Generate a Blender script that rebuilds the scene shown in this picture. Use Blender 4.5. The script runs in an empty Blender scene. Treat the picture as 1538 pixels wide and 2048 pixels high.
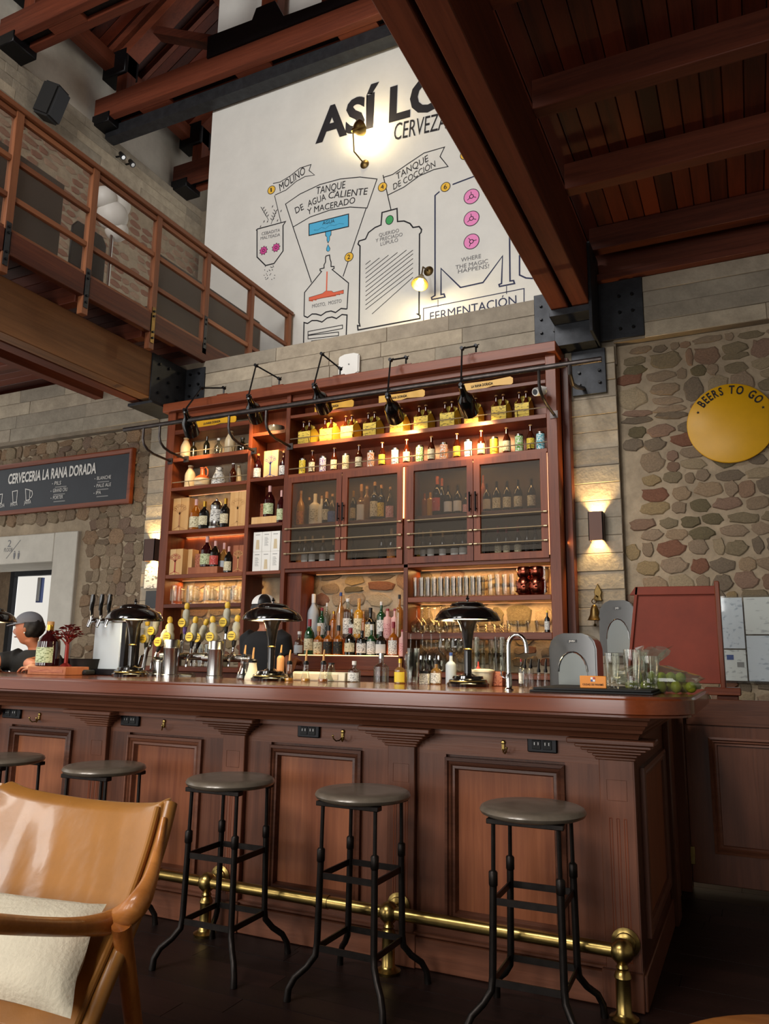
import bpy, bmesh, math, random
from mathutils import Vector, Matrix
random.seed(7)
sc = bpy.context.scene
COL = sc.collection
# ------------------------------------------------------------------ camera, world, exposure
def cam_axes(p, r, y):
    p, r, y = map(math.radians, (p, r, y))
    fwd = Vector((-math.sin(y)*math.cos(p), math.cos(y)*math.cos(p), math.sin(p)))
    right = Vector((math.cos(y), math.sin(y), 0)); down = fwd.cross(right)
    c, s = math.cos(r), math.sin(r)
    return right*c + down*s, down*c - right*s, fwd
CR, CD, CF = cam_axes(10.733, -0.779, 25.475)
CAM = Vector((0, 0, 1.2)); FPX = 1540.0
cd = bpy.data.cameras.new('camera'); co = bpy.data.objects.new('camera', cd); COL.objects.link(co)
cd.sensor_fit = 'HORIZONTAL'; cd.sensor_width = 36.0; cd.lens = 36.0*FPX/1538.0; cd.clip_start = 0.05
co.matrix_world = Matrix(((CR.x, -CD.x, -CF.x, CAM.x), (CR.y, -CD.y, -CF.y, CAM.y), (CR.z, -CD.z, -CF.z, CAM.z), (0, 0, 0, 1)))
sc.camera = co
w = bpy.data.worlds.new('daylight'); sc.world = w; w.use_nodes = True
w.node_tree.nodes['Background'].inputs['Color'].default_value = (1.0, 0.98, 0.95, 1)
w.node_tree.nodes['Background'].inputs['Strength'].default_value = 1.0
sc.view_settings.view_transform = 'Standard'; sc.view_settings.look = 'None'
sc.view_settings.gamma = 1.0; sc.view_settings.use_curve_mapping = False
sc.view_settings.exposure = 0.3
def light(name, kind, loc, energy, color, parent=None, size=None, rot=None, spot=None, size_y=None, blend=0.6):
    d = bpy.data.lights.new(name, kind); d.energy = energy; d.color = color
    if kind == 'AREA':
        d.size = size or 1
        if size_y: d.shape = 'RECTANGLE'; d.size_y = size_y
    elif kind == 'SPOT':
        d.spot_size = math.radians(spot or 60); d.spot_blend = blend; d.shadow_soft_size = size or 0.03
    else: d.shadow_soft_size = size or 0.03
    o = bpy.data.objects.new(name, d); COL.objects.link(o); o.location = loc
    if rot is not None: o.rotation_euler = rot
    return o
def aim(o, target):
    o.rotation_euler = (Vector(target)-o.location).to_track_quat('-Z', 'Y').to_euler()
# area lamps added as daylight from unseen street windows behind the camera
for (x, z, sx, sz, e) in ((-6.6, 1.9, 1.5, 2.4, 60), (-3.9, 1.9, 1.5, 2.4, 80), (-1.2, 1.9, 1.5, 2.4, 60), (-5.6, 7.2, 1.6, 2.2, 250), (-3.0, 7.2, 1.6, 2.2, 290)):
    l = light('unseen_window_fill', 'AREA', (x, -3.2, z), e, (1.0, 0.97, 0.93), size=sx, size_y=sz); aim(l, (x-0.3, 6, z-0.6 if z < 4 else z-1.0))
# ------------------------------------------------------------------ survey helpers (pixel of the 1538x2048 photo -> point on a plane of the room)
def ray(x, y): return CR*((x-769)/FPX) + CD*((y-1024)/FPX) + CF
def on_y(x, y, Y): d = ray(x, y); return CAM + d*(Y/d.y)
def on_z(x, y, z): d = ray(x, y); return CAM + d*((z-CAM.z)/d.z)
def on_x(x, y, X): d = ray(x, y); return CAM + d*(X/d.x)
# ------------------------------------------------------------------ materials
def lin(c):
    if isinstance(c, str):
        c = [int(c[i:i+2], 16)/255 for i in (1, 3, 5)]
        c = [v/12.92 if v <= .04045 else ((v+.055)/1.055)**2.4 for v in c]
    return (c[0], c[1], c[2], 1)
MATS = {}
def newmat(name):
    m = bpy.data.materials.new(name); m.use_nodes = True
    nt = m.node_tree; b = nt.nodes['Principled BSDF']
    MATS[name] = m
    return m, nt, b
def plain(name, col, rough=.5, metal=0, spec=.5, coat=0, var=.0, vs=8, bump=0, bs=60, emit=None, es=0, sub=0):
    m, nt, b = newmat(name); N = nt.nodes; L = nt.links
    c = lin(col)
    b.inputs['Base Color'].default_value = c; b.inputs['Roughness'].default_value = rough
    b.inputs['Metallic'].default_value = metal; b.inputs['Specular IOR Level'].default_value = spec
    b.inputs['Coat Weight'].default_value = coat; b.inputs['Coat Roughness'].default_value = .08
    if emit: b.inputs['Emission Color'].default_value = lin(emit); b.inputs['Emission Strength'].default_value = es
    if var or bump:
        tc = N.new('ShaderNodeTexCoord'); oi = N.new('ShaderNodeObjectInfo')
        ad = N.new('ShaderNodeVectorMath'); ad.operation = 'ADD'
        sc_ = N.new('ShaderNodeMath'); sc_.operation = 'MULTIPLY'; sc_.inputs[1].default_value = 37
        L.new(oi.outputs['Random'], sc_.inputs[0]); L.new(tc.outputs['Object'], ad.inputs[0]); L.new(sc_.outputs[0], ad.inputs[1])
        if var:
            n = N.new('ShaderNodeTexNoise'); n.inputs['Scale'].default_value = vs; n.inputs['Detail'].default_value = 6; n.inputs['Roughness'].default_value = .65
            L.new(ad.outputs[0], n.inputs['Vector'])
            r = N.new('ShaderNodeValToRGB'); r.color_ramp.elements[0].position = .28; r.color_ramp.elements[1].position = .72
            r.color_ramp.elements[0].color = tuple(v*(1-var) for v in c[:3])+(1,); r.color_ramp.elements[1].color = tuple(min(1, v*(1+var)) for v in c[:3])+(1,)
            L.new(n.outputs['Fac'], r.inputs['Fac']); L.new(r.outputs[0], b.inputs['Base Color'])
        if bump:
            n2 = N.new('ShaderNodeTexNoise'); n2.inputs['Scale'].default_value = bs; n2.inputs['Detail'].default_value = 5
            L.new(ad.outputs[0], n2.inputs['Vector'])
            bp = N.new('ShaderNodeBump'); bp.inputs['Strength'].default_value = bump; bp.inputs['Distance'].default_value = .02
            L.new(n2.outputs['Fac'], bp.inputs['Height']); L.new(bp.outputs[0], b.inputs['Normal'])
    return m
def wood(name, dark, light_, axis='X', fine=60, rough=.42, coat=0., spread=.25, bump=.08):
    m, nt, b = newmat(name); N = nt.nodes; L = nt.links
    d, l = lin(dark), lin(light_)
    tc = N.new('ShaderNodeTexCoord'); oi = N.new('ShaderNodeObjectInfo')
    mu = N.new('ShaderNodeMath'); mu.operation = 'MULTIPLY'; mu.inputs[1].default_value = 53
    ad = N.new('ShaderNodeVectorMath'); ad.operation = 'ADD'
    L.new(oi.outputs['Random'], mu.inputs[0]); L.new(tc.outputs['Object'], ad.inputs[0]); L.new(mu.outputs[0], ad.inputs[1])
    mp = N.new('ShaderNodeMapping'); s = [1, 1, 1]; s['XYZ'.index(axis)] = .05
    mp.inputs['Scale'].default_value = s; L.new(ad.outputs[0], mp.inputs['Vector'])
    n = N.new('ShaderNodeTexNoise'); n.inputs['Scale'].default_value = fine; n.inputs['Detail'].default_value = 5; n.inputs['Roughness'].default_value = .7
    n.inputs['Distortion'].default_value = .4
    L.new(mp.outputs[0], n.inputs['Vector'])
    n2 = N.new('ShaderNodeTexNoise'); n2.inputs['Scale'].default_value = fine*.16; n2.inputs['Detail'].default_value = 3
    L.new(mp.outputs[0], n2.inputs['Vector'])
    mx = N.new('ShaderNodeMath'); mx.operation = 'ADD'; L.new(n.outputs['Fac'], mx.inputs[0]); L.new(n2.outputs['Fac'], mx.inputs[1])
    sb = N.new('ShaderNodeMath'); sb.operation = 'MULTIPLY_ADD'; sb.inputs[1].default_value = .5
    rr = N.new('ShaderNodeMath'); rr.operation = 'MULTIPLY_ADD'; rr.inputs[1].default_value = spread; rr.inputs[2].default_value = -spread/2
    L.new(oi.outputs['Random'], rr.inputs[0]); L.new(mx.outputs[0], sb.inputs[0]); L.new(rr.outputs[0], sb.inputs[2])
    r = N.new('ShaderNodeValToRGB'); r.color_ramp.elements[0].position = .3; r.color_ramp.elements[1].position = .7
    r.color_ramp.elements[0].color = d; r.color_ramp.elements[1].color = l
    L.new(sb.outputs[0], r.inputs['Fac']); L.new(r.outputs[0], b.inputs['Base Color'])
    b.inputs['Roughness'].default_value = rough; b.inputs['Specular IOR Level'].default_value = .32; b.inputs['Coat Weight'].default_value = coat; b.inputs['Coat Roughness'].default_value = .12
    if bump:
        bp = N.new('ShaderNodeBump'); bp.inputs['Strength'].default_value = bump; bp.inputs['Distance'].default_value = .01
        L.new(n.outputs['Fac'], bp.inputs['Height']); L.new(bp.outputs[0], b.inputs['Normal'])
    return m
def varied(name, cols, rough=.9, nscale=14, namt=.35, bump=.5, bscale=30):
    """colour picked per object from a list, mottled by noise"""
    m, nt, b = newmat(name); N = nt.nodes; L = nt.links
    tc = N.new('ShaderNodeTexCoord'); oi = N.new('ShaderNodeObjectInfo')
    r = N.new('ShaderNodeValToRGB'); r.color_ramp.interpolation = 'CONSTANT'
    e = r.color_ramp.elements
    while len(e) < len(cols): e.new(.5)
    for i, c in enumerate(cols): e[i].position = i/len(cols); e[i].color = lin(c)
    L.new(oi.outputs['Random'], r.inputs['Fac'])
    mu = N.new('ShaderNodeMath'); mu.operation = 'MULTIPLY'; mu.inputs[1].default_value = 91
    ad = N.new('ShaderNodeVectorMath'); ad.operation = 'ADD'
    L.new(oi.outputs['Random'], mu.inputs[0]); L.new(tc.outputs['Object'], ad.inputs[0]); L.new(mu.outputs[0], ad.inputs[1])
    n = N.new('ShaderNodeTexNoise'); n.inputs['Scale'].default_value = nscale; n.inputs['Detail'].default_value = 8; n.inputs['Roughness'].default_value = .7
    L.new(ad.outputs[0], n.inputs['Vector'])
    mr = N.new('ShaderNodeMapRange'); mr.inputs[1].default_value = .25; mr.inputs[2].default_value = .75; mr.inputs[3].default_value = 1-namt; mr.inputs[4].default_value = 1+namt
    L.new(n.outputs['Fac'], mr.inputs[0])
    mx = N.new('ShaderNodeVectorMath'); mx.operation = 'SCALE'
    L.new(r.outputs[0], mx.inputs[0]); L.new(mr.outputs[0], mx.inputs['Scale']); L.new(mx.outputs[0], b.inputs['Base Color'])
    b.inputs['Roughness'].default_value = rough; b.inputs['Specular IOR Level'].default_value = .25
    bp = N.new('ShaderNodeBump'); bp.inputs['Strength'].default_value = bump; bp.inputs['Distance'].default_value = .02
    n3 = N.new('ShaderNodeTexNoise'); n3.inputs['Scale'].default_value = bscale; n3.inputs['Detail'].default_value = 8
    L.new(ad.outputs[0], n3.inputs['Vector']); L.new(n3.outputs['Fac'], bp.inputs['Height']); L.new(bp.outputs[0], b.inputs['Normal'])
    return m
def glass(name, tint, gloss=1.0, dens=.0):
    """thin clear glass: tinted see-through with a fresnel reflection; dens adds a body of its own colour"""
    m = bpy.data.materials.new(name); m.use_nodes = True; nt = m.node_tree; N = nt.nodes; L = nt.links
    for n in list(N): N.remove(n)
    out = N.new('ShaderNodeOutputMaterial'); tr = N.new('ShaderNodeBsdfTransparent'); gl = N.new('ShaderNodeBsdfGlossy')
    tr.inputs['Color'].default_value = lin(tint); gl.inputs['Roughness'].default_value = .04; gl.inputs['Color'].default_value = (gloss, gloss, gloss, 1)
    lw = N.new('ShaderNodeLayerWeight'); lw.inputs['Blend'].default_value = .28
    mr = N.new('ShaderNodeMapRange'); mr.inputs[3].default_value = .035; mr.inputs[4].default_value = .6; L.new(lw.outputs['Facing'], mr.inputs[0])
    mx = N.new('ShaderNodeMixShader'); L.new(mr.outputs[0], mx.inputs[0])
    if dens:
        df = N.new('ShaderNodeBsdfDiffuse'); df.inputs['Color'].default_value = lin(tint)
        m2 = N.new('ShaderNodeMixShader'); m2.inputs[0].default_value = dens; L.new(tr.outputs[0], m2.inputs[1]); L.new(df.outputs[0], m2.inputs[2]); L.new(m2.outputs[0], mx.inputs[1])
    else: L.new(tr.outputs[0], mx.inputs[1])
    L.new(gl.outputs[0], mx.inputs[2]); L.new(mx.outputs[0], out.inputs['Surface'])
    MATS[name] = m
    return m
def screen(name, col, cover):
    """fine woven wire or perforated sheet, part open"""
    m = bpy.data.materials.new(name); m.use_nodes = True; nt = m.node_tree; N = nt.nodes; L = nt.links
    b = N['Principled BSDF']; b.inputs['Base Color'].default_value = lin(col); b.inputs['Roughness'].default_value = .5
    tr = N.new('ShaderNodeBsdfTransparent'); mx = N.new('ShaderNodeMixShader'); mx.inputs[0].default_value = cover
    L.new(tr.outputs[0], mx.inputs[1]); L.new(b.outputs[0], mx.inputs[2]); L.new(mx.outputs[0], N['Material Output'].inputs['Surface'])
    MATS[name] = m
    return m
# ------------------------------------------------------------------ mesh builder
WL = {}
def root_of(o): return WL.get(o.name, Vector((0, 0, 0)))
class MB:
    def __init__(s): s.v = []; s.f = []; s.mi = []
    def add(s, vs, fs, m=0):
        k = len(s.v); s.v += [tuple(p) for p in vs]
        for f in fs: s.f.append(tuple(i+k for i in f)); s.mi.append(m)
        return s
    def box(s, x0, x1, y0, y1, z0, z1, m=0):
        return s.add([(x0,y0,z0),(x1,y0,z0),(x1,y1,z0),(x0,y1,z0),(x0,y0,z1),(x1,y0,z1),(x1,y1,z1),(x0,y1,z1)],
                     [(3,2,1,0),(4,5,6,7),(0,1,5,4),(1,2,6,5),(2,3,7,6),(3,0,4,7)], m)
    def obox(s, c, size, R, m=0):
        c = Vector(c); h = Vector(size)*.5; vs = []
        for z in (-1, 1):
            for (x, y) in ((-1,-1),(1,-1),(1,1),(-1,1)): vs.append(c + R @ Vector((x*h.x, y*h.y, z*h.z)))
        return s.add(vs, [(3,2,1,0),(4,5,6,7),(0,1,5,4),(1,2,6,5),(2,3,7,6),(3,0,4,7)], m)
    def bar(s, p0, p1, w, h, up=(0,0,1), m=0):
        p0, p1 = Vector(p0), Vector(p1); d = (p1-p0); L = d.length; d.normalize()
        sd = d.cross(Vector(up)).normalized(); u = sd.cross(d)
        R = Matrix((d, sd, u)).transposed()
        return s.obox((p0+p1)/2, (L, w, h), R, m)
    def tube(s, pts, r, n=8, m=0, caps=True, closed=False):
        pts = [Vector(p) for p in pts]; N_ = len(pts)
        rr = r if isinstance(r, (list, tuple)) else [r]*N_
        k = len(s.v); T0 = None; rings = []
        for i, p in enumerate(pts):
            if closed: t = pts[(i+1) % N_]-pts[i-1]
            else: t = pts[min(i+1, N_-1)]-pts[max(i-1, 0)]
            t = t.normalized() if t.length > 1e-9 else Vector((0, 0, 1))
            if T0 is None:
                a = Vector((0,0,1)) if abs(t.z) < .9 else Vector((1,0,0)); u = t.cross(a).normalized()
            else:
                u = u - t*u.dot(t); u.normalize()
            T0 = t; v = t.cross(u)
            rings.append([p + (u*math.cos(2*math.pi*j/n)+v*math.sin(2*math.pi*j/n))*rr[i] for j in range(n)])
        vs = [q for g in rings for q in g]; fs = []
        for i in range(N_ if closed else N_-1):
            a, b = i*n, ((i+1) % N_)*n
            for j in range(n): fs.append((a+j, a+(j+1) % n, b+(j+1) % n, b+j))
        if caps and not closed: fs.append(tuple(range(n-1, -1, -1))); fs.append(tuple((N_-1)*n+j for j in range(n)))
        return s.add(vs, fs, m)
    def cyl(s, p0, p1, r0, r1=None, n=12, m=0): return s.tube([p0, p1], [r0, r0 if r1 is None else r1], n, m)
    def lathe(s, prof, n=16, c=(0,0,0), m=0, R=None, a0=0, a1=2*math.pi, caps=True):
        c = Vector(c); full = abs(a1-a0-2*math.pi) < 1e-6; cols = n if full else n+1; vs = []
        for (r, z) in prof:
            for j in range(cols):
                a = a0+(a1-a0)*j/n; p = Vector((max(r, 1e-5)*math.cos(a), max(r, 1e-5)*math.sin(a), z))
                vs.append(c + (R @ p if R else p))
        fs = []
        for i in range(len(prof)-1):
            for j in range(n):
                a = i*cols+j; b = i*cols+(j+1) % cols
                fs.append((a, b, b+cols, a+cols))
        if caps and full:
            if prof[0][0] > 1e-4: fs.append(tuple(range(cols-1, -1, -1)))
            if prof[-1][0] > 1e-4: fs.append(tuple((len(prof)-1)*cols+j for j in range(cols)))
        return s.add(vs, fs, m)
    def prism(s, poly, to3, d, m=0):
        """poly in 2D, to3(u,v,depth)->3D; extruded from depth 0 to d"""
        n = len(poly)
        vs = [to3(u, v, 0) for u, v in poly]+[to3(u, v, d) for u, v in poly]
        return s.add(vs, [tuple(range(n)), tuple(range(2*n-1, n-1, -1))]+[(i, n+i, n+(i+1) % n, (i+1) % n) for i in range(n)], m)
    def frame(s, x0, x1, z0, z1, prof, y, m=0):
        """mitred rectangular moulding on a wall y=const facing -y; prof = (inset, proud)"""
        vs = []
        for i, d in prof: vs += [(x0+i, y-d, z0+i), (x1-i, y-d, z0+i), (x1-i, y-d, z1-i), (x0+i, y-d, z1-i)]
        fs = []
        for k in range(len(prof)-1):
            for j in range(4): a = k*4+j; b = k*4+(j+1) % 4; fs.append((a, b, b+4, a+4))
        return s.add(vs, fs, m)
    def ribbon(s, pts, wd, y=None, closed=False, m=0, lift=0):
        """flat stroke in the x-z plane (a painted line)"""
        P = [Vector((p[0], p[2])) for p in pts]; n = len(P); yy = pts[0][1] if y is None else y
        vs = []
        for i in range(n):
            a = P[i-1] if (i > 0 or closed) else None; b = P[(i+1) % n] if (i < n-1 or closed) else None
            d1 = (P[i]-a).normalized() if a is not None and (P[i]-a).length > 1e-9 else None
            d2 = (b-P[i]).normalized() if b is not None and (b-P[i]).length > 1e-9 else None
            d1 = d1 or d2 or Vector((1, 0)); d2 = d2 or d1
            t = d1+d2
            t = t.normalized() if t.length > 1e-6 else d1
            nr = Vector((-t.y, t.x)); k = min(1.8, 1/max(.35, nr.dot(Vector((-d1.y, d1.x)))))
            for sg in (1, -1): q = P[i]+nr*sg*wd/2*k; vs.append((q.x, yy-lift, q.y))
        fs = [(2*i, 2*i+1, 2*i+3, 2*i+2) for i in range(n-1)]
        if closed: fs.append((2*n-2, 2*n-1, 1, 0))
        return s.add(vs, fs, m)
    def flat(s, pts, y=None, m=0, lift=0):
        vs = [(p[0], (p[1] if y is None else y)-lift, p[2]) for p in pts]
        return s.add(vs, [tuple(range(len(vs)))], m)
    def build(s, name, mat, parent=None, bevel=0, seg=1, smooth=40, center=True):
        off = root_of(parent) if parent else Vector((0, 0, 0))
        if center:
            lo = [min(p[i] for p in s.v) for i in range(3)]; hi = [max(p[i] for p in s.v) for i in range(3)]
            c = Vector([(lo[i]+hi[i])/2 for i in range(3)])
        else: c = off.copy()
        me = bpy.data.meshes.new(name); me.from_pydata([(p[0]-c.x, p[1]-c.y, p[2]-c.z) for p in s.v], [], s.f)
        mats = mat if isinstance(mat, (list, tuple)) else [mat]
        for m in mats: me.materials.append(MATS[m] if isinstance(m, str) else m)
        me.polygons.foreach_set('material_index', s.mi)
        bm = bmesh.new(); bm.from_mesh(me)
        bmesh.ops.recalc_face_normals(bm, faces=bm.faces)
        if bevel: bmesh.ops.bevel(bm, geom=[e for e in bm.edges if e.is_manifold and e.calc_face_angle(0) > .5], offset=bevel, segments=seg, affect='EDGES', clamp_overlap=True)
        bm.to_mesh(me); bm.free()
        if smooth:
            me.polygons.foreach_set('use_smooth', [True]*len(me.polygons)); me.set_sharp_from_angle(angle=math.radians(smooth))
        o = bpy.data.objects.new(name, me); COL.objects.link(o)
        o.location = c-off; WL[o.name] = c
        if parent: o.parent = parent
        return o
def tag(o, label=None, cat=None, group=None, kind=None):
    if label: o['label'] = label
    if cat: o['category'] = cat
    if group: o['group'] = group
    if kind: o['kind'] = kind
    return o
def thing(name, label, cat, loc=(0,0,0), group=None, rotz=0):
    o = bpy.data.objects.new(name, None); COL.objects.link(o); o.location = loc; o.empty_display_size = .05
    if rotz: o.rotation_euler = (0, 0, rotz)
    WL[o.name] = Vector(loc)
    return tag(o, label, cat, group)
def struct(o, label=None): o['kind'] = 'structure'; return tag(o, label)
def copy_tree(o, parent=None):
    c = o.copy(); COL.objects.link(c)
    if parent: c.parent = parent
    for ch in [x for x in KIDS.get(o.name, [])]: copy_tree(ch, c)
    return c
KIDS = {}
def index_kids(o):
    def rec(x):
        KIDS[x.name] = [y for y in bpy.data.objects if y.parent is x]
        for y in KIDS[x.name]: rec(y)
    rec(o)
def mv(o, loc, rotz=None, label=None, group=None):
    o.location = loc; WL[o.name] = Vector(loc)
    if rotz is not None: o.rotation_euler = (0, 0, rotz)
    return tag(o, label, None, group)
ORD = ['first','second','third','fourth','fifth','sixth','seventh','eighth','ninth','tenth','eleventh','twelfth','thirteenth','fourteenth','fifteenth','sixteenth','seventeenth','eighteenth','nineteenth','twentieth','twenty-first']
# ------------------------------------------------------------------ lettering (Blender's built-in font, turned into flat mesh)
TXT = {}
def text_geo(sx, bold=0.0):
    key = (sx, bold)
    if key in TXT: return TXT[key]
    c = bpy.data.curves.new('t', 'FONT'); c.body = sx; c.size = 1; c.offset = bold; c.resolution_u = 3
    o = bpy.data.objects.new('t', c); me = o.to_mesh()
    vs = [(v.co.x, v.co.y) for v in me.vertices]; fs = [tuple(p.vertices) for p in me.polygons]
    o.to_mesh_clear(); bpy.data.objects.remove(o); bpy.data.curves.remove(c)
    x0 = min(v[0] for v in vs); x1 = max(v[0] for v in vs)
    TXT[key] = ([(v[0]-x0, v[1]) for v in vs], fs, x1-x0)
    return TXT[key]
CAP = .69
def letters(mb, sx, p0, p1, h, n=(0,-1,0), bold=0.0, shear=0.0, lift=.002, m=0):
    """text from baseline point p0 to p1, capital height h, on the plane with normal n"""
    p0, p1, n = Vector(p0), Vector(p1), Vector(n)
    u = (p1-p0); wd = u.length; u.normalize(); v = n.cross(u)
    vs, fs, tw = text_geo(sx, bold); kx = wd/tw; ky = h/CAP
    mb.add([p0+u*(x*kx+y*ky*shear)+v*(y*ky)+n*lift for x, y in vs], fs, m)
    return mb
# ------------------------------------------------------------------ palette
wood('mahogany_x', '#4f2010', '#864426', 'X', rough=.38)
wood('mahogany_z', '#4f2010', '#864426', 'Z', rough=.38)
wood('mahogany_y', '#4f2010', '#864426', 'Y', rough=.38)
wood('bar_x', '#47281b', '#784a35', 'X', fine=50, rough=.36)
wood('bar_z', '#47281b', '#744733', 'Z', fine=50, rough=.36)
wood('bar_field', '#6e3b26', '#a0623f', 'Z', fine=38, rough=.36, spread=.1)
wood('bar_top', '#54240f', '#7e3d1f', 'X', fine=30, rough=.2, coat=.6, spread=.05, bump=.02)
wood('beam_y', '#421b10', '#7a3f28', 'Y', fine=34, rough=.55)
wood('beam_x', '#421c11', '#773c27', 'X', fine=34, rough=.55)
wood('beam_z', '#4a1f12', '#84452c', 'Z', fine=34, rough=.55)
wood('old_beam_y', '#54371f', '#8f6440', 'Y', fine=26, rough=.6, bump=.3)
wood('rail_y', '#6a3c26', '#96603f', 'Y', fine=40, rough=.5)
wood('rail_z', '#6a3c26', '#96603f', 'Z', fine=40, rough=.5)
wood('ceil_y', '#38140a', '#70301b', 'Y', fine=24, rough=.5, spread=.4)
wood('ceil_x', '#35140b', '#662c1b', 'X', fine=24, rough=.5, spread=.6)
wood('floor_x', '#120a08', '#261511', 'X', fine=30, rough=.45, spread=.35)
wood('teak', '#8a4f22', '#c27f3e', 'X', fine=40, rough=.35, coat=.3)
wood('teak_z', '#7c4218', '#b97334', 'Z', fine=40, rough=.35, coat=.3)
wood('box_wood', '#c79558', '#e6c08a', 'Z', fine=30, rough=.6)
wood('box_red', '#8a4a30', '#b5714c', 'Z', fine=30, rough=.6)
plain('flap_red', '#7c301c', .7, var=.15, vs=6)
plain('black_metal', '#17171a', .38, .6, var=.3, vs=20)
plain('black_gloss', '#0c0b0a', .12, .0, coat=.5)
plain('stool_metal', '#26211e', .42, .8, var=.35, vs=30)
plain('stool_seat', '#6b6154', .3, .15, var=.25, vs=14, coat=.15)
plain('steel_plate', '#35373b', .5, .6, var=.35, vs=9, bump=.05)
plain('pipe_steel', '#4a4442', .4, .8, var=.4, vs=16)
plain('brass', '#a08850', .28, 1.0, var=.2, vs=20)
plain('brass_dark', '#6b5836', .42, 1.0, var=.3, vs=20)
plain('chrome', '#c9c9c9', .12, 1.0)
plain('steel', '#a8a8a6', .26, 1.0, var=.1)
plain('plaster', '#dcdcd7', .85, var=.05, vs=3, bump=.03, bs=20)
plain('plaster_grey', '#c4bfb3', .9, var=.1, vs=5, bump=.06, bs=24)
plain('mortar', '#a09079', .95, var=.25, vs=7, bump=.5, bs=22)
plain('mortar_dark', '#8f7a62', .95, var=.3, vs=9, bump=.6, bs=22)
varied('stone', ['#8a7863', '#93806b', '#836a58', '#978269', '#81745d', '#8a7160', '#6d634c', '#94805f', '#7d5846', '#9a8a70', '#8c7b67', '#776a5a', '#8f7560'])
varied('stone_left', ['#a08c74', '#94806a', '#a68f76', '#9a846c', '#8f7866', '#a8947a', '#9c8a70', '#a08468'], namt=.5, bump=1.0)
varied('brick', ['#9c7a66', '#8f6552', '#a68a74', '#96705c'], namt=.3)
varied('concrete', ['#9c9180', '#8f8677', '#a39784', '#968d7d', '#a99d89'], rough=.85, nscale=7, namt=.28, bump=.25, bscale=34)
plain('concrete_core', '#7f7362', .9, var=.25, vs=6, bump=.2)
plain('ink', '#1b1a22', .8)
plain('ink_blue', '#2a3050', .8)
plain('ink_grey', '#77777a', .8)
plain('paint_yellow', '#f0c040', .7)
plain('paint_blue', '#4fb4e0', .7)
plain('paint_pink', '#d84a9c', .7)
plain('paint_rose', '#ee8fc6', .7)
plain('paint_green', '#3da35c', .7)
plain('paint_orange', '#e2694a', .7)
plain('yellow_enamel', '#dca512', .4, var=.06)
plain('yellow_card', '#e0c040', .55, var=.08)
plain('cream', '#e6dcbe', .6)
plain('cream_label', '#d9d0ae', .6, var=.1, vs=30)
plain('white_label', '#d5d3cc', .55)
plain('white', '#e4e2dc', .5)
plain('paper', '#e7e5de', .7)
plain('grey_print', '#8a8a88', .7)
plain('chalk', '#dcdad4', .9)
plain('slate', '#2c3036', .6, var=.1)
plain('leather', '#9c682d', .36, var=.16, vs=5, bump=.1, bs=14, coat=.12)
plain('linen', '#c9bfa8', .9, var=.06, bump=.2, bs=90)
plain('skin', '#a8694c', .5)
plain('skin_dark', '#8a4f3c', .5)
plain('hair', '#161210', .6)
plain('tshirt', '#141416', .85)
plain('cap_grey', '#6f7076', .8)
plain('rubber', '#0f0f0f', .7)
plain('red_metal', '#7a1f1a', .35, .5)
plain('amber_glass', '#3a1406', .08, coat=.5)
plain('dark_glass', '#0d0f0c', .07, coat=.5)
plain('wine_glass_dark', '#15120a', .07, coat=.5)
plain('green_glass', '#0f3d1c', .08, coat=.5)
plain('rum_glass', '#2c080a', .08, coat=.5)
plain('whisky', '#96500f', .1, coat=.5)
plain('gold_liquor', '#c48a24', .1, coat=.5)
plain('stoneware', '#cbb894', .35, var=.08)
plain('stoneware_brown', '#a8703a', .3, var=.15)
plain('terracotta', '#b0582c', .3)
plain('blue_label', '#40548c', .5)
plain('orange_label', '#e08a2c', .5)
plain('red_label', '#b03a30', .5)
plain('pink_label', '#d8a8a2', .5)
plain('purple_label', '#5a3f86', .5)
plain('green_label', '#7fbf50', .5)
plain('teal_label', '#4fb0bc', .5)
plain('yellow_label', '#e2c23a', .5)
plain('peach_label', '#d89a66', .5)
plain('gold', '#c49a3c', .3, .9)
plain('blue_cap', '#24407c', .4)
plain('red_cap', '#8c2430', .4)
plain('white_cap', '#d8d6d2', .4)
plain('black_cap', '#161516', .4)
plain('cork', '#c2935c', .8)
plain('frosted', '#aab2b8', .5)
plain('copper', '#8f4a38', .2, 1.0)
plain('lime', '#949c2a', .4, var=.3, vs=20)
plain('handle_yellow', '#d8b13c', .4, var=.15, vs=40)
plain('handle_grey', '#a8a590', .5)
plain('balcony_panel', '#3a2c20', .55, var=.08)
plain('bulb', '#ffffff', .5, emit='#ffdf9a', es=28)
plain('led', '#ffffff', .5, emit='#ffb24a', es=5)
plain('led_low', '#ffffff', .5, emit='#ff9a2a', es=.6)
plain('lens_dark', '#0a0c18', .08)
glass('clear_glass', '#f7f8f4', gloss=.85)
glass('bottle_clear', '#dde2dc', gloss=.85)
glass('bottle_gold', '#d9a85a', dens=.25)
glass('plastic_bag', '#dfe6da', dens=.08)
glass('acrylic', '#f6f8f8', dens=.02)
glass('smoke', '#60605c', dens=.45)
screen('door_mesh', '#3a2c12', .4)
plain('rod_metal', '#c2ae8c', .32, .7)
screen('rail_mesh', '#6f665e', .16)
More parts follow.
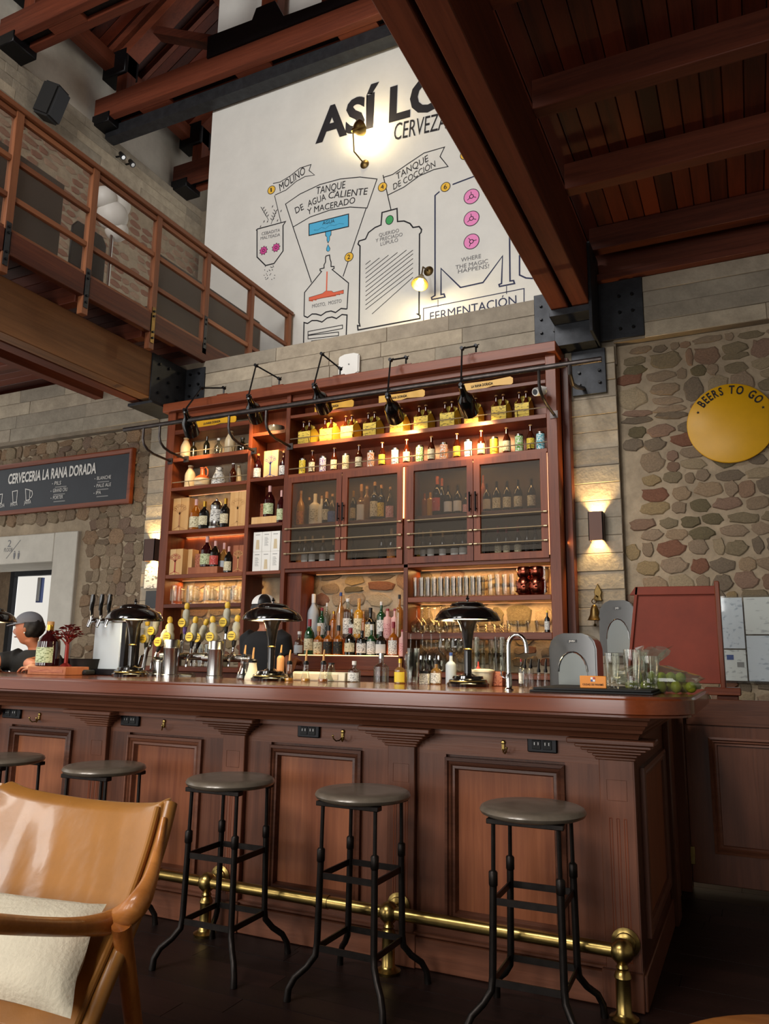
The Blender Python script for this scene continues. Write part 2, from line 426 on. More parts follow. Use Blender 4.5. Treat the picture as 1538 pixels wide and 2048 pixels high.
# ------------------------------------------------------------------ structure: walls, floor, beams
WY = 6.15           # face of the ground-floor stone wall
def stone_variants(k, seed, n=13, bulge=.35):
    rnd = random.Random(seed); out = []
    for q in range(k):
        a0 = rnd.random()*6.28; ang = sorted(a0+(i+rnd.uniform(-.4, .4))*2*math.pi/n for i in range(n))
        pw = rnd.choice((2.4, 3.0, 4.0))
        def R(a): c, s_ = abs(math.cos(a)), abs(math.sin(a)); return .5/((c**pw+s_**pw)**(1/pw))
        rr = [R(a)*rnd.uniform(.8, 1.08) for a in ang]
        vs = []; 
        for sc_, d in ((1.0, .6), (.95, -.35), (.84, -.62)):
            for a, r in zip(ang, rr): vs.append((r*sc_*math.cos(a), d*.5+rnd.uniform(-.05, .05), r*sc_*math.sin(a)))
        vs.append((rnd.uniform(-.1, .1), -.34*(1+rnd.uniform(-.2, .3)), rnd.uniform(-.1, .1)))
        fs = []
        for t in range(2):
            for j in range(n): a = t*n+j; b = t*n+(j+1) % n; fs.append((a, b, b+n, a+n))
        for j in range(n): fs.append((2*n+j, 2*n+(j+1) % n, 3*n))
        me = bpy.data.meshes.new('stone'); me.from_pydata(vs, [], fs)
        me.polygons.foreach_set('use_smooth', [True]*len(me.polygons)); me.set_sharp_from_angle(angle=math.radians(50))
        out.append(me)
    return out
def lay_stones(parent, x0, x1, z0, z1, Y, mat, hr, wr, seed, keep=None, depth=.05, skip=0.0, name='stone', fill=.93):
    rnd = random.Random(seed); var = stone_variants(14, seed)
    for me in var: me.materials.append(MATS[mat])
    off = root_of(parent); z = z0; cnt = 0
    while z < z1-.03:
        h = min(rnd.uniform(*hr), z1-z); x = x0-rnd.random()*wr[0]
        while x < x1:
            wd = rnd.uniform(*wr); cells = [(x, z, wd, h)]
            if h > .13 and rnd.random() < .35: t = rnd.uniform(.35, .65); cells = [(x, z, wd, h*t), (x, z+h*t, wd, h*(1-t))]
            for (cx, cz, cw, ch) in cells:
                mx, mz = cx+cw/2+rnd.uniform(-.01, .01), cz+ch/2+rnd.uniform(-.012, .012)
                if mx < x0+cw*.3 or mx > x1-cw*.3 or (keep and not keep(mx, mz, cw, ch)) or rnd.random() < skip: continue
                o = bpy.data.objects.new(name, rnd.choice(var)); COL.objects.link(o); o.parent = parent
                o.location = Vector((mx, Y, mz))-off
                o.scale = (cw*fill*rnd.uniform(.86, 1), depth*rnd.uniform(.6, 1.3), ch*fill*rnd.uniform(.86, 1.02)); o.rotation_euler = (0, rnd.uniform(-.1, .1), 0)
                cnt += 1
            x += wd
        z += h
    return cnt
def course_boards(parent, x0, x1, z0, z1, Y, seed, hb=.15, lr=(.5, 1.3), proud=.012):
    """impressions of the shutter boards: bands of concrete, each its own slab"""
    rnd = random.Random(seed); n = max(1, round((z1-z0)/hb)); h = (z1-z0)/n
    for i in range(n):
        x = x0
        while x < x1-.01:
            e = min(x1, x+rnd.uniform(*lr))
            if x1-e < .2: e = x1
            d = rnd.uniform(.003, proud)
            MB().box(x+.0015, e-.0015, Y-d, Y+.02, z0+i*h+.002, z0+(i+1)*h-.002).build('board_band', 'concrete', parent, bevel=.003)
            x = e
# unseen front and right walls, added so daylight enters only by the window openings
wf = MB()
for (x0, x1, z0, z1) in ((-9, 3.3, 0, .7), (-9, 3.3, 3.1, 6.1), (-9, 3.3, 8.3, 13), (-9, -7.35, .7, 3.1), (-5.85, -4.65, .7, 3.1), (-3.15, -1.95, .7, 3.1), (-.45, 3.3, .7, 3.1), (-9, -6.4, 6.1, 8.3), (-4.8, -3.8, 6.1, 8.3), (-2.2, 3.3, 6.1, 8.3)): wf.box(x0, x1, -3.7, -3.4, z0, z1)
struct(wf.build('wall_front_added', 'plaster_grey'), 'unseen street wall with windows, added to limit daylight')
struct(MB().box(3.2, 3.5, -3.7, 11.3, 0, 13).build('wall_right_added', 'plaster_grey'), 'plain unseen right wall, added to limit daylight')
# floor
fl = struct(MB().box(-9, 3.2, -3.4, 8, -.12, -.012).build('floor', 'floor_x'), 'very dark stained plank floor')
rnd = random.Random(3)
y = .6
while y < 5.3:
    x = -5.5-rnd.random()
    while x < 1.6:
        e = x+rnd.uniform(1.4, 2.6); MB().box(x+.001, e-.001, y+.001, y+.119, -.03, rnd.uniform(-.0015, 0)).build('plank', 'floor_x', fl); x = e
    y += .12
# back wall (ground floor) in pieces round the doorway on the left
wb = MB()
wb.box(-10, -8.9, WY, WY+.5, 0, 4.4).box(-6.99, 3.2, WY, WY+.5, 0, 4.0).box(-8.9, -6.99, WY, WY+.5, 2.22, 4.0)
wb = struct(wb.build('wall_back', 'mortar'), 'rubble stone back wall with thick mortar')
def keepL(x, z, cw, ch): return not (x-cw/2 < -6.63 and z-ch/2 < 2.55) and not (x > -5.66)
lay_stones(wb, -8.6, -5.6, 1.0, 3.62, WY, 'stone_left', (.1, .17), (.09, .2), 5, keepL, depth=.06, fill=1.3)
ws = struct(MB().box(-.86, 1.6, WY-.01, WY+.01, 0, 3.70).build('wall_right', 'mortar'), 'rubble stone wall of mixed tan, grey and reddish stones')
lay_stones(ws, -.84, 1.0, .9, 3.68, WY-.014, 'stone', (.08, .2), (.07, .26), 21, depth=.03, fill=1.03)
wc = struct(MB().box(-5.2, -1.3, WY-.02, WY+.01, .9, 3.6).build('wall_alcove', 'mortar'), 'stone wall seen through the back bar shelves')
lay_stones(wc, -3.75, -1.4, 1.15, 1.98, WY-.024, 'stone', (.1, .2), (.1, .3), 33, depth=.03, fill=1.0)
lay_stones(wc, -5.15, -4.2, 1.1, 1.98, WY-.024, 'stone', (.1, .2), (.1, .3), 35, depth=.03, fill=1.0)
# concrete columns and ring beam
def column(name, x0, x1, Y, seed, label, z1=3.7):
    o = struct(MB().box(x0, x1, Y, WY+.3, 0, z1).build(name, 'concrete_core'), label)
    course_boards(o, x0, x1, .9, z1, Y, seed, hb=.14, lr=(3, 4))
    return o
column('wall_column_right', -1.26, -.86, 6.08, 2, 'board-marked concrete column right of the back bar')
column('wall_column_left', -5.66, -5.15, 6.08, 4, 'board-marked concrete column left of the back bar')
rb = struct(MB().box(-5.6, -.85, 6.09, 6.5, 3.55, 4.235).build('wall_beam', 'concrete_core'), 'board-marked concrete beam above the back bar')
course_boards(rb, -5.02, -1.5, 3.66, 4.235, 6.09, 8, hb=.145)
rb2 = struct(MB().box(-.86, 3.2, 6.06, 6.5, 3.72, 4.24).build('wall_beam_right', 'concrete_core'), 'board-marked concrete beam above the right stone wall')
course_boards(rb2, -.62, 2.0, 3.72, 4.24, 6.06, 9, hb=.13)
rb3 = struct(MB().box(-9, -5.55, 6.06, 6.5, 3.62, 4.28).build('wall_beam_left', 'concrete_core'), 'board-marked concrete beam under the balcony')
course_boards(rb3, -9, -5.56, 3.66, 4.28, 6.06, 10, hb=.155, lr=(.6, 1.6))
# steel plates at the beam ends
def plate(label, quads, bolts, loc):
    t = thing('steel_bracket', label, 'bracket', loc, 'steel beam brackets')
    for a in quads: MB().box(*a).build('plate', 'steel_plate', t, bevel=.003)
    for (p, n) in bolts:
        p = Vector(p); n = Vector(n); MB().cyl(p, p+n*.022, .014, .012, n=6).build('bolt', 'black_metal', t)
    return t
bl = [((-5.235-.0, y, z), (1, 0, 0)) for y in (5.66, 5.8, 5.94) for z in (3.78, 3.93, 4.08)] + [((x, 6.068, z), (0, -1, 0)) for x in (-5.17, -5.06) for z in (3.74, 3.86, 3.98, 4.1)]
plate('dark bolted steel bracket at the end of the balcony beam', [(-5.249, -5.235, 5.56, 6.08, 3.68, 4.17), (-5.25, -4.99, 6.068, 6.09, 3.68, 4.165), (-5.56, -5.24, 5.6, 6.08, 3.66, 3.69)], bl, (-5.25, 6.0, 3.68))
bl = [((x, 6.045, z), (0, -1, 0)) for x in (-1.44, -1.33) for z in (3.78, 3.9, 4.02, 4.14)]
plate('blue-grey bolted steel plate beside the diagonal ceiling beam', [(-1.5, -1.28, 6.045, 6.09, 3.66, 4.25)], bl, (-1.4, 6.07, 3.66))
bl = [((x, 6.04, z), (0, -1, 0)) for x in (-.8, -.7) for z in (3.82, 3.96, 4.1)]
plate('black bolted steel plate right of the ceiling beam end', [(-.98, -.62, 6.04, 6.06, 3.74, 4.24), (-1.3, -.97, 5.72, 6.09, 3.88, 3.935), (-1.3, -.97, 5.9, 6.09, 3.7, 3.9), (-.985, -.96, 5.7, 6.06, 3.7, 4.45)], bl, (-.9, 6.05, 3.7))
bl = [((x, 6.045, z), (0, -1, 0)) for x in (-1.14, -.98) for z in (3.4, 3.5, 3.58)]
plate('small steel plate on the column behind the pipe end', [(-1.2, -.93, 6.045, 6.08, 3.31, 3.69)], bl, (-1.05, 6.06, 3.31))
# ------------------------------------------------------------------ right mezzanine: double beam, joists, boards
t = struct(thing('ceiling_beam', 'double red timber ceiling beam running to the back wall', None, (-1.13, 2.5, 3.94)))
MB().box(-1.285, -1.145, -3, 6.05, 3.94, 4.45).build('timber', 'beam_y', t, bevel=.006)
MB().box(-1.118, -.985, -3, 6.05, 3.94, 4.45).build('timber', 'beam_y', t, bevel=.006)
MB().box(-1.145, -1.118, -3, 6.05, 4.05, 4.45).build('spacer', 'black_metal', t)
me_c = struct(MB().box(-1.28, 3.2, -3.4, 6.5, 4.66, 4.8).build('ceiling_mezzanine', 'beam_y'), 'dark mezzanine floor seen from below')
x = -1.27
while x < 1.6:
    for (ya, yb) in ((-1.5, 2.4), (2.404, 6.06)): MB().box(x+.003, x+.117, ya, yb, 4.635, 4.662).build('ceiling_board', 'ceil_y', me_c, bevel=.003)
    x += .12
for yj in (5.84, 4.93, 4.05, 3.17, 2.29, 1.4):
    o = tag(MB().box(-.985, 2.6, yj, yj+.1, 4.44, 4.64).build('ceiling_joist', 'beam_x', None, bevel=.005), None, None); struct(o, 'dark red timber joist under the mezzanine')
o = struct(MB().box(-.96, 2.6, 5.98, 6.06, 4.24, 4.3).build('trim_wall_plate', 'beam_x', None, bevel=.004), 'timber wall plate on the right concrete beam')
# ------------------------------------------------------------------ left balcony: beam, deck, joists
t = struct(thing('balcony_beam', 'weathered brown timber beam carrying the balcony', None, (-5.4, 4, 3.71)))
MB().box(-5.40, -5.25, -2.5, 6.06, 3.71, 4.17).build('timber', 'old_beam_y', t, bevel=.006)
MB().box(-5.56, -5.42, -2.5, 6.06, 3.71, 4.17).build('timber', 'beam_y', t, bevel=.006)
deck = struct(MB().box(-9, -5.02, -2.5, 8.0, 4.345, 4.42).build('balcony_deck', 'ceil_x'), 'reddish timber balcony deck')
y = -.5
while y < 6.0:
    MB().box(-8.9, -5.05, y+.003, y+.137, 4.325, 4.347).build('deck_board', 'ceil_x', deck, bevel=.003); y += .14
for yj in (2.87, 3.66, 4.45, 5.25):
    struct(MB().box(-8.9, -5.06, yj-.05, yj+.05, 4.165, 4.33).build('balcony_joist', 'beam_x', None, bevel=.005), 'short timber joist under the balcony')
struct(MB().box(-5.06, -5.0, -2.5, 7.7, 4.22, 4.42).build('trim_balcony_fascia', 'beam_y', None, bevel=.006), 'reddish fascia board along the balcony edge')
struct(MB().box(-6.5, -6.38, -2.5, 6.06, 4.0, 4.165).build('balcony_purlin', 'beam_y', None, bevel=.005), 'timber purlin under the balcony')
# ------------------------------------------------------------------ balcony railing
RX = -5.03
rail = thing('balcony_railing', 'brown timber balcony railing with wire mesh panels', 'railing', (RX, 5, 4.05))
py = [2.9, 3.66, 4.46, 5.28, 6.05, 6.86, 7.66]
for i, yy in enumerate(py):
    z0 = 4.06 if i < 4 else 4.3
    MB().box(RX-.03, RX+.03, yy-.035, yy+.035, z0, 5.44).build('post', 'rail_z', rail, bevel=.004)
    if i < 5:
        m = 'brass_dark' if i == 3 else 'steel_plate'
        st = MB().box(RX+.03, RX+.036, yy-.022, yy+.022, z0+.06, z0+.42).build('post_strap', m, rail)
        for k in (.11, .17, .33, .38): MB().cyl((RX+.036, yy, z0+k), (RX+.048, yy, z0+k), .011, n=6).build('bolt', 'black_metal', st)
MB().box(RX-.045, RX+.045, 1.5, 7.72, 5.44, 5.485).build('top_rail', 'rail_y', rail, bevel=.005)
for i in range(len(py)-1):
    ya, yb = py[i]+.035, py[i+1]-.035
    for zz in (5.40, 5.02, 4.70, 4.42): MB().box(RX-.02, RX+.02, ya, yb, zz-.02, zz+.025).build('rail', 'rail_y', rail, bevel=.003)
    MB().box(RX-.004, RX-.002, ya, yb, 4.44, 5.4).build('mesh_panel', 'rail_mesh', rail)
ya, yb = 1.5, py[0]-.035
for zz in (5.40, 5.02, 4.70, 4.42): MB().box(RX-.02, RX+.02, ya, yb, zz-.02, zz+.025).build('rail', 'rail_y', rail)
# ------------------------------------------------------------------ upper hall: mural wall, left brick wall, ring beam, roof
MY = 7.75
mural = struct(MB().box(-6.51, 3.2, MY, MY+.25, 4.0, 12.6).build('wall_mural', 'plaster'), 'white upper wall painted with a brewing diagram')
LX = -8.5
wl = struct(MB().box(LX-.4, LX, -3.4, 11.2, 4.3, 8.25).build('wall_left', 'mortar'), 'upper brick and stone wall beyond the balcony')
rnd = random.Random(12)
vb = stone_variants(10, 77)
for me in vb: me.materials.append(MATS['brick'])
z = 6.35
cnt = 0
while z < 8.2 and cnt < 290:
    yy = 4.6+rnd.random()*.2
    while yy < 9.9 and cnt < 290:
        wd = rnd.uniform(.16, .3)
        if rnd.random() < .85:
            o = bpy.data.objects.new('brick', rnd.choice(vb)); COL.objects.link(o); o.parent = wl
            o.location = Vector((LX, yy+wd/2, z+.05))-root_of(wl); o.scale = (wd*.95, .05, .1); o.rotation_euler = (0, 0, math.pi/2); cnt += 1
        yy += wd
    z += .13
ring = struct(MB().box(LX-.4, LX+.12, -3.4, 11.2, 8.25, 8.97).build('wall_ring_beam', 'concrete_core'), 'board-marked concrete ring beam on the left wall')
for i in range(5):
    yy = 4.5
    while yy < 10.4:
        e = yy+rnd.uniform(.7, 1.6); MB().box(LX+.1, LX+.12+rnd.uniform(.004, .02), yy+.002, e-.002, 8.25+i*.144+.002, 8.25+(i+1)*.144-.002).build('board_band', 'concrete', ring); yy = e
struct(MB().box(LX-.4, LX+.0, -3.4, 11.2, 8.97, 10.3).build('wall_left_upper', 'plaster_grey'), 'white infill wall between the rafters')
struct(MB().box(LX-.4, -6.0, 10.3, 10.6, 4.3, 10.5).build('wall_far', 'plaster_grey'), 'far white wall at the end of the balcony')
struct(MB().box(LX+.12, LX+.5, 9.85, 10.3, 4.3, 8.97).build('wall_far_column', 'concrete_core'), 'concrete corner column at the end of the balcony')
# roof
sl = math.radians(32)
def roof_z(x): return 10.1+(x-LX)*math.tan(sl)
roof = MB(); 
roof.add([(LX-.5, -3.4, roof_z(LX-.5)), (-3.3, -3.4, roof_z(-3.3)), (-3.3, 11.3, roof_z(-3.3)), (LX-.5, 11.3, roof_z(LX-.5)),
          (LX-.5, -3.4, roof_z(LX-.5)+.1), (-3.3, -3.4, roof_z(-3.3)+.1), (-3.3, 11.3, roof_z(-3.3)+.1), (LX-.5, 11.3, roof_z(LX-.5)+.1)], [(0,1,2,3),(4,5,6,7),(0,1,5,4),(1,2,6,5),(2,3,7,6),(3,0,4,7)])
zr = roof_z(-3.3)
roof.add([(-3.3, -3.4, zr), (3.2, -3.4, zr-4), (3.2, 11.3, zr-4), (-3.3, 11.3, zr), (-3.3, -3.4, zr+.1), (3.2, -3.4, zr-3.9), (3.2, 11.3, zr-3.9), (-3.3, 11.3, zr+.1)], [(0,1,2,3),(4,5,6,7),(0,1,5,4),(1,2,6,5),(2,3,7,6),(3,0,4,7)])
roof = struct(roof.build('ceiling_roof', 'ceil_x'), 'pitched roof lined with dark red boards')
R_ = Matrix.Rotation(-sl, 3, 'Y')
for k in range(36):       # roof boards seen between the rafters
    y0 = 4.6+k*.16; xm = (LX-3.6)/2
    MB().obox((xm, y0+.08, roof_z(xm)-.012), (5.6, .152, .02), R_).build('roof_board', 'ceil_x', roof, bevel=.003)
for k in range(9):       # common rafters
    y0 = 4.9+k*.62; xm = (LX-3.6)/2
    struct(MB().obox((xm, y0, roof_z(xm)-.09), (5.6, .07, .14), R_).build('rafter', 'beam_x', None), 'dark timber roof rafter')
for xp in (-8.2, -6.6, -5.0):
    struct(MB().box(xp-.09, xp+.09, -3, 11, roof_z(xp)-.42, roof_z(xp)-.2).build('purlin', 'beam_y', None), 'dark timber roof purlin')
for i, ty in enumerate((5.86, 7.5, 9.25)):
    tr = struct(thing('roof_truss', 'red timber roof truss with bolted black steel shoes', None, (-5.5, ty, 9)))
    MB().box(LX+.1, 1.5, ty-.17, ty-.06, 9.02, 9.38).build('tie_timber', 'beam_x', tr, bevel=.006)
    MB().box(LX+.1, 1.5, ty+.06, ty+.17, 9.02, 9.38).build('tie_timber', 'beam_x', tr, bevel=.006)
    MB().box(LX+.1, 1.5, ty-.05, ty+.05, 9.08, 9.3).build('tie_core', 'black_metal', tr)
    for xs in (LX+.9, -5.9, -4.3, -2.6): MB().box(xs, xs+.55, ty-.06, ty+.06, 9.02, 9.12).build('spacer_block', 'beam_x', tr)
    if i == 1: MB().box(LX+.16, 1.5, ty+.02, ty+.2, 8.84, 9.02).build('steel_tie', 'steel_plate', tr)
    MB().bar((LX+.35, ty, roof_z(LX+.35)-.35), (-3.3, ty, roof_z(-3.3)-.35), .16, .26, up=(0, 1, 0)).build('principal_rafter', 'beam_x', tr, bevel=.006)
    MB().box(LX+.42, LX+.62, ty-.09, ty+.09, 9.3, roof_z(LX+.5)-.2).build('end_post', 'beam_z', tr, bevel=.006)
    MB().box(LX+.08, LX+.42, ty-.185, ty+.185, 8.93, 9.1).build('shoe', 'black_metal', tr, bevel=.01)
    MB().box(LX+.15, LX+.62, ty-.14, ty+.14, roof_z(LX+.4)-.62, roof_z(LX+.4)-.2).build('head_plate', 'black_metal', tr, bevel=.02)
    MB().box(-5.5, -5.24, ty-.09, ty+.09, 9.2, roof_z(-5.4)-.4).build('king_post', 'beam_z', tr, bevel=.006)
    MB().prism([(-6.3, 9.32), (-3.9, 9.32), (-4.2, 9.47), (-5.05, 9.5), (-5.2, 9.8), (-5.5, 9.8), (-5.56, 9.64), (-6.3, 9.66)], lambda u, v, d: (u, ty-.2+d, v), .03).build('gusset', 'black_metal', tr)
    MB().bar((-6.0, ty, 9.55), (-7.4, ty, roof_z(-7.4)-.5), .12, .2, up=(0, 1, 0)).build('strut', 'beam_x', tr, bevel=.005)
    MB().bar((-4.5, ty, 9.5), (-3.9, ty, roof_z(-3.9)-.5), .12, .2, up=(0, 1, 0)).build('strut', 'beam_x', tr, bevel=.005)
# ------------------------------------------------------------------ left doorway with plaster surround and bright stair window
d1 = struct(thing('door_1', 'grey plaster door surround leading to a bright stair window', None, (-7.3, WY, 0)))
MB().box(-6.985, -6.63, WY-.05, WY+.55, 0, 2.53).build('jamb', 'plaster_grey', d1, bevel=.008)
MB().box(-9.2, -6.985, WY-.05, WY+.55, 2.2, 2.53).build('lintel', 'plaster_grey', d1, bevel=.008)
MB().box(-9.2, -8.88, WY-.05, WY+.55, 0, 2.2).build('jamb', 'plaster_grey', d1, bevel=.008)
mb = MB(); a = on_y(17, 1092, WY-.052); b = on_y(24, 1092, WY-.052)
letters(mb, '2', on_y(15, 1094, WY-.05), on_y(22, 1093.5, WY-.05), .08); letters(mb, 'FLOOR', on_y(8, 1104, WY-.05), on_y(25, 1103, WY-.05), .045)
mb.ribbon([on_y(12, 1117, WY-.053), on_y(41, 1080, WY-.053)], .006)
for px in (28.5, 37):
    c = on_y(px, 1109, WY-.053); mb.flat([(c.x-.014, c.y, c.z+.02), (c.x+.014, c.y, c.z+.02), (c.x+.014, c.y, c.z-.02), (c.x+.006, c.y, c.z-.055), (c.x-.006, c.y, c.z-.055), (c.x-.014, c.y, c.z-.02)])
    mb.flat([(c.x+.009*math.cos(k*.785), c.y, c.z+.033+.009*math.sin(k*.785)) for k in range(8)])
mb.build('lettering', 'ink_grey', d1)
# stair passage behind the doorway, its window open to the bright street
a = on_y(20, 1200, 7.2); b = on_y(28, 1200, 7.2); hd = on_y(60, 1152, 7.2).z; rt = on_y(150, 1200, 7.2).x
pw = MB().box(-12, a.x, 7.2, 7.25, 0, 4.3).box(a.x, -6.4, 7.2, 7.25, hd+.14, 4.3).box(a.x, -6.4, 7.2, 7.25, 0, .75).box(rt, -6.4, 7.2, 7.25, .75, hd+.14)
pw = struct(pw.build('wall_passage', 'mortar_dark'), 'stone wall of the stair passage')
w1 = struct(thing('window_1', 'overexposed white stair window with a blue shutter outside', None, (a.x, 7.2, .75)))
MB().box(a.x, b.x, 7.17, 7.23, .75, hd+.14).build('window_frame', 'black_metal', w1)
MB().box(b.x, rt, 7.17, 7.23, hd, hd+.14).build('window_head', 'steel_plate', w1)
c = on_y(71, 1205, 7.6); d = on_y(85, 1155, 7.6); MB().box(c.x, d.x, 7.6, 7.64, c.z, d.z).build('shutter', 'blue_label', w1); MB().box(c.x+.03, d.x-.02, 7.58, 7.6, c.z+.02, d.z).build('shutter_panel', 'frosted', w1)
struct(MB().box(-14, -6.4, 11.4, 11.6, 0, 6).build('facade_outside', 'white'), 'sunlit white facade across the street')
struct(MB().box(-1.28, 3.2, 6.1, 6.5, 4.24, 4.8).build('wall_fill_over_beam', 'beam_x'), 'dark fill added above the right concrete beam')  # dark filler added to block the bright gap between beam and ceiling
# ------------------------------------------------------------------ the bar: worktop
ST, SB = 1.082, 1.012
def arc(cx, cy, r, a0, a1, n): return [(cx+r*math.cos(a0+(a1-a0)*i/n), cy+r*math.sin(a0+(a1-a0)*i/n)) for i in range(n+1)]
pl = [(-6.2, 2.77), (-.55, 2.77)]+arc(-.42, 2.99, .22, -math.pi/2-.15, -.05, 10)[1:]+[(-.2, 3.82), (-.66, 3.82), (-.66, 3.5), (-6.2, 3.5)]
top = thing('bar_worktop', 'long polished red-brown wooden bar top with a rounded corner', 'worktop', (-2.5, 3.1, SB))
MB().prism(pl, lambda u, v, d: (u, v, SB+d), ST-SB).build('slab', 'bar_top', top, bevel=.012, seg=3)
# ------------------------------------------------------------------ the bar: front and side
bar = thing('bar_counter', 'panelled mahogany bar front with fluted pilasters', 'bar counter', (-2.5, 3.3, 0))
PF = 3.10
MB().box(-6.2, -.43, PF+.012, 3.35, 0, .93).build('carcass', 'bar_z', bar)
MB().box(-.55, -.435, 3.3, 4.6, 0, .93).build('side_carcass', 'bar_z', bar)
MB().box(-6.2, -.43, 3.3, 3.45, .9, SB).build('top_support', 'bar_x', bar)
MB().box(-.6, -.45, 3.3, 4.6, .9, SB).build('top_support', 'bar_x', bar)
# reeded cornice that carries the slab, sweeping round the corner
prof = [(.0, .918), (.045, .922), (.052, .934), (.06, .94), (.075, .946), (.08, .956), (.092, .962), (.1, .972), (.112, .976), (.118, .99), (.13, .996), (.135, SB)]
vs = []; fs = []
for d, z in prof: vs += [(-6.2, 3.04-d*1.02, z), (-.43+d*.62, 3.04-d*1.02, z), (-.43+d*.62, 4.6, z)]
for k in range(len(prof)-1):
    for j in range(2): a = k*3+j; fs.append((a, a+1, a+4, a+3))
MB().add(vs, fs).build('cornice', 'bar_x', bar, smooth=30)
MB().box(-6.2, -.44, 3.035, 3.12, .9, .93).build('cornice_backing', 'bar_x', bar)
# rails and stiles of the front frame
pil = [-.4955, -1.3675, -2.221, -3.07, -3.92, -4.77]
MB().box(-6.2, -.44, PF-.008, PF+.014, .815, .925).build('top_rail', 'bar_x', bar)
MB().box(-6.2, -.44, PF-.008, PF+.014, .12, .17).build('bottom_rail', 'bar_x', bar)
base = MB().box(-6.2, -.43, PF-.045, PF+.014, 0, .115); base.box(-6.2, -.43, PF-.035, PF+.014, .115, .13)
base.build('plinth', 'bar_x', bar, bevel=.004)
fr = [(0, .0), (.0, .018), (.012, .022), (.016, .012), (.026, .018), (.032, .01), (.042, .012), (.046, -.004), (.05, -.012)]
for i in range(5):
    xa, xb = pil[i+1]+.19, pil[i]-.195
    MB().frame(xa, xb, .175, .805, fr, PF-.008).build('panel_moulding', 'bar_x', bar, smooth=25)
    MB().box(xa+.045, xb-.045, PF+.004, PF+.016, .22, .76).build('panel_field', 'bar_field', bar)
    for (sa, sb_) in ((pil[i+1], xa), (xb, pil[i])): MB().box(sa, sb_, PF-.008, PF+.014, .17, .815).build('stile', 'bar_z', bar)
for i, xc in enumerate(pil):
    hw = .062
    sh = MB()
    sh.box(xc-hw, xc+hw, 3.064, PF+.01, 0, .84)
    p_ = sh.build('pilaster', 'bar_z', bar, bevel=.003)
    MB().frame(xc-.036, xc+.036, .695, .768, [(0, .0005), (.003, -.004), (.036, -.004)], 3.063).build('recess', 'bar_z', p_)
    for k in (-1, 0, 1):
        MB().frame(xc+k*.026-.006, xc+k*.026+.006, .15, .635, [(0, .0008), (.002, .0008), (.004, -.002), (.006, -.002)], 3.063).build('flute', 'mahogany_z', p_)
    cp = MB()
    for (o_, z0, z1) in ((.012, .838, .85), (.02, .85, .862), (.036, .862, .874), (.056, .874, .886), (.075, .886, .9), (.1, .9, .92)):
        cp.box(xc-hw-o_, min(xc+hw+o_, -.345), 3.064-o_*.9, PF, z0, z1)
    cp.build('capital', 'bar_x', p_, bevel=.004)
    MB().box(xc-hw-.012, xc+hw+.012 if i else -.428, 3.048, PF, 0, .125).build('base_block', 'bar_z', p_, bevel=.003)
# side panel with mouldings (faces +x)
def side_frame(mb, y0, y1, z0, z1, prof, X):
    vs = []
    for i, d in prof: vs += [(X+d, y0+i, z0+i), (X+d, y1-i, z0+i), (X+d, y1-i, z1-i), (X+d, y0+i, z1-i)]
    fs = []
    for k in range(len(prof)-1):
        for j in range(4): a = k*4+j; b = k*4+(j+1) % 4; fs.append((a, b, b+4, a+4))
    return mb.add(vs, fs)
MB().box(-.436, -.431, 3.065, 4.16, .0, .93).build('side_face', 'bar_z', bar)
side_frame(MB(), 3.2, 3.95, .2, .8, fr, -.431).build('side_moulding', 'bar_z', bar, smooth=25)
MB().box(-.434, -.428, 3.245, 3.905, .245, .755).build('side_field', 'bar_field', bar)
MB().box(-.434, -.40, 4.05, 4.2, 0, .93).build('side_post', 'bar_z', bar, bevel=.006)
MB().box(-.434, -.418, 3.065, 4.06, 0, .12).build('side_plinth', 'bar_z', bar, bevel=.004)
# low swing door at the right end
dr = struct(thing('door_2', 'low panelled mahogany swing door behind the bar end', None, (0, 4.72, .04)))
MB().box(-.386, .6, 4.72, 4.77, .04, 1.0).build('leaf', 'bar_z', dr, bevel=.004)
MB().box(-.375, .6, 4.71, 4.73, .86, 1.0).build('rail', 'bar_x', dr, bevel=.003)
MB().frame(-.265, .55, .2, .8, fr, 4.72).build('panel_moulding', 'bar_x', dr, smooth=25)
MB().box(-.22, .5, 4.717, 4.725, .245, .755).build('panel_field', 'bar_z', dr)
for zz in (.18, .94): MB().box(-.40, -.365, 4.70, 4.722, zz-.045, zz+.045).build('hinge', 'brass', dr, bevel=.002)
struct(MB().box(-.5, -.385, 4.66, 4.78, 0, 1.0).build('trim_door_post', 'bar_z', None, bevel=.005), 'mahogany post beside the low swing door')
# ------------------------------------------------------------------ outlets and hooks on the bar front
for i, (x0, x1, nm) in enumerate(((-.833, -.716, 'black power outlet under the bar by the corner pilaster'), (-1.887, -1.773, 'black power outlet above the middle bar panel'), (-2.936, -2.815, 'black power outlet above the second stool'), (-3.802, -3.66, 'black power outlet at the left picture edge'))):
    t = thing('power_outlet', nm, 'outlet', ((x0+x1)/2, PF, .845), 'power outlets under the bar')
    MB().box(x0, x1, PF-.022, PF-.008, .846, .905).build('cover_plate', 'black_metal', t, bevel=.004)
    for k in (.32, .68):
        xm = x0+(x1-x0)*k; s_ = MB().box(xm-.018, xm+.018, PF-.025, PF-.021, .858, .893).build('socket', 'rubber', t, bevel=.002)
        MB().box(xm-.009, xm-.006, PF-.027, PF-.024, .874, .885).box(xm+.006, xm+.009, PF-.027, PF-.024, .874, .885).build('slot', 'steel', s_)
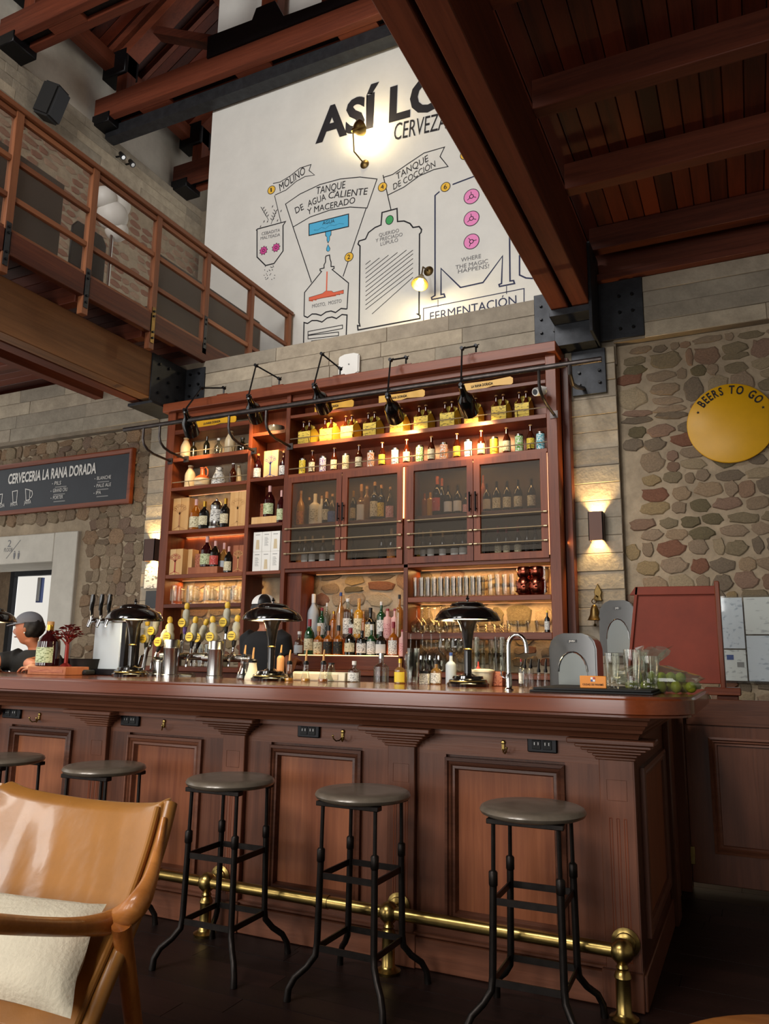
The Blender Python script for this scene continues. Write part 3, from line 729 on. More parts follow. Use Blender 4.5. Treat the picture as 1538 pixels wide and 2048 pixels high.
def hook(x, z, label, two=True):
    t = thing('coat_hook', label, 'hook', (x, PF-.01, z), 'brass coat hooks under the bar')
    MB().lathe([(.0, -.004), (.009, -.003), (.01, .001), (.006, .004)], 10, (x, PF-.013, z+.03), R=Matrix.Rotation(math.pi/2, 3, 'X')).box(x-.006, x+.006, PF-.016, PF-.008, z, z+.035).build('back_plate', 'brass', t, bevel=.001)
    for s_ in ((-1, 1) if two else (1,)):
        pts = [(x, PF-.016, z+.004), (x+s_*.006, PF-.03, z-.006), (x+s_*.016, PF-.042, z-.008), (x+s_*.024, PF-.05, z+.002), (x+s_*.026, PF-.052, z+.01)]
        h_ = MB().tube(pts, .0032, 6).build('arm', 'brass', t)
        MB().lathe([(0, -.005), (.004, -.003), (.005, 0), (.004, .003), (0, .005)], 8, (x+s_*.026, PF-.052, z+.014)).build('tip', 'brass', h_)
hook(-.933, .845, 'brass coat hook left of the corner outlet', False); hook(-1.66, .85, 'double brass coat hook right of the middle outlet')
hook(-2.662, .848, 'brass coat hook above the second stool', False); hook(-3.523, .845, 'double brass coat hook near the left picture edge')
# ------------------------------------------------------------------ brass foot rail
RY, RZ = 2.965, .218
fr_ = thing('foot_rail', 'polished brass foot rail along the bar base', 'foot rail', (-2.5, RY, 0))
MB().tube([(-6.2, RY, RZ), (-.5, RY, RZ)], .024, 14).build('tube', 'brass', fr_)
for k in range(1, 6): MB().cyl((-.49-k*.88-.33, RY, RZ), (-.49-k*.88-.27, RY, RZ), .027, n=14).build('sleeve', 'brass', fr_)
for k in range(7):
    x = -.485-k*.885
    b_ = MB().lathe([(0, -.042), (.02, -.037), (.036, -.02), (.042, 0), (.036, .02), (.02, .037), (0, .042)], 16, (x, RY, RZ)).build('ball_joint', 'brass', fr_)
    MB().lathe([(.045, 0), (.05, .012), (.034, .02), (.026, .03), (.026, .13), (.03, .138), (.024, .155), (.018, .16), (.022, .168), (.014, .18)], 14, (x, RY, 0)).build('post', 'brass', fr_)
    MB().cyl((x, RY, RZ), (x, 3.05, RZ), .018, n=12).build('stay', 'brass', b_)
    MB().lathe([(.048, 0), (.05, .008), (.042, .012), (.036, .014), (.034, .02), (.02, .026)], 18, (x, 3.064, RZ), R=Matrix.Rotation(math.pi/2, 3, 'X')).build('flange', 'brass', b_)
# ------------------------------------------------------------------ stools
def make_stool():
    t = thing('bar_stool', 'x', 'stool', (0, 0, 0), 'metal bar stools along the bar')
    MB().lathe([(0, .672), (.165, .672), (.178, .678), (.183, .688), (.178, .698), (.168, .703), (.1, .7035), (0, .7035)], 40).build('seat', 'stool_seat', t)
    for a in (0, 1):
        MB().bar((-.15, 0, .664), (.15, 0, .664), .045, .014) if False else None
    MB().box(-.13, .13, -.13, -.095, .655, .672).build('seat_bracket', 'stool_metal', t, bevel=.002)
    MB().box(-.13, .13, .095, .13, .655, .672).build('seat_bracket', 'stool_metal', t, bevel=.002)
    for sx in (-1, 1):
        for sy in (-1, 1):
            g = .112; p = lambda k, z: (sx*k, sy*k, z)
            up = MB().tube([p(g, .44), p(g-.002, .665)], .0075, 8).build('upper_rod', 'stool_metal', t)
            MB().tube([p(g, .455), p(g, .46), p(g, .5), p(g, .505)], [.012, .0155, .0155, .011], 8).build('collar', 'stool_metal', up)
            MB().tube([p(g, .46), p(g+.004, .18), p(g+.008, .14), p(g+.03, .105), p(g+.06, .075), p(g+.075, .04), p(g+.078, .0)], [.0125, .0125, .0125, .012, .012, .012, .0135], 10).build('leg', 'stool_metal', t)
    for z, g in ((.41, .112), (.165, .117)):
        for (ax, ay, bx, by) in ((-1,-1,1,-1), (1,-1,1,1), (1,1,-1,1), (-1,1,-1,-1)):
            MB().bar((ax*g, ay*g, z), (bx*g, by*g, z), .006, .022).build('stretcher', 'stool_metal', t)
    return t
st = make_stool(); index_kids(st)
sp = [(-.735, 2.77, .03, 'round grey-topped metal stool nearest the bar corner'), (-1.39, 2.76, -.02, 'round grey-topped metal stool before the middle bar panel'),
      (-2.01, 2.765, .02, 'round grey-topped metal stool just right of the leather armchair'), (-2.72, 2.775, .05, 'round grey-topped metal stool standing behind the leather armchair'), (-3.36, 2.765, 0, 'round metal stool cut off by the left picture edge')]
for i, (x, y, a, lb) in enumerate(sp):
    o = st if i == 0 else copy_tree(st)
    mv(o, (x, y, 0), a, lb)
# ------------------------------------------------------------------ back bar shelving
CY = 5.8; CB = 6.07     # front face and back
plain('olive_back', '#5a4a30', .8, var=.25, vs=9)
bb = thing('back_bar', 'tall mahogany back bar with open shelves and mesh doors', 'shelving', (-3.24, CY, 0))
XL0, XL1, XA0, XA1, XB0, XB1, XC0, XC1, XR0, XR1 = -5.2, -5.1, -4.2, -4.158, -3.787, -3.742, -2.583, -2.541, -1.361, -1.278
def part(name, x0, x1, z0, z1, y0=CY, y1=CB, m='mahogany_x', bevel=.003): return MB().box(x0, x1, y0, y1, z0, z1).build(name, m, bb, bevel=bevel)
part('side_stile', XL0, XL1, .0, 3.6, m='mahogany_z'); part('side_stile', XR0, XR1, 0, 3.6, m='mahogany_z')
part('divider', XA0, XA1, 1.1, 3.6, m='mahogany_z'); part('divider', XB0, XB1, 1.1, 3.6, m='mahogany_z'); part('divider', XC0, XC1, 1.1, 2.8, m='mahogany_z')
part('cornice', -5.235, -1.262, 3.6, 3.69, CY-.05, CB, bevel=.006)
part('header', XL1, XR0, 3.54, 3.6, CY+.03, CB)
part('return_panel', -1.275, -1.215, 0, 3.62, CY+.17, CB+.01, m='mahogany_z')
for z0, z1 in ((3.365, 3.41), (3.081, 3.121), (2.786, 2.82), (2.358, 2.391), (1.922, 1.96), (1.641, 1.678)): part('shelf', XL1, XA0, z0, z1)
for z0, z1 in ((3.236, 3.271), (2.799, 2.833), (2.365, 2.397), (1.928, 1.96)): part('shelf', XA1, XB0, z0, z1)
for z0, z1 in ((3.365, 3.396), (3.076, 3.114), (2.80, 2.832), (1.934, 1.966)): part('shelf', XB1, XR0, z0, z1)
for z0, z1 in ((1.648, 1.69), (1.352, 1.406)): part('shelf', XC1, XR0, z0, z1)
part('inner_shelf', XB1, XC0, 2.34, 2.37, CY+.04, CB); part('inner_shelf', XC1, XR0, 2.34, 2.37, CY+.04, CB)
part('bottle_riser', XB1+.16, XC0, 1.1, 1.213, CY-.05, CB); part('bottle_riser', XB1+.16, XC0, 1.213, 1.36, CY+.13, CB)
part('counter', -5.25, -1.25, 1.06, 1.1, CY-.35, CB, bevel=.005); part('base_cabinet', -5.22, -1.27, 0, 1.06, CY-.28, CB, m='mahogany_z')
part('side_lining', XB1, XB1+.15, 1.1, 1.934, CY+.05, CB, m='mahogany_z')
part('back_panel', XA1, XB0, 1.96, 3.6, CB-.02, CB, m='mahogany_z'); 
part('back_panel', XL1, XA0, 1.96, 2.36, CB-.02, CB, m='mahogany_z')
part('back_panel', XB1, XR0, 1.97, 2.8, CB-.02, CB, m='olive_back'); part('back_panel', XB1, XR0, 2.83, 3.6, CB-.02, CB, m='mahogany_z')
# brass gallery rails on the shelves
def gallery(xa, xb, z, posts):
    r = MB().tube([(xa, CY+.012, z), (xb, CY+.012, z)], .0048, 6).build('gallery_rail', 'rod_metal', bb)
    for x in posts: MB().tube([(x, CY+.012, z), (x, CY+.03, z-.05)], .0035, 6).build('rail_stay', 'brass_dark', r)
gallery(XL1, XA0, 3.175, (-4.9, -4.4)); gallery(XL1, XA0, 2.875, (-4.9, -4.4))
gallery(XB1, XR0, 3.17, (-3.55, -3.1, -2.6, -2.1, -1.6)); gallery(XB1, XR0, 2.885, (-3.5, -3.0, -2.5, -2.0, -1.5))
# doors
for i, (x0, x1, hx) in enumerate(((-3.738, -3.172, 1), (-3.166, -2.586, -1), (-2.54, -1.967, 1), (-1.961, -1.365, -1))):
    d = MB().frame(x0, x1, 1.967, 2.798, [(0, 0), (0, .022), (.052, .022), (.056, .012), (.056, 0)], CY).build('door', 'mahogany_z', bb, smooth=25)
    MB().box(x0+.056, x1-.056, CY-.006, CY-.004, 2.038, 2.739).build('mesh', 'door_mesh', d)
    for z in (2.322, 2.21, 2.098):
        r = MB().tube([(x0+.012, CY-.034, z), (x1-.012, CY-.034, z)], .0056, 8).build('brass_rod', 'rod_metal', d)
        for xe in (x0+.012, x1-.012-.03): pass
        for xe, xf in ((x0+.004, x0+.03), (x1-.03, x1-.004)): MB().cyl((xe, CY-.034, z), (xf, CY-.034, z), .0095, n=10).box((xe+xf)/2-.004, (xe+xf)/2+.004, CY-.034, CY-.02, z-.004, z+.004).build('rod_cap', 'rod_metal', d)
    xh = x1-.022 if hx > 0 else x0+.022
    MB().cyl((xh, CY-.05, 2.36), (xh, CY-.05, 2.52), .007, n=8).cyl((xh, CY-.05, 2.385), (xh, CY-.02, 2.385), .005, n=6).cyl((xh, CY-.05, 2.495), (xh, CY-.02, 2.495), .005, n=6).build('handle', 'black_metal', d)
# warm LED strips: under the door block, at the door gap, under the lower shelves, behind the riser bottles
def led(x0, x1, y, z, e, m='led', down=True):
    MB().box(x0, x1, y-.004, y+.004, z-.004, z).build('led_strip', m, bb)
    l = light('led_light', 'AREA', ((x0+x1)/2, y, z-.008), e, (1, .56, .2), size=abs(x1-x0), size_y=.02)
    return l
led(XL1+.03, XA0-.03, CY+.22, 1.921, 5, 'led_low'); led(XC1+.03, XR0-.03, CY+.22, 1.933, 5, 'led_low'); led(XC1+.03, XR0-.03, CY+.22, 1.647, 4, 'led_low'); led(XB1+.2, XC0-.03, CY+.22, 1.932, 1.2, 'led_low')
led(XL1+.03, XA0-.03, CB-.03, 2.357, .7, 'led_low'); led(XL1+.03, XA0-.03, CB-.03, 2.785, .7, 'led_low')
led(XB1+.05, XC0-.05, CY+.03, 2.797, 2.6, 'led_low'); led(XC1+.05, XR0-.05, CY+.03, 2.797, 2.6, 'led_low')
MB().box(XC0-.004, XC0+.006, CY-.01, CY-.004, 2.35, 2.79).build('led_strip', 'led', bb); 
MB().box(XR0-.004, XR0+.002, CY-.01, CY-.004, 1.99, 2.79).build('led_strip', 'led_low', bb)
MB().box(XB1+.2, XC0-.02, CY-.045, CY-.04, 1.213, 1.219).build('led_strip', 'led', bb)
l = light('led_light', 'AREA', (-3.1, CY+.1, 1.225), 1.5, (1, .56, .2), size=.9, size_y=.02); l.rotation_euler = (math.pi, 0, 0)
l = light('led_light', 'AREA', (-1.262, CY+.1, 2.1), 1.6, (1, .5, .14), size=.02, size_y=2); l.rotation_euler = (0, math.radians(-90), 0)
# ------------------------------------------------------------------ pipe rail with bent stays
pr = thing('pipe_rail', 'dark steel pipe rail across the top of the back bar', 'pipe rail', (-3.1, 5.42, 3.34))
PY, PZ = 5.42, 3.345
MB().tube([(-5.4, PY, PZ), (-.86, PY, PZ)], .021, 12).build('pipe', 'pipe_steel', pr)
for x in (-5.15, -4.95, -4.15, -3.75, -1.32):
    MB().tube([(x, PY, PZ), (x, PY, PZ-.12), (x+.004, PY+.015, PZ-.17), (x+.01, PY+.06, PZ-.21), (x+.015, PY+.14, PZ-.235), (x+.02, CY-.003, PZ-.25)], .012, 8).build('stay', 'pipe_steel', pr)
    MB().box(x-.01, x+.05, CY-.008, CY, PZ-.28, PZ-.22).build('foot', 'pipe_steel', pr)
MB().tube([(-1.09, PY, PZ), (-1.09, PY, PZ-.08), (-1.09, PY+.08, PZ-.13), (-1.1, PY+.3, PZ-.08), (-1.11, 6.04, PZ+.02)], .017, 8).build('stay', 'pipe_steel', pr)
# ------------------------------------------------------------------ four jointed spot lamps on the cornice
def spot_lamp(pb, pe, ph, pt, label, en=42):
    """base, elbow and head pixels at y = 5.62"""
    B = on_y(*pb, CY-.0); E_ = on_y(*pe, 5.62); Hh = on_y(*ph, 5.33); T_ = on_y(*pt, 5.58)
    B.z = 3.69
    t = thing('spot_lamp', label, 'lamp', tuple(B), 'jointed spot lamps above the back bar')
    MB().box(B.x-.06, B.x+.06, B.y-.03, B.y+.03, 3.69, 3.705).build('base', 'mahogany_x', t)
    top_ = Vector((B.x, B.y, B.z+.085))
    MB().tube([(B.x, B.y, B.z+.012), top_], .008, 8).build('stem', 'black_metal', t)
    a1 = MB().tube([top_, E_], .0075, 8).build('lower_arm', 'black_metal', t)
    a2 = MB().tube([E_, Hh], .0075, 8).build('upper_arm', 'black_metal', t)
    for p, par in ((top_, a1), (E_, a2), (Hh, a2)):
        MB().cyl(Vector(p)-Vector((.0, .018, 0)), Vector(p)+Vector((0, .018, 0)), .015, n=10).cyl(Vector(p), Vector(p)+Vector((.03, -.006, .008)), .004, n=6).build('joint_knob', 'black_metal', par)
    ax = (T_-Hh).normalized(); R = Vector((0, 0, 1)).rotation_difference(ax).to_matrix()
    L_ = (T_-Hh).length; k = L_/.22
    MB().lathe([(.012, .0), (.026, .01*k), (.026, .045*k), (.03, .06*k), (.036, .075*k), (.058, .095*k), (.067, .115*k), (.071, .16*k), (.073, .22*k), (.067, .22*k), (.06, .12*k), (.03, .1*k)], 20, Hh, R=R, caps=False).build('shade', 'black_gloss', t)
    MB().lathe([(0, .1*k), (.02, .11*k), (.028, .15*k), (.02, .185*k), (0, .19*k)], 12, Hh, R=R).build('bulb', 'bulb', t)
    l = light('spot_lamp_light', 'SPOT', T_+ax*.005, en, (1, .66, .3), size=.04, spot=86, blend=.8)
    l.rotation_euler = (-ax).to_track_quat('Z', 'Y').to_euler()
    return t
spot_lamp((447, 790), (403, 776), (370, 820), (384, 866), 'black jointed spot lamp at the left end of the cornice', 16)
spot_lamp((558, 770), (512, 731), (497, 792), (514, 838), 'second black jointed spot lamp from the left on the cornice', 26)
spot_lamp((680, 750), (644, 708), (628, 770), (650, 819), 'black jointed spot lamp beside the white wall device')
spot_lamp((812, 728), (781, 720), (775, 790), (792, 838), 'fourth black jointed spot lamp from the left on the cornice')
spot_lamp((952, 706), (924, 697), (922, 770), (940, 825), 'rightmost black jointed spot lamp on the cornice')
# ------------------------------------------------------------------ bottles, cans, glasses: shared unit meshes, one object tree each
def printed(name, base, ink, amount=.5, sx=60, sz=160):
    """label paper with blurred lines of print"""
    m, nt, b = newmat(name); N = nt.nodes; L = nt.links
    tc = N.new('ShaderNodeTexCoord'); oi = N.new('ShaderNodeObjectInfo'); ad = N.new('ShaderNodeVectorMath'); ad.operation = 'ADD'
    mu = N.new('ShaderNodeMath'); mu.operation = 'MULTIPLY'; mu.inputs[1].default_value = 19
    L.new(oi.outputs['Random'], mu.inputs[0]); L.new(tc.outputs['Generated'], ad.inputs[0]); L.new(mu.outputs[0], ad.inputs[1])
    mp = N.new('ShaderNodeMapping'); mp.inputs['Scale'].default_value = (2.2, 2.2, 5.5); L.new(ad.outputs[0], mp.inputs['Vector'])
    n = N.new('ShaderNodeTexNoise'); n.inputs['Scale'].default_value = 2.4; n.inputs['Detail'].default_value = 3; L.new(mp.outputs[0], n.inputs['Vector'])
    r = N.new('ShaderNodeValToRGB'); r.color_ramp.elements[0].position = .36+.14*amount; r.color_ramp.elements[1].position = .44+.14*amount
    r.color_ramp.elements[0].color = lin(ink); r.color_ramp.elements[1].color = lin(base)
    L.new(n.outputs['Fac'], r.inputs['Fac']); L.new(r.outputs[0], b.inputs['Base Color']); b.inputs['Roughness'].default_value = .55
    return m
for nm, ba, ik, am in (('p_cream', '#ddd3b0', '#8a7d58', .3), ('p_white', '#dedcd4', '#6f6d6a', .3), ('p_green', '#c3cba0', '#6d7a4a', .3), ('p_black', '#14130f', '#c9a94a', -.6), ('p_pink', '#e0aaa6', '#a85c62', .3),
                       ('p_yellow', '#e3c33c', '#7d6a1c', .2), ('p_orange', '#dd8630', '#7d3d14', .2), ('p_red', '#b8392f', '#e8d8c8', -.4), ('p_blue', '#3c5590', '#9fb0cc', -.3), ('p_carrier', '#e2c44a', '#8a7524', .1), ('p_box', '#d9a86a', '#7a4a22', .25), ('p_boxred', '#b06a48', '#7a2c20', .25),
                       ('p_purple', '#dcd6d0', '#5a3f86', .7), ('p_orangecan', '#e3ddd2', '#d07a30', .8), ('p_greycan', '#dcdad4', '#8a8a84', .7), ('p_greencan', '#dfe0d0', '#6cae3c', .8), ('p_tealcan', '#dfe2e0', '#3aa0b0', .8), ('p_beigecan', '#d8cfa6', '#a09060', .3), ('p_yellowcan', '#e6c93c', '#a88416', .4), ('p_bluecan', '#e2e2da', '#6c90b0', .3)):
    printed(nm, ba, ik, am)
PROF = {
 'liquor': ([(.0, 0), (.92, 0), (1, .02), (1, .58), (.96, .63), (.7, .69), (.36, .73), (.32, .78), (.3, .92)], (.33, .9, 1.0), (.12, .5)),
 'bourbon': ([(0, 0), (.94, 0), (1, .02), (1, .5), (.98, .54), (.6, .62), (.34, .66), (.3, .72), (.32, .84)], (.36, .82, 1.0), (.06, .46)),
 'wine': ([(0, 0), (.94, 0), (1, .02), (1, .55), (.9, .63), (.5, .72), (.34, .77), (.32, .97)], (.36, .8, 1.0), (.14, .46)),
 'beer': ([(0, 0), (.94, 0), (1, .02), (1, .5), (.9, .58), (.6, .68), (.42, .76), (.38, .96)], (.44, .95, 1.0), (.1, .48)),
 'round': ([(0, 0), (.9, 0), (1, .03), (1, .45), (.94, .56), (.66, .64), (.4, .68), (.32, .74), (.32, .9)], (.4, .88, 1.0), (.1, .42)),
 'bell': ([(0, 0), (.9, 0), (1, .02), (1, .4), (.95, .55), (.7, .66), (.4, .73), (.28, .8), (.27, .93)], (.3, .92, 1.0), (.08, .42)),
 'tall': ([(0, 0), (.94, 0), (1, .015), (1, .66), (.9, .7), (.45, .74), (.4, .78), (.38, .94)], (.42, .92, 1.0), (.12, .5)),
 'stone': ([(0, 0), (.95, 0), (1, .02), (1, .55), (.9, .66), (.62, .8), (.45, .88), (.42, .93), (.5, .95), (.5, 1.0)], (.46, .86, .93), (.1, .4)),
 'cone': ([(0, 0), (.92, 0), (1, .03), (.98, .08), (.6, .4), (.42, .6), (.4, .66), (.44, .68)], (.46, .66, .72), (.1, .2)),
 'can': ([(0, 0), (.86, 0), (1, .05), (1, .86), (.93, .93), (.88, .94), (.88, .97), (.82, .97), (.8, .955), (0, .955)], (.3, .955, .96), (.05, .86)),
}
UM = {}
def unit(key, fn, mat):
    k = (key, mat)
    if k not in UM:
        mb = MB(); fn(mb); n = key[0].split(':')[-1] if isinstance(key, tuple) else key
        me = bpy.data.meshes.new(n); me.from_pydata(mb.v, [], mb.f); me.materials.append(MATS[mat])
        bm = bmesh.new(); bm.from_mesh(me); bmesh.ops.recalc_face_normals(bm, faces=bm.faces); bm.to_mesh(me); bm.free()
        me.polygons.foreach_set('use_smooth', [True]*len(me.polygons)); me.set_sharp_from_angle(angle=math.radians(45))
        UM[k] = me
    return UM[k]
def inst(name, me, parent, scale=(1, 1, 1), loc=(0, 0, 0), rotz=0):
    o = bpy.data.objects.new(name, me); COL.objects.link(o); o.parent = parent; o.scale = scale; o.location = loc
    if rotz: o.rotation_euler = (0, 0, rotz)
    WL[o.name] = Vector(loc)+(root_of(parent) if parent else Vector((0, 0, 0)))
    return o
FACE = -math.pi/2
def bottle(loc, h, r, kind, gl, lab, cap, label, group, name='bottle', face=None, sq=False, neck=None, rz=0, cat='bottle'):
    prof, (cr, c0, c1), (l0, l1) = PROF[kind]
    t = thing(name, label, cat, loc, group)
    if rz: t.rotation_euler = (0, 0, rz)
    n = 4 if sq else 18; a0 = math.pi/4 if sq else 0; kq = 1.3 if sq else 1.0
    inst('glass' if kind != 'can' else 'can_body', unit(('body:'+kind+str(sq),), lambda m: m.lathe([(q*kq if z < .6 else q, z) for q, z in prof], n, a0=a0, a1=a0+2*math.pi), gl), t, (r, r, h))
    f = (FACE if face is None else face)
    if lab:
        if sq: inst('paper_label', unit(('label:sq'+kind,), lambda m: m.box(-.8, .8, -.945, -.92, l0, l1), lab), t, (r, r, h))
        else: inst('paper_label', unit(('label:'+kind+str(f),), lambda m: m.lathe([(1.015, l0), (1.015, l1)], 14, a0=f-1.25, a1=f+1.25, caps=False), lab), t, (r, r, h))
    if cap: inst('cap', unit(('cap:'+kind,), lambda m: m.lathe([(0, c0), (cr, c0), (cr, c1-.008), (cr*.85, c1), (0, c1)], 12), cap), t, (r, r, h))
    if neck: inst('neck_seal', unit(('neck:'+kind,), lambda m: m.lathe([(cr*.98, c0-.12), (cr*.98, c0)], 12, caps=False), neck), t, (r, r, h))
    return t
def at_shelf(px, Y, z):
    """point at height z on plane y=Y under image column px"""
    p = on_y(px, 1000, Y); q = on_y(px, 1200, Y)
    k = (z-p.z)/(q.z-p.z); return Vector((p.x+(q.x-p.x)*k, Y, z))
def hpx(px, py, Y, z): return on_y(px, py, Y).z-z
def mpp(px, py, Y): return (on_y(px+1, py, Y)-on_y(px, py, Y)).length
# ---- left column, shelf of old bottles
Yb = CY+.1
def put(px, pt, Y, z, wpx, kind, gl, lab, cap, label, group, **k):
    p = at_shelf(px, Y, z); h = hpx(px, pt, Y, z); r = wpx*mpp(px, pt, Y)/2
    return bottle(tuple(p), h, r, kind, gl, lab, cap, label, group, **k)
G1 = 'old bottles on the upper left shelves'
z = 3.121
put(370, 877, Yb, z, 16, 'stone', 'stoneware', None, 'stoneware_brown', 'small cream stoneware bottle at the left end of the upper left shelf', G1)
put(386, 884, Yb, z, 11, 'wine', 'wine_glass_dark', None, None, 'narrow dark brown bottle right of the small stoneware bottle', G1)
put(412, 872, Yb, z, 10, 'wine', 'dark_glass', None, None, 'slim black-green bottle on the upper left shelf', G1)
put(436, 877, Yb, z, 13, 'round', 'bottle_clear', None, 'white_cap', 'clear swing-top bottle on the upper left shelf', G1)
put(459, 863, Yb, z, 17, 'stone', 'stoneware', None, 'stoneware_brown', 'tall cream stoneware bottle on the upper left shelf', G1)
put(484, 876, Yb, z, 18, 'round', 'wine_glass_dark', None, 'black_cap', 'squat dark flask at the right end of the upper left shelf', G1)
z = 2.82
put(379, 932, Yb, z, 17, 'stone', 'stoneware', None, 'stoneware_brown', 'cream stoneware bottle left of the terracotta jug', G1)
put(465, 927, Yb, z, 12, 'beer', 'amber_glass', None, 'white_cap', 'dark beer bottle right of the white vase', G1)
put(476, 931, Yb+.07, z, 11, 'stone', 'stoneware', None, 'stoneware_brown', 'slim tan stoneware bottle behind the dark beer bottle', G1)
p = at_shelf(404, Yb, z); t = thing('jug', 'round stoneware jug with terracotta top and loop handle', 'jug', tuple(p))
h = hpx(404, 936, Yb, z)
MB().lathe([(0, 0), (.055, 0), (.078, .02), (.083, .06), (.078, .085)], 20, p).build('body', 'stoneware', t)
MB().lathe([(.0785, .085), (.06, .11), (.03, .125), (.024, .14), (.024, h-.01), (.03, h-.006), (.03, h), (.02, h)], 20, p).build('shoulder', 'terracotta', t)
MB().tube([p+Vector((.02, -.01, h-.012)), p+Vector((.05, -.015, h+.0)), p+Vector((.075, -.02, h-.03)), p+Vector((.08, -.02, h-.07)), p+Vector((.066, -.015, .105))], .008, 8).build('handle', 'terracotta', t)
p = at_shelf(437, Yb, z); h = hpx(437, 936, Yb, z); t = thing('vase', 'white ceramic vase with dark scribbled pattern', 'vase', tuple(p))
MB().lathe([(0, 0), (.06, 0), (.071, .01), (.07, .05), (.058, .09), (.04, .13), (.033, .155), (.036, h), (.03, h), (.028, .15)], 22, p).build('body', 'p_white', t)
# boxes
def gift_box(px0, px1, pyt, Y, z, label, mat='p_box', depth=.12, group='wooden rum boxes', seam=True, rot=0):
    a = at_shelf(px0, Y, z); b = at_shelf(px1, Y, z); h = hpx(px0, pyt, Y, z)
    t = thing('gift_box', label, 'box', ((a.x+b.x)/2, Y+depth/2, z), group)
    x0, x1 = a.x, b.x; xm = (x0+x1)/2
    if seam:
        MB().box(x0, xm-.001, Y, Y+depth, z, z+h).build('front_panel', mat, t, bevel=.002); MB().box(xm+.001, x1, Y, Y+depth, z, z+h).build('front_panel', mat, t, bevel=.002)
    else: MB().box(x0, x1, Y, Y+depth, z, z+h).build('body', mat, t, bevel=.002)
    return t, x0, x1, h
def tree_print(t, x0, x1, Y, z, h, mat):
    cx = (x0+x1)/2-(x1-x0)*.04; wd = (x1-x0); mb = MB(); yy = Y-.0012
    mb.ribbon([(cx, yy, z+h*.1), (cx+.002, yy, z+h*.58)], wd*.09)
    for k in range(7):
        a = math.radians(20+k*23.3); L_ = wd*(.38+.05*(k % 2))
        mb.ribbon([(cx, yy, z+h*.5), (cx+math.cos(a)*L_*.5, yy, z+h*.56+math.sin(a)*h*.12), (cx+math.cos(a)*L_, yy, z+h*.6+math.sin(a)*h*.2)], .004)
        c = (cx+math.cos(a)*L_*.85, z+h*.6+math.sin(a)*h*.18); mb.ribbon([(c[0]+math.cos(q)*wd*.1, yy, c[1]+math.sin(q)*wd*.07) for q in (0, 1.05, 2.1, 3.14, 4.2, 5.2)], .003, closed=True)
    for s_ in (-1, 1): mb.ribbon([(cx, yy, z+h*.16), (cx+s_*wd*.18, yy, z+h*.09), (cx+s_*wd*.36, yy, z+h*.06)], .005)
    o = mb.build('tree_print', mat, t); o['kind'] = 'stuff'
z = 2.391
t, a, b, h = gift_box(342, 375, 998, CY+.05, z, 'pale wooden gift box with a printed tree, left of the amber bottle', 'box_wood', .1); tree_print(t, a, b, CY+.05, z, h, 'stoneware_brown')
t, a, b, h = gift_box(457.5, 492, 985, CY+.05, z, 'tall pale wooden gift box right of the silver stein', 'box_wood', .1); tree_print(t, a, b, CY+.05, z, h, 'cork')
G2 = 'rum bottles on the left shelves'
put(390, 999, CY+.08, z, 19, 'bell', 'whisky', 'p_cream', 'pink_label', 'amber rum bottle beside the pale tree box', G2, neck='pink_label')
put(407, 1003, CY+.06, z, 17, 'wine', 'black_gloss', 'p_cream', 'gold', 'matt black bottle with cream oval label left of the stein', G2)
put(449, 997, CY+.06, z, 16, 'wine', 'black_gloss', 'p_cream', 'gold', 'matt black bottle with cream oval label right of the stein', G2)
p = at_shelf(431, CY+.09, z); h = hpx(431, 997, CY+.09, z); t = thing('beer_stein', 'silver and white lidded beer stein between two black bottles', 'stein', tuple(p))
MB().lathe([(0, 0), (.075, 0), (.075, .02), (.066, .03), (.06, .07)], 20, p).build('base', 'steel', t)
MB().lathe([(.06, .07), (.062, .09), (.056, h*.6), (.054, h*.62)], 20, p).build('body', 'p_white', t)
MB().lathe([(.054, h*.62), (.058, h*.66), (.058, h*.74), (.062, h*.76), (.05, h*.84), (.03, h*.9), (.012, h*.92), (.014, h*.96), (0, h)], 20, p).build('lid', 'steel', t)
MB().tube([p+Vector((.05, 0, h*.62)), p+Vector((.1, 0, h*.56)), p+Vector((.1, 0, h*.3)), p+Vector((.06, 0, h*.2))], .008, 8).build('handle', 'steel', t)
z = 1.96
t, a, b, h = gift_box(336, 363, 1099, CY+.05, z, 'pale wooden gift box with a red printed tree', 'box_wood', .1); tree_print(t, a, b, CY+.05, z, h, 'red_label')
gift_box(372, 382, 1099, CY+.13, z, 'narrow wooden box behind the red tree box', 'box_wood', .1, seam=False)
t, a, b, h = gift_box(464, 487, 1091, CY+.05, z, 'reddish wooden gift box right of the dark rum bottles', 'box_red', .1); tree_print(t, a, b, CY+.05, z, h, 'cork')
gift_box(388, 402, 1108, CY+.14, z, 'dark reddish wooden plaque box behind the rum bottles', 'p_boxred', .06, seam=False)
t, a, b, h = gift_box(375, 434, 1135, CY+.03, z, 'low reddish wooden display plinth under two rum bottles', 'box_red', .14, seam=False); zp = z+h
put(412, 1073, CY+.09, zp, 20, 'bell', 'rum_glass', 'p_green', 'pink_label', 'dark red rum bottle with pale green label on the plinth', G2, neck='pink_label')
put(429, 1082, CY+.09, zp, 17, 'bell', 'wine_glass_dark', 'p_red', 'pink_label', 'dark rum bottle with red label on the plinth', G2, neck='pink_label')
put(446, 1086, CY+.16, z, 16, 'bell', 'bottle_gold', 'frosted', 'pink_label', 'pale rum bottle standing behind the dark ones', G2, neck='pink_label')
put(456, 1093, CY+.06, z, 15, 'bell', 'dark_glass', 'p_cream', 'pink_label', 'small black rum bottle with cream label beside the plinth', G2, neck='pink_label')
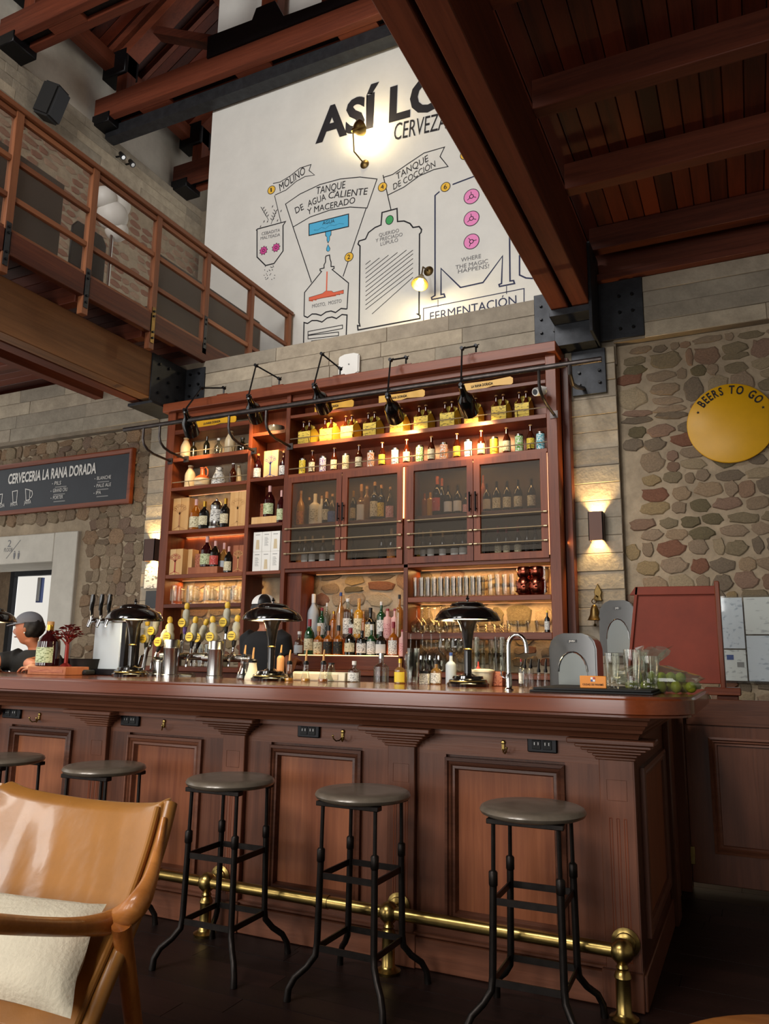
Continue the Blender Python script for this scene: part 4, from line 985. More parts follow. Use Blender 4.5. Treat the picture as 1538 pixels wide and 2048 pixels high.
# narrow column
z = 2.833
put(515, 908, CY+.08, z, 15, 'bell', 'rum_glass', 'p_white', 'cork', 'rum bottle left of the blue tree box', G2)
put(566, 902, CY+.08, z, 14, 'bell', 'rum_glass', 'p_white', 'cork', 'rum bottle right of the blue tree box', G2)
t, a, b, h = gift_box(526, 555, 903, CY+.06, z, 'pale gift box with a blue and red printed tree', 'box_wood', .1); tree_print(t, a, b, CY+.06, z, h, 'blue_label')
z = 2.397
t, a, b, h = gift_box(502, 553, 1035, CY+.03, z, 'flat wooden display box under the tall rum bottle', 'box_wood', .14, seam=False); zp = z+h
gift_box(513, 528, 1008, CY+.18, z, 'dark red box behind the tall rum bottle', 'p_boxred', .06, seam=False)
put(538, 972, CY+.09, zp, 20, 'bell', 'rum_glass', 'p_green', 'pink_label', 'tall dark red rum bottle on the flat wooden box', G2, neck='pink_label')
put(561, 981, CY+.05, z, 14, 'bell', 'rum_glass', 'p_green', 'pink_label', 'rum bottle beside the flat wooden box', G2, neck='pink_label')
p = at_shelf(552, CY+.12, 3.271); t = thing('glass_bowl', 'dark glass bowl in the small top compartment', 'bowl', tuple(p))
MB().lathe([(0, 0), (.05, 0), (.08, .03), (.085, .075), (.078, .075), (.07, .03), (0, .015)], 18, p).build('bowl', 'smoke', t)
# six white boxes, three by two
z = 1.96; a = at_shelf(504, CY+.05, z).x; b = at_shelf(557.5, CY+.05, z).x; wb_ = (b-a)/3; hb = hpx(504, 1065, CY+.05, z)/2
for r_ in range(2):
    for c_ in range(3):
        t = thing('white_box', '%s white printed glass box, %s in its row' % (('lower', 'upper')[r_], ('leftmost', 'middle', 'rightmost')[c_]), 'box', (a+wb_*(c_+.5), CY+.1, z+hb*r_), 'white glass boxes in the narrow column')
        MB().box(a+wb_*c_+.001, a+wb_*(c_+1)-.001, CY+.05, CY+.15, z+hb*r_, z+hb*(r_+1)-.001).build('body', 'paper', t, bevel=.001)
        x0 = a+wb_*c_; zz = z+hb*r_
        if (c_+r_) % 2 == 0:
            mb = MB()
            for q in range(9): mb.ribbon([(x0+wb_*.28, CY+.0488, zz+hb*(.3+q*.05)), (x0+wb_*(.72-.06*(q % 3)), CY+.0488, zz+hb*(.3+q*.05))], .003)
            o = mb.build('print', 'grey_print', t); o['kind'] = 'stuff'
        else: MB().flat([(x0+wb_*.3, CY+.0488, zz+hb*.12), (x0+wb_*.72, CY+.0488, zz+hb*.12), (x0+wb_*.66, CY+.0488, zz+hb*.6), (x0+wb_*.36, CY+.0488, zz+hb*.6)]).build('print', 'stoneware', t)
        MB().box(x0+wb_*.25, x0+wb_*.75, CY+.0485, CY+.05, zz+hb*.84, zz+hb*.87).build('title_line', 'grey_print', t)
# beer mugs
def mug(p, h, r, label, group):
    t = thing('beer_mug', label, 'mug', tuple(p), group)
    n = 24; mb = MB(); vs = []
    prof = [(r*.7, .0), (r, .004), (r, h*.18), (r*.96, h*.22), (r*.96, h*.84), (r*1.0, h*.88), (r*1.0, h), (r*.93, h), (r*.88, h*.2), (0, h*.16)]
    mb.lathe(prof, n, p, caps=False).build('glass', 'clear_glass', t)
    for k in range(12):
        a = k*math.pi/6; q = p+Vector((math.cos(a)*r*.98, math.sin(a)*r*.98, h*.2)); mb = MB().tube([q, q+Vector((0, 0, h*.62))], r*.1, 5).build('rib', 'clear_glass', t)
    MB().tube([p+Vector((r*.9, -.01, h*.8)), p+Vector((r*1.6, -.015, h*.75)), p+Vector((r*1.65, -.015, h*.35)), p+Vector((r*.9, -.01, h*.25))], r*.12, 8).build('handle', 'clear_glass', t)
    return t
for i, px in enumerate((353, 385, 419, 450, 474)):
    mug(at_shelf(px, CY+.1, 1.678), hpx(px, 1172, CY+.1, 1.678), .062, '%s ribbed glass beer mug from the left on the lit shelf' % ORD[i], 'beer mugs on the lit shelf')
for i, px in enumerate((392, 405, 418)): mug(at_shelf(px, CY-.1, 1.1), .2, .045, '%s glass beer mug from the left on the counter behind the taps' % ORD[i], 'beer mugs behind the taps')
# ---- main column: yellow carriers
GC = 'yellow four-pack carriers on the top shelf'; GB = 'beer bottles in the yellow carriers'
z = 3.114
for i, (p0, p1) in enumerate(((595, 620), (638, 664), (680, 706), (725, 752), (779, 806), (827, 856), (879, 909), (928, 957), (982, 1013), (1029, 1059))):
    a = at_shelf(p0, CY+.06, z); b = at_shelf(p1, CY+.06, z); wd = min(b.x-a.x, .14); x0, x1 = a.x, a.x+wd; y0, y1 = CY+.06, CY+.06+wd*1.25; ym = (y0+y1)/2
    t = thing('bottle_carrier', '%s yellow cardboard beer carrier from the left' % ORD[i], 'carrier', ((x0+x1)/2, ym, z), GC)
    hh = .132
    MB().box(x0, x1, y0, y0+.003, z, z+hh).build('front_panel', 'p_carrier', t); MB().box(x0, x1, y1-.003, y1, z, z+hh).build('back_panel', 'yellow_card', t)
    for xx in (x0, x1-.003): MB().prism([(y0, z), (y1, z), (y1, z+hh), (ym+.02, z+hh+.04), (ym-.02, z+hh+.04), (y0, z+hh)], lambda u, v, d, xx=xx: (xx+d, u, v), .003).build('side_panel', 'yellow_card', t)
    MB().box(x0+.003, x1-.003, y0+.003, y1-.003, z, z+.003).build('bottom', 'yellow_card', t)
    MB().prism([(x0+.004, z+.02), (x1-.004, z+.02), (x1-.004, z+hh+.06), (x0+wd*.68, z+hh+.085), (x0+wd*.32, z+hh+.085), (x0+.004, z+hh+.06)], lambda u, v, d: (u, ym-.0015+d, v), .003).build('grip', 'p_carrier', t)
    for k in (0, 1):
        bx = x0+wd*(.27+.46*k)
        bottle((bx, y0+wd*.3, z+.003), .238, wd*.23, 'beer', 'amber_glass', None, 'cork', '%s brown beer bottle in the %s yellow carrier' % (('left', 'right')[k], ORD[i]), GB, name='beer_bottle')
# ---- main column: cans and bottles alternate
z = 2.832
cx = [605, 624, 646, 668, 692, 717.5, 742, 764, 790.5, 813.5, 840, 863, 888, 914, 937, 963, 989, 1014, 1039, 1062, 1082]
canm = ['p_yellow', 'p_purple', 'p_beigecan', 'p_orangecan', 'p_greycan', 'p_greencan', 'p_orangecan', 'p_bluecan', 'p_yellowcan', 'p_greencan', 'p_tealcan']
cann = ['cream and yellow', 'white and purple', 'plain beige', 'white and orange', 'pale grey', 'white and green', 'orange-spotted white', 'pale blue', 'bright yellow', 'pale green', 'white and teal']
nb = 0
for i, px in enumerate(cx):
    p = at_shelf(px, CY+.07, z)
    if i % 2 == 0:
        bottle(tuple(p), .158, .035, 'can', 'steel', canm[i//2], None, '%s beer can, %s can from the left above the doors' % (cann[i//2], ORD[i//2]), 'beer cans above the doors', name='beer_can', cat='can')
    else:
        bottle(tuple(p), .225, .033, 'beer', 'amber_glass', ['p_yellow', 'p_cream', 'p_cream'][nb % 3] if nb else 'p_cream', 'cork', '%s labelled beer bottle from the left above the doors' % ORD[nb], 'beer bottles above the doors', name='beer_bottle'); nb += 1
# ---- yellow sign boards on the top
for i, (q0, q1) in enumerate((((392, 853), (473, 835)), ((630, 820), (708, 803)), ((758, 801), (850, 780)), ((923, 777), (1026, 755)))):
    a = on_y(q0[0], q0[1], CY+.05); b = on_y(q1[0], q1[1], CY+.05); z0 = (3.41, 3.396, 3.396, 3.396)[i]; x0, x1 = a.x, b.x; L_ = x1-x0
    t = thing('bottle_shaped_sign', 'yellow bottle-shaped sign board, %s' % ('on the left column', 'leftmost above the carriers', 'middle one above the carriers', 'rightmost above the carriers')[i], 'sign', ((x0+x1)/2, CY+.06, z0), 'yellow sign boards on the top shelf')
    MB().prism([(x0, z0), (x0+L_*.34, z0), (x0+L_*.45, z0+.012), (x0+L_*.62, z0+.026), (x0+L_*.97, z0+.016), (x1, z0+.028), (x1, z0+.07), (x0+L_*.95, z0+.085), (x0+L_*.6, z0+.075), (x0, z0+.08)], lambda u, v, d: (u, CY+.045+d, v), .008).build('board', 'yellow_enamel', t)
    letters(MB(), 'LA RANA DORADA', (x0+L_*.2, CY+.044, z0+.032), (x0+L_*.62, CY+.044, z0+.037), .022, bold=.02).build('lettering', 'ink', t)
# ---- behind the mesh doors
GD = 'bottles behind the mesh doors'
def behind(lst, z, word, Y=CY+.16):
    for i, (px, pt, wd, kind, gl, lab, cap) in enumerate(lst): put(px, pt, Y, z, wd, kind, gl, lab, cap, '%s bottle from the left %s' % (ORD[i], word), GD)
zu, zl = 2.37, 1.967
behind([(600, 982, 15, 'bell', 'gold_liquor', 'p_orange', 'cork'), (617, 995, 12, 'liquor', 'bottle_clear', None, 'cork'), (629, 988, 20, 'liquor', 'cream', 'p_cream', 'cream'), (642, 992, 13, 'liquor', 'cream', None, 'cork'), (652, 984, 15, 'wine', 'dark_glass', 'p_cream', 'cork'), (664, 988, 16, 'bell', 'bottle_clear', 'p_blue', 'cork')], zu, 'on the upper shelf behind the first mesh door')
behind([(598, 1073, 12, 'wine', 'dark_glass', 'p_orange', 'cork'), (609, 1073, 13, 'wine', 'dark_glass', 'white_label', 'cork'), (624, 1072, 13, 'wine', 'dark_glass', 'white_label', 'cork'), (645, 1072, 13, 'wine', 'dark_glass', 'white_label', 'cork'), (666, 1078, 13, 'wine', 'dark_glass', 'white_label', 'cork')], zl, 'on the lower shelf behind the first mesh door')
behind([(706, 982, 12, 'wine', 'dark_glass', 'p_cream', 'gold'), (722, 969, 16, 'bourbon', 'bottle_gold', 'white_label', 'cork'), (733, 972, 12, 'tall', 'bottle_gold', None, 'cork'), (749, 964, 17, 'liquor', 'dark_glass', 'p_cream', 'cork'), (762, 970, 14, 'liquor', 'dark_glass', 'p_yellow', 'cork'), (780, 974, 16, 'bell', 'bottle_clear', 'p_pink', 'cork')], zu, 'on the upper shelf behind the second mesh door')
behind([(705, 1070, 8, 'wine', 'wine_glass_dark', None, None), (718, 1085, 18, 'round', 'wine_glass_dark', None, None), (764, 1058, 15, 'wine', 'dark_glass', None, None), (783, 1057, 17, 'wine', 'wine_glass_dark', 'p_orange', 'cork')], zl, 'on the lower shelf behind the second mesh door')
behind([(849, 984, 12, 'tall', 'whisky', None, None), (861, 982, 14, 'tall', 'gold_liquor', None, None), (875, 953, 20, 'wine', 'dark_glass', 'p_red', 'terracotta'), (884, 957, 14, 'wine', 'dark_glass', None, 'terracotta'), (897, 970, 17, 'wine', 'dark_glass', 'white_label', None), (916, 968, 17, 'wine', 'dark_glass', 'white_label', None), (932, 985, 12, 'wine', 'dark_glass', 'p_pink', None)], zu, 'on the upper shelf behind the third mesh door')
behind([(837, 1057, 9, 'wine', 'gold_liquor', 'yellow_label', 'yellow_label'), (846, 1062, 11, 'wine', 'dark_glass', 'white_label', 'cork'), (862, 1060, 14, 'wine', 'dark_glass', 'white_label', 'cork'), (886, 1061, 14, 'wine', 'dark_glass', 'white_label', 'cork'), (910, 1060, 16, 'wine', 'dark_glass', 'white_label', 'black_cap'), (927, 1057, 16, 'wine', 'dark_glass', 'white_label', 'black_cap')], zl, 'on the lower shelf behind the third mesh door')
behind([(967, 948, 12, 'wine', 'terracotta', None, None), (974, 966, 17, 'wine', 'dark_glass', 'white_label', None), (994, 961, 17, 'wine', 'dark_glass', 'p_cream', None), (1015, 960, 17, 'wine', 'dark_glass', 'p_cream', None), (1037, 958, 17, 'wine', 'dark_glass', 'p_cream', None), (1064, 956, 17, 'wine', 'dark_glass', 'p_cream', None)], zu, 'on the upper shelf behind the fourth mesh door')
behind([(973, 1052, 14, 'wine', 'dark_glass', None, 'red_cap'), (997, 1052, 14, 'wine', 'dark_glass', 'p_cream', 'red_cap'), (1014, 1052, 14, 'wine', 'dark_glass', 'p_cream', 'red_cap'), (1037, 1050, 15, 'wine', 'dark_glass', 'p_cream', 'red_cap'), (1056, 1050, 13, 'wine', 'dark_glass', None, 'black_cap'), (1072, 1049, 15, 'wine', 'dark_glass', None, 'black_cap')], zl, 'on the lower shelf behind the fourth mesh door')
# ---- spirits on the lit riser
GR = 'spirit bottles on the lit riser'; k_ = 1/5.696
front = [(215, 700, 100, 'round', 'bottle_clear', 'frosted', 'white_cap', 'clear squat decanter bottle at the left end of the lit riser'),
 (328, 560, 102, 'wine', 'green_glass', 'p_cream', 'red_cap', 'green whiskey bottle with cream label on the lit riser'),
 (435, 640, 104, 'bourbon', 'whisky', 'p_cream', 'cork', 'bourbon bottle with broad beige label right of the green bottle'),
 (548, 630, 106, 'bourbon', 'whisky', 'p_black', 'black_cap', 'amber bourbon with black label, left of its twin'),
 (662, 630, 106, 'bourbon', 'whisky', 'p_black', 'black_cap', 'amber bourbon with black label, right of its twin'),
 (798, 660, 118, 'wine', 'wine_glass_dark', 'p_cream', 'red_cap', 'dark squat bottle with red capsule in the riser middle'),
 (930, 690, 112, 'liquor', 'dark_glass', 'p_white', 'black_cap', 'black bottle with white back label on the lit riser'),
 (1040, 620, 98, 'bourbon', 'green_glass', 'p_white', 'white_cap', 'green gin bottle with white label and white cap, front row'),
 (1152, 660, 118, 'round', 'wine_glass_dark', 'white_label', 'white_cap', 'round dark bottle with white oval label on the riser'),
 (1288, 590, 104, 'bourbon', 'whisky', 'p_white', 'red_cap', 'amber bottle with red cap at the right of the riser'),
 (1392, 680, 70, 'tall', 'pink_label', 'p_pink', 'red_cap', 'pink gin bottle cut by the divider, front row')]
for (x, tp, wd, kd, gl, lb, cp, nm) in front: put(560+x*k_, 1140+tp*k_, CY+.03, 1.213, wd*k_, kd, gl, lb, cp, nm, GR)
back = [(270, 430, 80, 'wine', 'green_glass', None, 'gold', 'dark green bottle under the lamp shade on the back riser'),
 (370, 275, 120, 'wine', 'frosted', None, 'white_cap', 'tall pale frosted bottle with orange band on the back riser'),
 (470, 430, 94, 'liquor', 'green_glass', 'p_white', 'red_cap', 'dark green bottle with white label on the back riser'),
 (527, 375, 74, 'liquor', 'bottle_clear', None, 'white_cap', 'clear bottle with white cap on the back riser'),
 (605, 470, 90, 'liquor', 'whisky', None, 'gold', 'glowing amber bottle in the back row'),
 (682, 255, 100, 'bell', 'bottle_gold', None, 'blue_cap', 'tall amber bottle with a blue cap in the back row'),
 (765, 325, 98, 'tall', 'bottle_clear', 'p_white', 'white_cap', 'clear bottle with white cap and white label, back row'),
 (815, 450, 82, 'liquor', 'bottle_clear', 'p_white', 'frosted', 'clear bottle with pale blue cap, back row'),
 (893, 325, 108, 'liquor', 'gold_liquor', 'p_cream', 'cork', 'gold tequila bottle with cork stopper, back row'),
 (950, 470, 60, 'liquor', 'whisky', None, 'cork', 'amber bottle half hidden right of the gold tequila'),
 (1026, 430, 116, 'bourbon', 'black_gloss', 'p_cream', 'black_cap', 'black bottle with pale shield label, back row'),
 (1150, 360, 98, 'liquor', 'green_glass', 'p_white', 'white_cap', 'green bottle with white label and white cap, back row'),
 (1222, 440, 90, 'tall', 'pink_label', 'p_pink', 'red_cap', 'pink labelled gin with red cap, left of the pair in the back row'),
 (1308, 440, 88, 'tall', 'pink_label', 'p_pink', 'red_cap', 'pink labelled gin with red cap, right of the pair in the back row'),
 (1356, 280, 90, 'liquor', 'bottle_gold', None, 'black_cap', 'amber bottle with tall black cap at the right wall of the riser')]
for (x, tp, wd, kd, gl, lb, cp, nm) in back: put(560+x*k_, 1140+tp*k_, CY+.2, 1.36, wd*k_*.95, kd, gl, lb, cp, nm, GR)
# ---- glasses on the right lower shelves
def tumbler(p, h, r, label, group, flare=1.0, name='tumbler', mat='clear_glass', rot=None):
    t = thing(name, label, 'glass', tuple(p), group)
    inst('glass', unit(('tumbler:glass',), lambda m: m.lathe([(0, 0), (.78, 0), (.8, .01), (.84, .08), (.9, .5), (1, 1), (.95, 1), (.85, .5), (.79, .1), (0, .08)], 16, caps=False), mat), t, (r, r, h))
    return t
GT = 'tall tumblers on the right shelf'; k5 = 1/4.806
n_ = 0
for row, yy in ((0, CY+.06), (1, CY+.16)):
    for x in range(160, 840, 62):
        q = x+31*row; p = at_shelf(800+q*k5, yy, 1.69); tumbler(p, max(.165, hpx(800+q*k5, 1130+140*k5, yy, 1.69)), .036, '%s tall tumbler from the left in the %s row' % (ORD[n_ % 11], ('front', 'back')[row]), GT); n_ += 1
for i, x in enumerate((890, 960, 1030, 1100)):
    for s_ in range(2):
        p = at_shelf(800+x*k5, CY+.08, 1.69)+Vector((0, 0, s_*.07)); tumbler(p, .1, .042, '%s stacked rocks glass, %s of its pair' % (ORD[i], ('lower', 'upper')[s_]), 'stacked rocks glasses')
for i, x in enumerate((1205, 1322)):
    p = at_shelf(800+x*k5, CY+.08, 1.69); t = thing('copper_cup', '%s dimpled copper pineapple cup' % ('left', 'right')[i], 'cup', tuple(p), 'copper cups')
    MB().lathe([(0, 0), (.05, 0), (.066, .03), (.07, .09), (.058, .13), (.05, .14), (.062, .165), (.064, .2), (.054, .222), (0, .226)], 20, p).build('body', 'copper', t)
    for q in range(18):
        a = q*2.4; zz = .03+.1*(q % 6)/6; MB().lathe([(0, -.008), (.009, -.004), (.011, 0), (.008, .006), (0, .008)], 6, p+Vector((math.cos(a)*.068, math.sin(a)*.068, zz))).build('dimple', 'copper', t)
tumbler(at_shelf(800+1403*k5, CY+.08, 1.69), .22, .033, 'tall clear pilsner glass right of the copper cups', GT)
def wineglass(p, h, r, label, group, flip=False):
    t = thing('wine_glass', label, 'glass', tuple(p), group)
    pr_ = [(0, .0), (.85, .0), (.9, .01), (.3, .03), (.1, .06), (.09, .42), (.3, .48), (.85, .6), (1, .72), (.95, .86), (.8, 1.0), (.76, 1.0), (.9, .86), (.95, .72), (.8, .61), (0, .5)]
    if flip: pr_ = [(a_, 1-b_) for a_, b_ in pr_][::-1]
    inst('glass', unit(('wineglass:%s' % ('upturned_glass' if flip else 'glass'),), lambda m: m.lathe(pr_, 16, caps=False), 'clear_glass'), t, (r, r, h))
GW = 'upturned wine glasses on the right shelf'
for i, (x, yy) in enumerate(((160, .07), (280, .07), (212, .17), (335, .17), (400, .07))): wineglass(at_shelf(800+x*k5, CY+yy, 1.406), hpx(800+x*k5, 1130+405*k5, CY+yy, 1.406), .06, '%s upturned wine glass on the middle right shelf' % ORD[i], GW, True)
for i, x in enumerate((470, 545, 620, 700)): tumbler(at_shelf(800+x*k5, CY+.1, 1.406), .09, .05, '%s low cut-glass bowl behind the lamp on the right shelf' % ORD[i], 'cut-glass bowls')
for i, x in enumerate((790, 870, 950, 1010)):
    p = at_shelf(800+x*k5, CY+.1, 1.406); t = thing('ashtray_stack', '%s stack of glass dishes on the middle right shelf' % ORD[i], 'dishes', tuple(p), 'glass dish stacks')
    for s_ in range(3): MB().lathe([(0, 0), (.04, 0), (.05, .015), (.045, .02), (0, .012)], 14, p+Vector((0, 0, s_*.021))).build('dish', 'clear_glass', t)
for i, x in enumerate((1085, 1180, 1275, 1360)): tumbler(at_shelf(800+x*k5, CY+.08, 1.406), hpx(800+x*k5, 1130+535*k5, CY+.08, 1.406), .052, '%s rocks glass from the left on the middle right shelf' % ORD[i], 'rocks glasses on the middle right shelf')
put(1095, 1221, CY+.03, 1.406, 11, 'liquor', 'dark_glass', 'p_white', 'yellow_label', 'small bitters bottle with yellow cap at the shelf end', GR)
for i, (x, yy) in enumerate(((100, 0), (155, .1), (215, 0), (255, .1), (300, 0), (345, .1), (385, 0))): wineglass(at_shelf(800+x*k5, CY-.05+yy, 1.1), .31, .056, '%s upturned wine glass on the counter under the right shelves' % ORD[i], 'upturned wine glasses on the counter', True)
for i, (x, yy) in enumerate(((430, 0), (490, .08), (550, 0), (600, .08))): wineglass(at_shelf(800+x*k5, CY-.05+yy, 1.1), .26, .055, '%s upright coupe glass left of the lamp column' % ORD[i], 'coupes behind the lamp')
for i, (x, yy) in enumerate(((715, 0), (775, .1), (900, .1), (960, 0), (1015, .1))):
    for s_ in range(2): tumbler(at_shelf(800+x*k5, CY-.05+yy, 1.1)+Vector((0, 0, s_*.12)), .15, .044, '%s stacked highball right of the lamp column, %s' % (ORD[i], ('lower', 'upper')[s_]), 'stacked highballs')
plain('lamp_diffuser', '#ffffff', .5, emit='#ffeeb0', es=5)
plain('smoke_solid', '#3d3d3c', .16, spec=.6, coat=.3, var=.1); plain('smoke_window', '#6f7674', .2)
# ------------------------------------------------------------------ mushroom lamps on the bar
def make_lamp(x, y, label, s=1.0):
    p = Vector((x, y, ST)); t = thing('mushroom_lamp', label, 'lamp', tuple(p), 'black mushroom lamps on the bar')
    S = lambda pr_: [(a*s, b*s) for a, b in pr_]
    b_ = MB().lathe(S([(0, 0), (.092, 0), (.094, .012), (.086, .018), (.082, .03), (.07, .034), (.066, .045), (.03, .05), (.022, .056), (0, .056)]), 28, p).build('base', 'black_gloss', t)
    MB().lathe(S([(.0845, .019), (.0855, .0225), (.084, .026)]), 28, p, caps=False).build('brass_band', 'brass', b_)
    MB().lathe(S([(.0665, .036), (.068, .039), (.066, .042)]), 28, p, caps=False).build('brass_band', 'brass', b_)
    c_ = MB().lathe(S([(.017, .05), (.0175, .15), (.019, .17), (.022, .2), (.028, .24), (.036, .27), (.046, .287), (.0, .287)]), 24, p).build('column', 'black_gloss', t)
    MB().lathe(S([(.0185, .158), (.021, .161), (.0185, .165)]), 24, p, caps=False).build('ring', 'brass', c_)
    MB().lathe(S([(.145, .288), (.147, .293), (.142, .306), (.128, .325), (.105, .34), (.085, .347), (.08, .349), (.078, .354), (.07, .363), (.045, .37), (.0, .372), (0, .368), (.06, .358), (.1, .336), (.138, .3), (.143, .288)]), 40, p, caps=False).build('shade', 'black_gloss', t)
    MB().lathe(S([(.0, .372), (.006, .374), (.004, .38), (.009, .384), (.008, .389), (.003, .392), (.006, .396), (0, .4)]), 12, p).build('finial', 'black_gloss', t)
    MB().lathe(S([(.05, .296), (.125, .298), (.125, .302), (.05, .302)]), 28, p, caps=False).build('diffuser', 'lamp_diffuser', t)
    light('mushroom_lamp_light', 'POINT', p+Vector((.07*s, -.07*s, .27*s)), 1.1, (1, .74, .4), size=.03)
    light('mushroom_lamp_light', 'POINT', p+Vector((-.07*s, .07*s, .27*s)), 1.1, (1, .74, .4), size=.03)
    return t
make_lamp(-1.153, 3.3, 'black mushroom lamp right of the middle of the bar')
make_lamp(-2.19, 3.3, 'black mushroom lamp beside the oil cruets', 1.03)
make_lamp(-3.1, 3.3, 'black mushroom lamp beside the three-handled tap tower', 1.06)
make_lamp(-4.27, 3.3, 'black mushroom lamp cut off by the left picture edge', 1.06)
# ------------------------------------------------------------------ beer taps
def tap_handle(t, base, lean, s=1.0, blk='black_cap'):
    """generic turned tap handle with a round yellow badge"""
    base = Vector(base); d = Vector((lean[0], lean[1], 1)).normalized(); P = lambda k: base+d*k*s
    R = Vector((0, 0, 1)).rotation_difference(d).to_matrix()
    h = MB().lathe([(.006*s, 0), (.008*s, .02*s), (.011*s, .022*s), (.013*s, .05*s), (.0, .052*s)], 10, base, R=R).build('tap_handle', blk, t)
    MB().lathe([(.012*s, .05*s), (.021*s, .062*s), (.022*s, .085*s), (.017*s, .1*s), (.022*s, .115*s), (.018*s, .14*s), (.009*s, .15*s)], 14, base, R=R).build('grip', 'handle_grey', h)
    MB().lathe([(.008*s, .148*s), (.014*s, .155*s), (.016*s, .168*s), (.012*s, .182*s), (.0, .188*s)], 12, base, R=R).build('knob', 'handle_yellow', h)
    c = P(.072)+Vector((-.006, -.024*s, 0)); Rb = Matrix.Rotation(math.pi/2, 3, 'X')
    MB().lathe([(0, -.004), (.024*s, -.004), (.026*s, 0), (.024*s, .004), (0, .004)], 20, c, R=Rb).build('badge', 'yellow_card', h)
    mb = MB()
    for k, tx in enumerate(('LA RANA', 'DORADA')): letters(mb, tx, c+Vector((-.018*s, -.004, .004*s-k*.012*s)), c+Vector((.018*s, -.004, .004*s-k*.012*s)), .008*s, lift=.0012, bold=.015)
    mb.build('lettering', 'ink', h)
def tap_tower(px, pw, pyt, label, handles, Y=3.38):
    a = on_y(px, pyt, Y); r = pw*mpp(px, pyt, Y)/2; p = Vector((a.x, Y, ST)); h = a.z-ST
    t = thing('beer_tap_tower', label, 'beer tap', tuple(p), 'steel tap towers on the bar')
    MB().lathe([(r*1.12, 0), (r*1.12, .012), (r, .016), (r, h*.75), (r*1.03, h*.76), (r*1.03, h*.79), (r, h*.8), (r, h-.006), (r*.9, h), (0, h)], 24, p).build('column', 'steel', t)
    MB().tube([p+Vector((-.16, .1, h-.09)), p+Vector((.16, .1, h-.09))], .02, 12).build('manifold', 'steel', t)
    MB().tube([p+Vector((0, 0, h-.09)), p+Vector((0, .1, h-.09))], .02, 10).build('manifold_arm', 'steel', t)
    for (bx, by, lx, yy, blk) in handles:
        q = on_y(bx, by, yy); d = Vector((lx, 0, 1)).normalized(); b0 = q-d*.072
        f = MB().tube([Vector((b0.x, Y+.1, p.z+h-.09)), Vector((b0.x, (yy+Y+.1)/2, max(b0.z-.03, p.z+.06))), b0-d*.02, b0+d*.01], [.011, .01, .009, .008], 8).build('faucet', 'chrome', t)
        MB().tube([b0-d*.022, b0+Vector((.0, -.03, -.05)), b0+Vector((0, -.035, -.09))], [.009, .008, .006], 8).build('spout', 'chrome', t)
        tap_handle(t, b0, (lx, 0), 1.0, blk)
    return t
tap_tower(345, 25, 1279, 'steel beer tap tower with five yellow-badged handles', [(323, 1284, .5, 3.42, 'black_cap'), (341, 1274, -.12, 3.42, 'black_cap'), (371, 1246, .05, 3.5, 'purple_label'), (386, 1274, .12, 3.45, 'black_cap'), (401, 1276, .4, 3.55, 'black_cap')])
tap_tower(433, 25, 1282, 'steel beer tap tower with three yellow-badged handles', [(427, 1274, -.12, 3.42, 'black_cap'), (453, 1245, .02, 3.5, 'black_cap'), (470, 1272, .12, 3.46, 'black_cap')])
tap_tower(320, 20, 1320, 'low steel tap tower behind the leftmost big lamp', [(293, 1278, .0, 3.6, 'black_cap'), (309, 1262, .25, 3.6, 'black_cap')], Y=3.55 if False else 3.44)
# three-handled tower with a pale lit panel
a = on_y(190, 1245, 3.4); b = on_y(238, 1328, 3.4); t = thing('draft_tower', 'pale glass draft tower with three black tap handles', 'beer tap', ((a.x+b.x)/2, 3.45, ST))
MB().box(a.x, b.x, 3.4, 3.52, ST, a.z).build('body', 'frosted', t, bevel=.006); MB().box(b.x, b.x+.035, 3.4, 3.52, ST, a.z).build('side', 'black_metal', t, bevel=.004)
MB().box(a.x-.005, b.x+.04, 3.39, 3.53, a.z, a.z+.02).build('top_plate', 'steel', t, bevel=.004); MB().box(a.x-.01, b.x+.04, 3.36, 3.53, ST, ST+.035).build('foot', 'black_metal', t, bevel=.004)
for px in (184, 202, 218):
    q = on_y(px, 1232, 3.37); f = MB().tube([Vector((q.x, 3.42, q.z-.02)), Vector((q.x, 3.36, q.z-.03)), Vector((q.x, 3.345, q.z-.065))], [.012, .012, .008], 8).build('faucet', 'chrome', t)
    MB().tube([q+Vector((0, 0, -.03)), q+Vector((.0, 0, .005))], [.006, .01], 8).build('collar', 'chrome', f)
    MB().tube([q, q+Vector((-.002, -.005, .04)), q+Vector((.008, -.01, .1)), q+Vector((.01, -.01, .125))], [.009, .012, .014, .011], 10).build('tap_handle', 'black_gloss', t)
# ------------------------------------------------------------------ small things on the bar, left to right
def pbar(px, Y): return at_shelf(px, Y, ST)
a = pbar(54, 3.16); b = pbar(130, 3.16); t = thing('display_plinth', 'reddish wooden plinth under the rum bottle and red tree', 'plinth', ((a.x+b.x)/2, 3.24, ST))
MB().box(a.x, b.x, 3.16, 3.33, ST, ST+.046).build('block', 'box_red', t, bevel=.003)
MB().box(a.x+.02, b.x-.02, 3.158, 3.161, ST+.014, ST+.03).build('lettering_band', 'p_boxred', t)
zp = ST+.046
q = at_shelf(94, 3.24, zp); bottle(tuple(q), hpx(94, 1243, 3.24, zp), 16*mpp(94, 1300, 3.24), 'bell', 'rum_glass', 'p_green', 'cork', 'dark red rum bottle on the wooden plinth at the bar', 'rum bottles on the left shelves', neck='gold')
q = at_shelf(131, 3.25, zp); t = thing('metal_tree', 'dark red metal tree sculpture beside the rum bottle', 'sculpture', tuple(q))
MB().lathe([(0, 0), (.035, 0), (.03, .008), (.012, .02), (.011, .1), (.009, .17)], 10, q).build('trunk', 'red_metal', t)
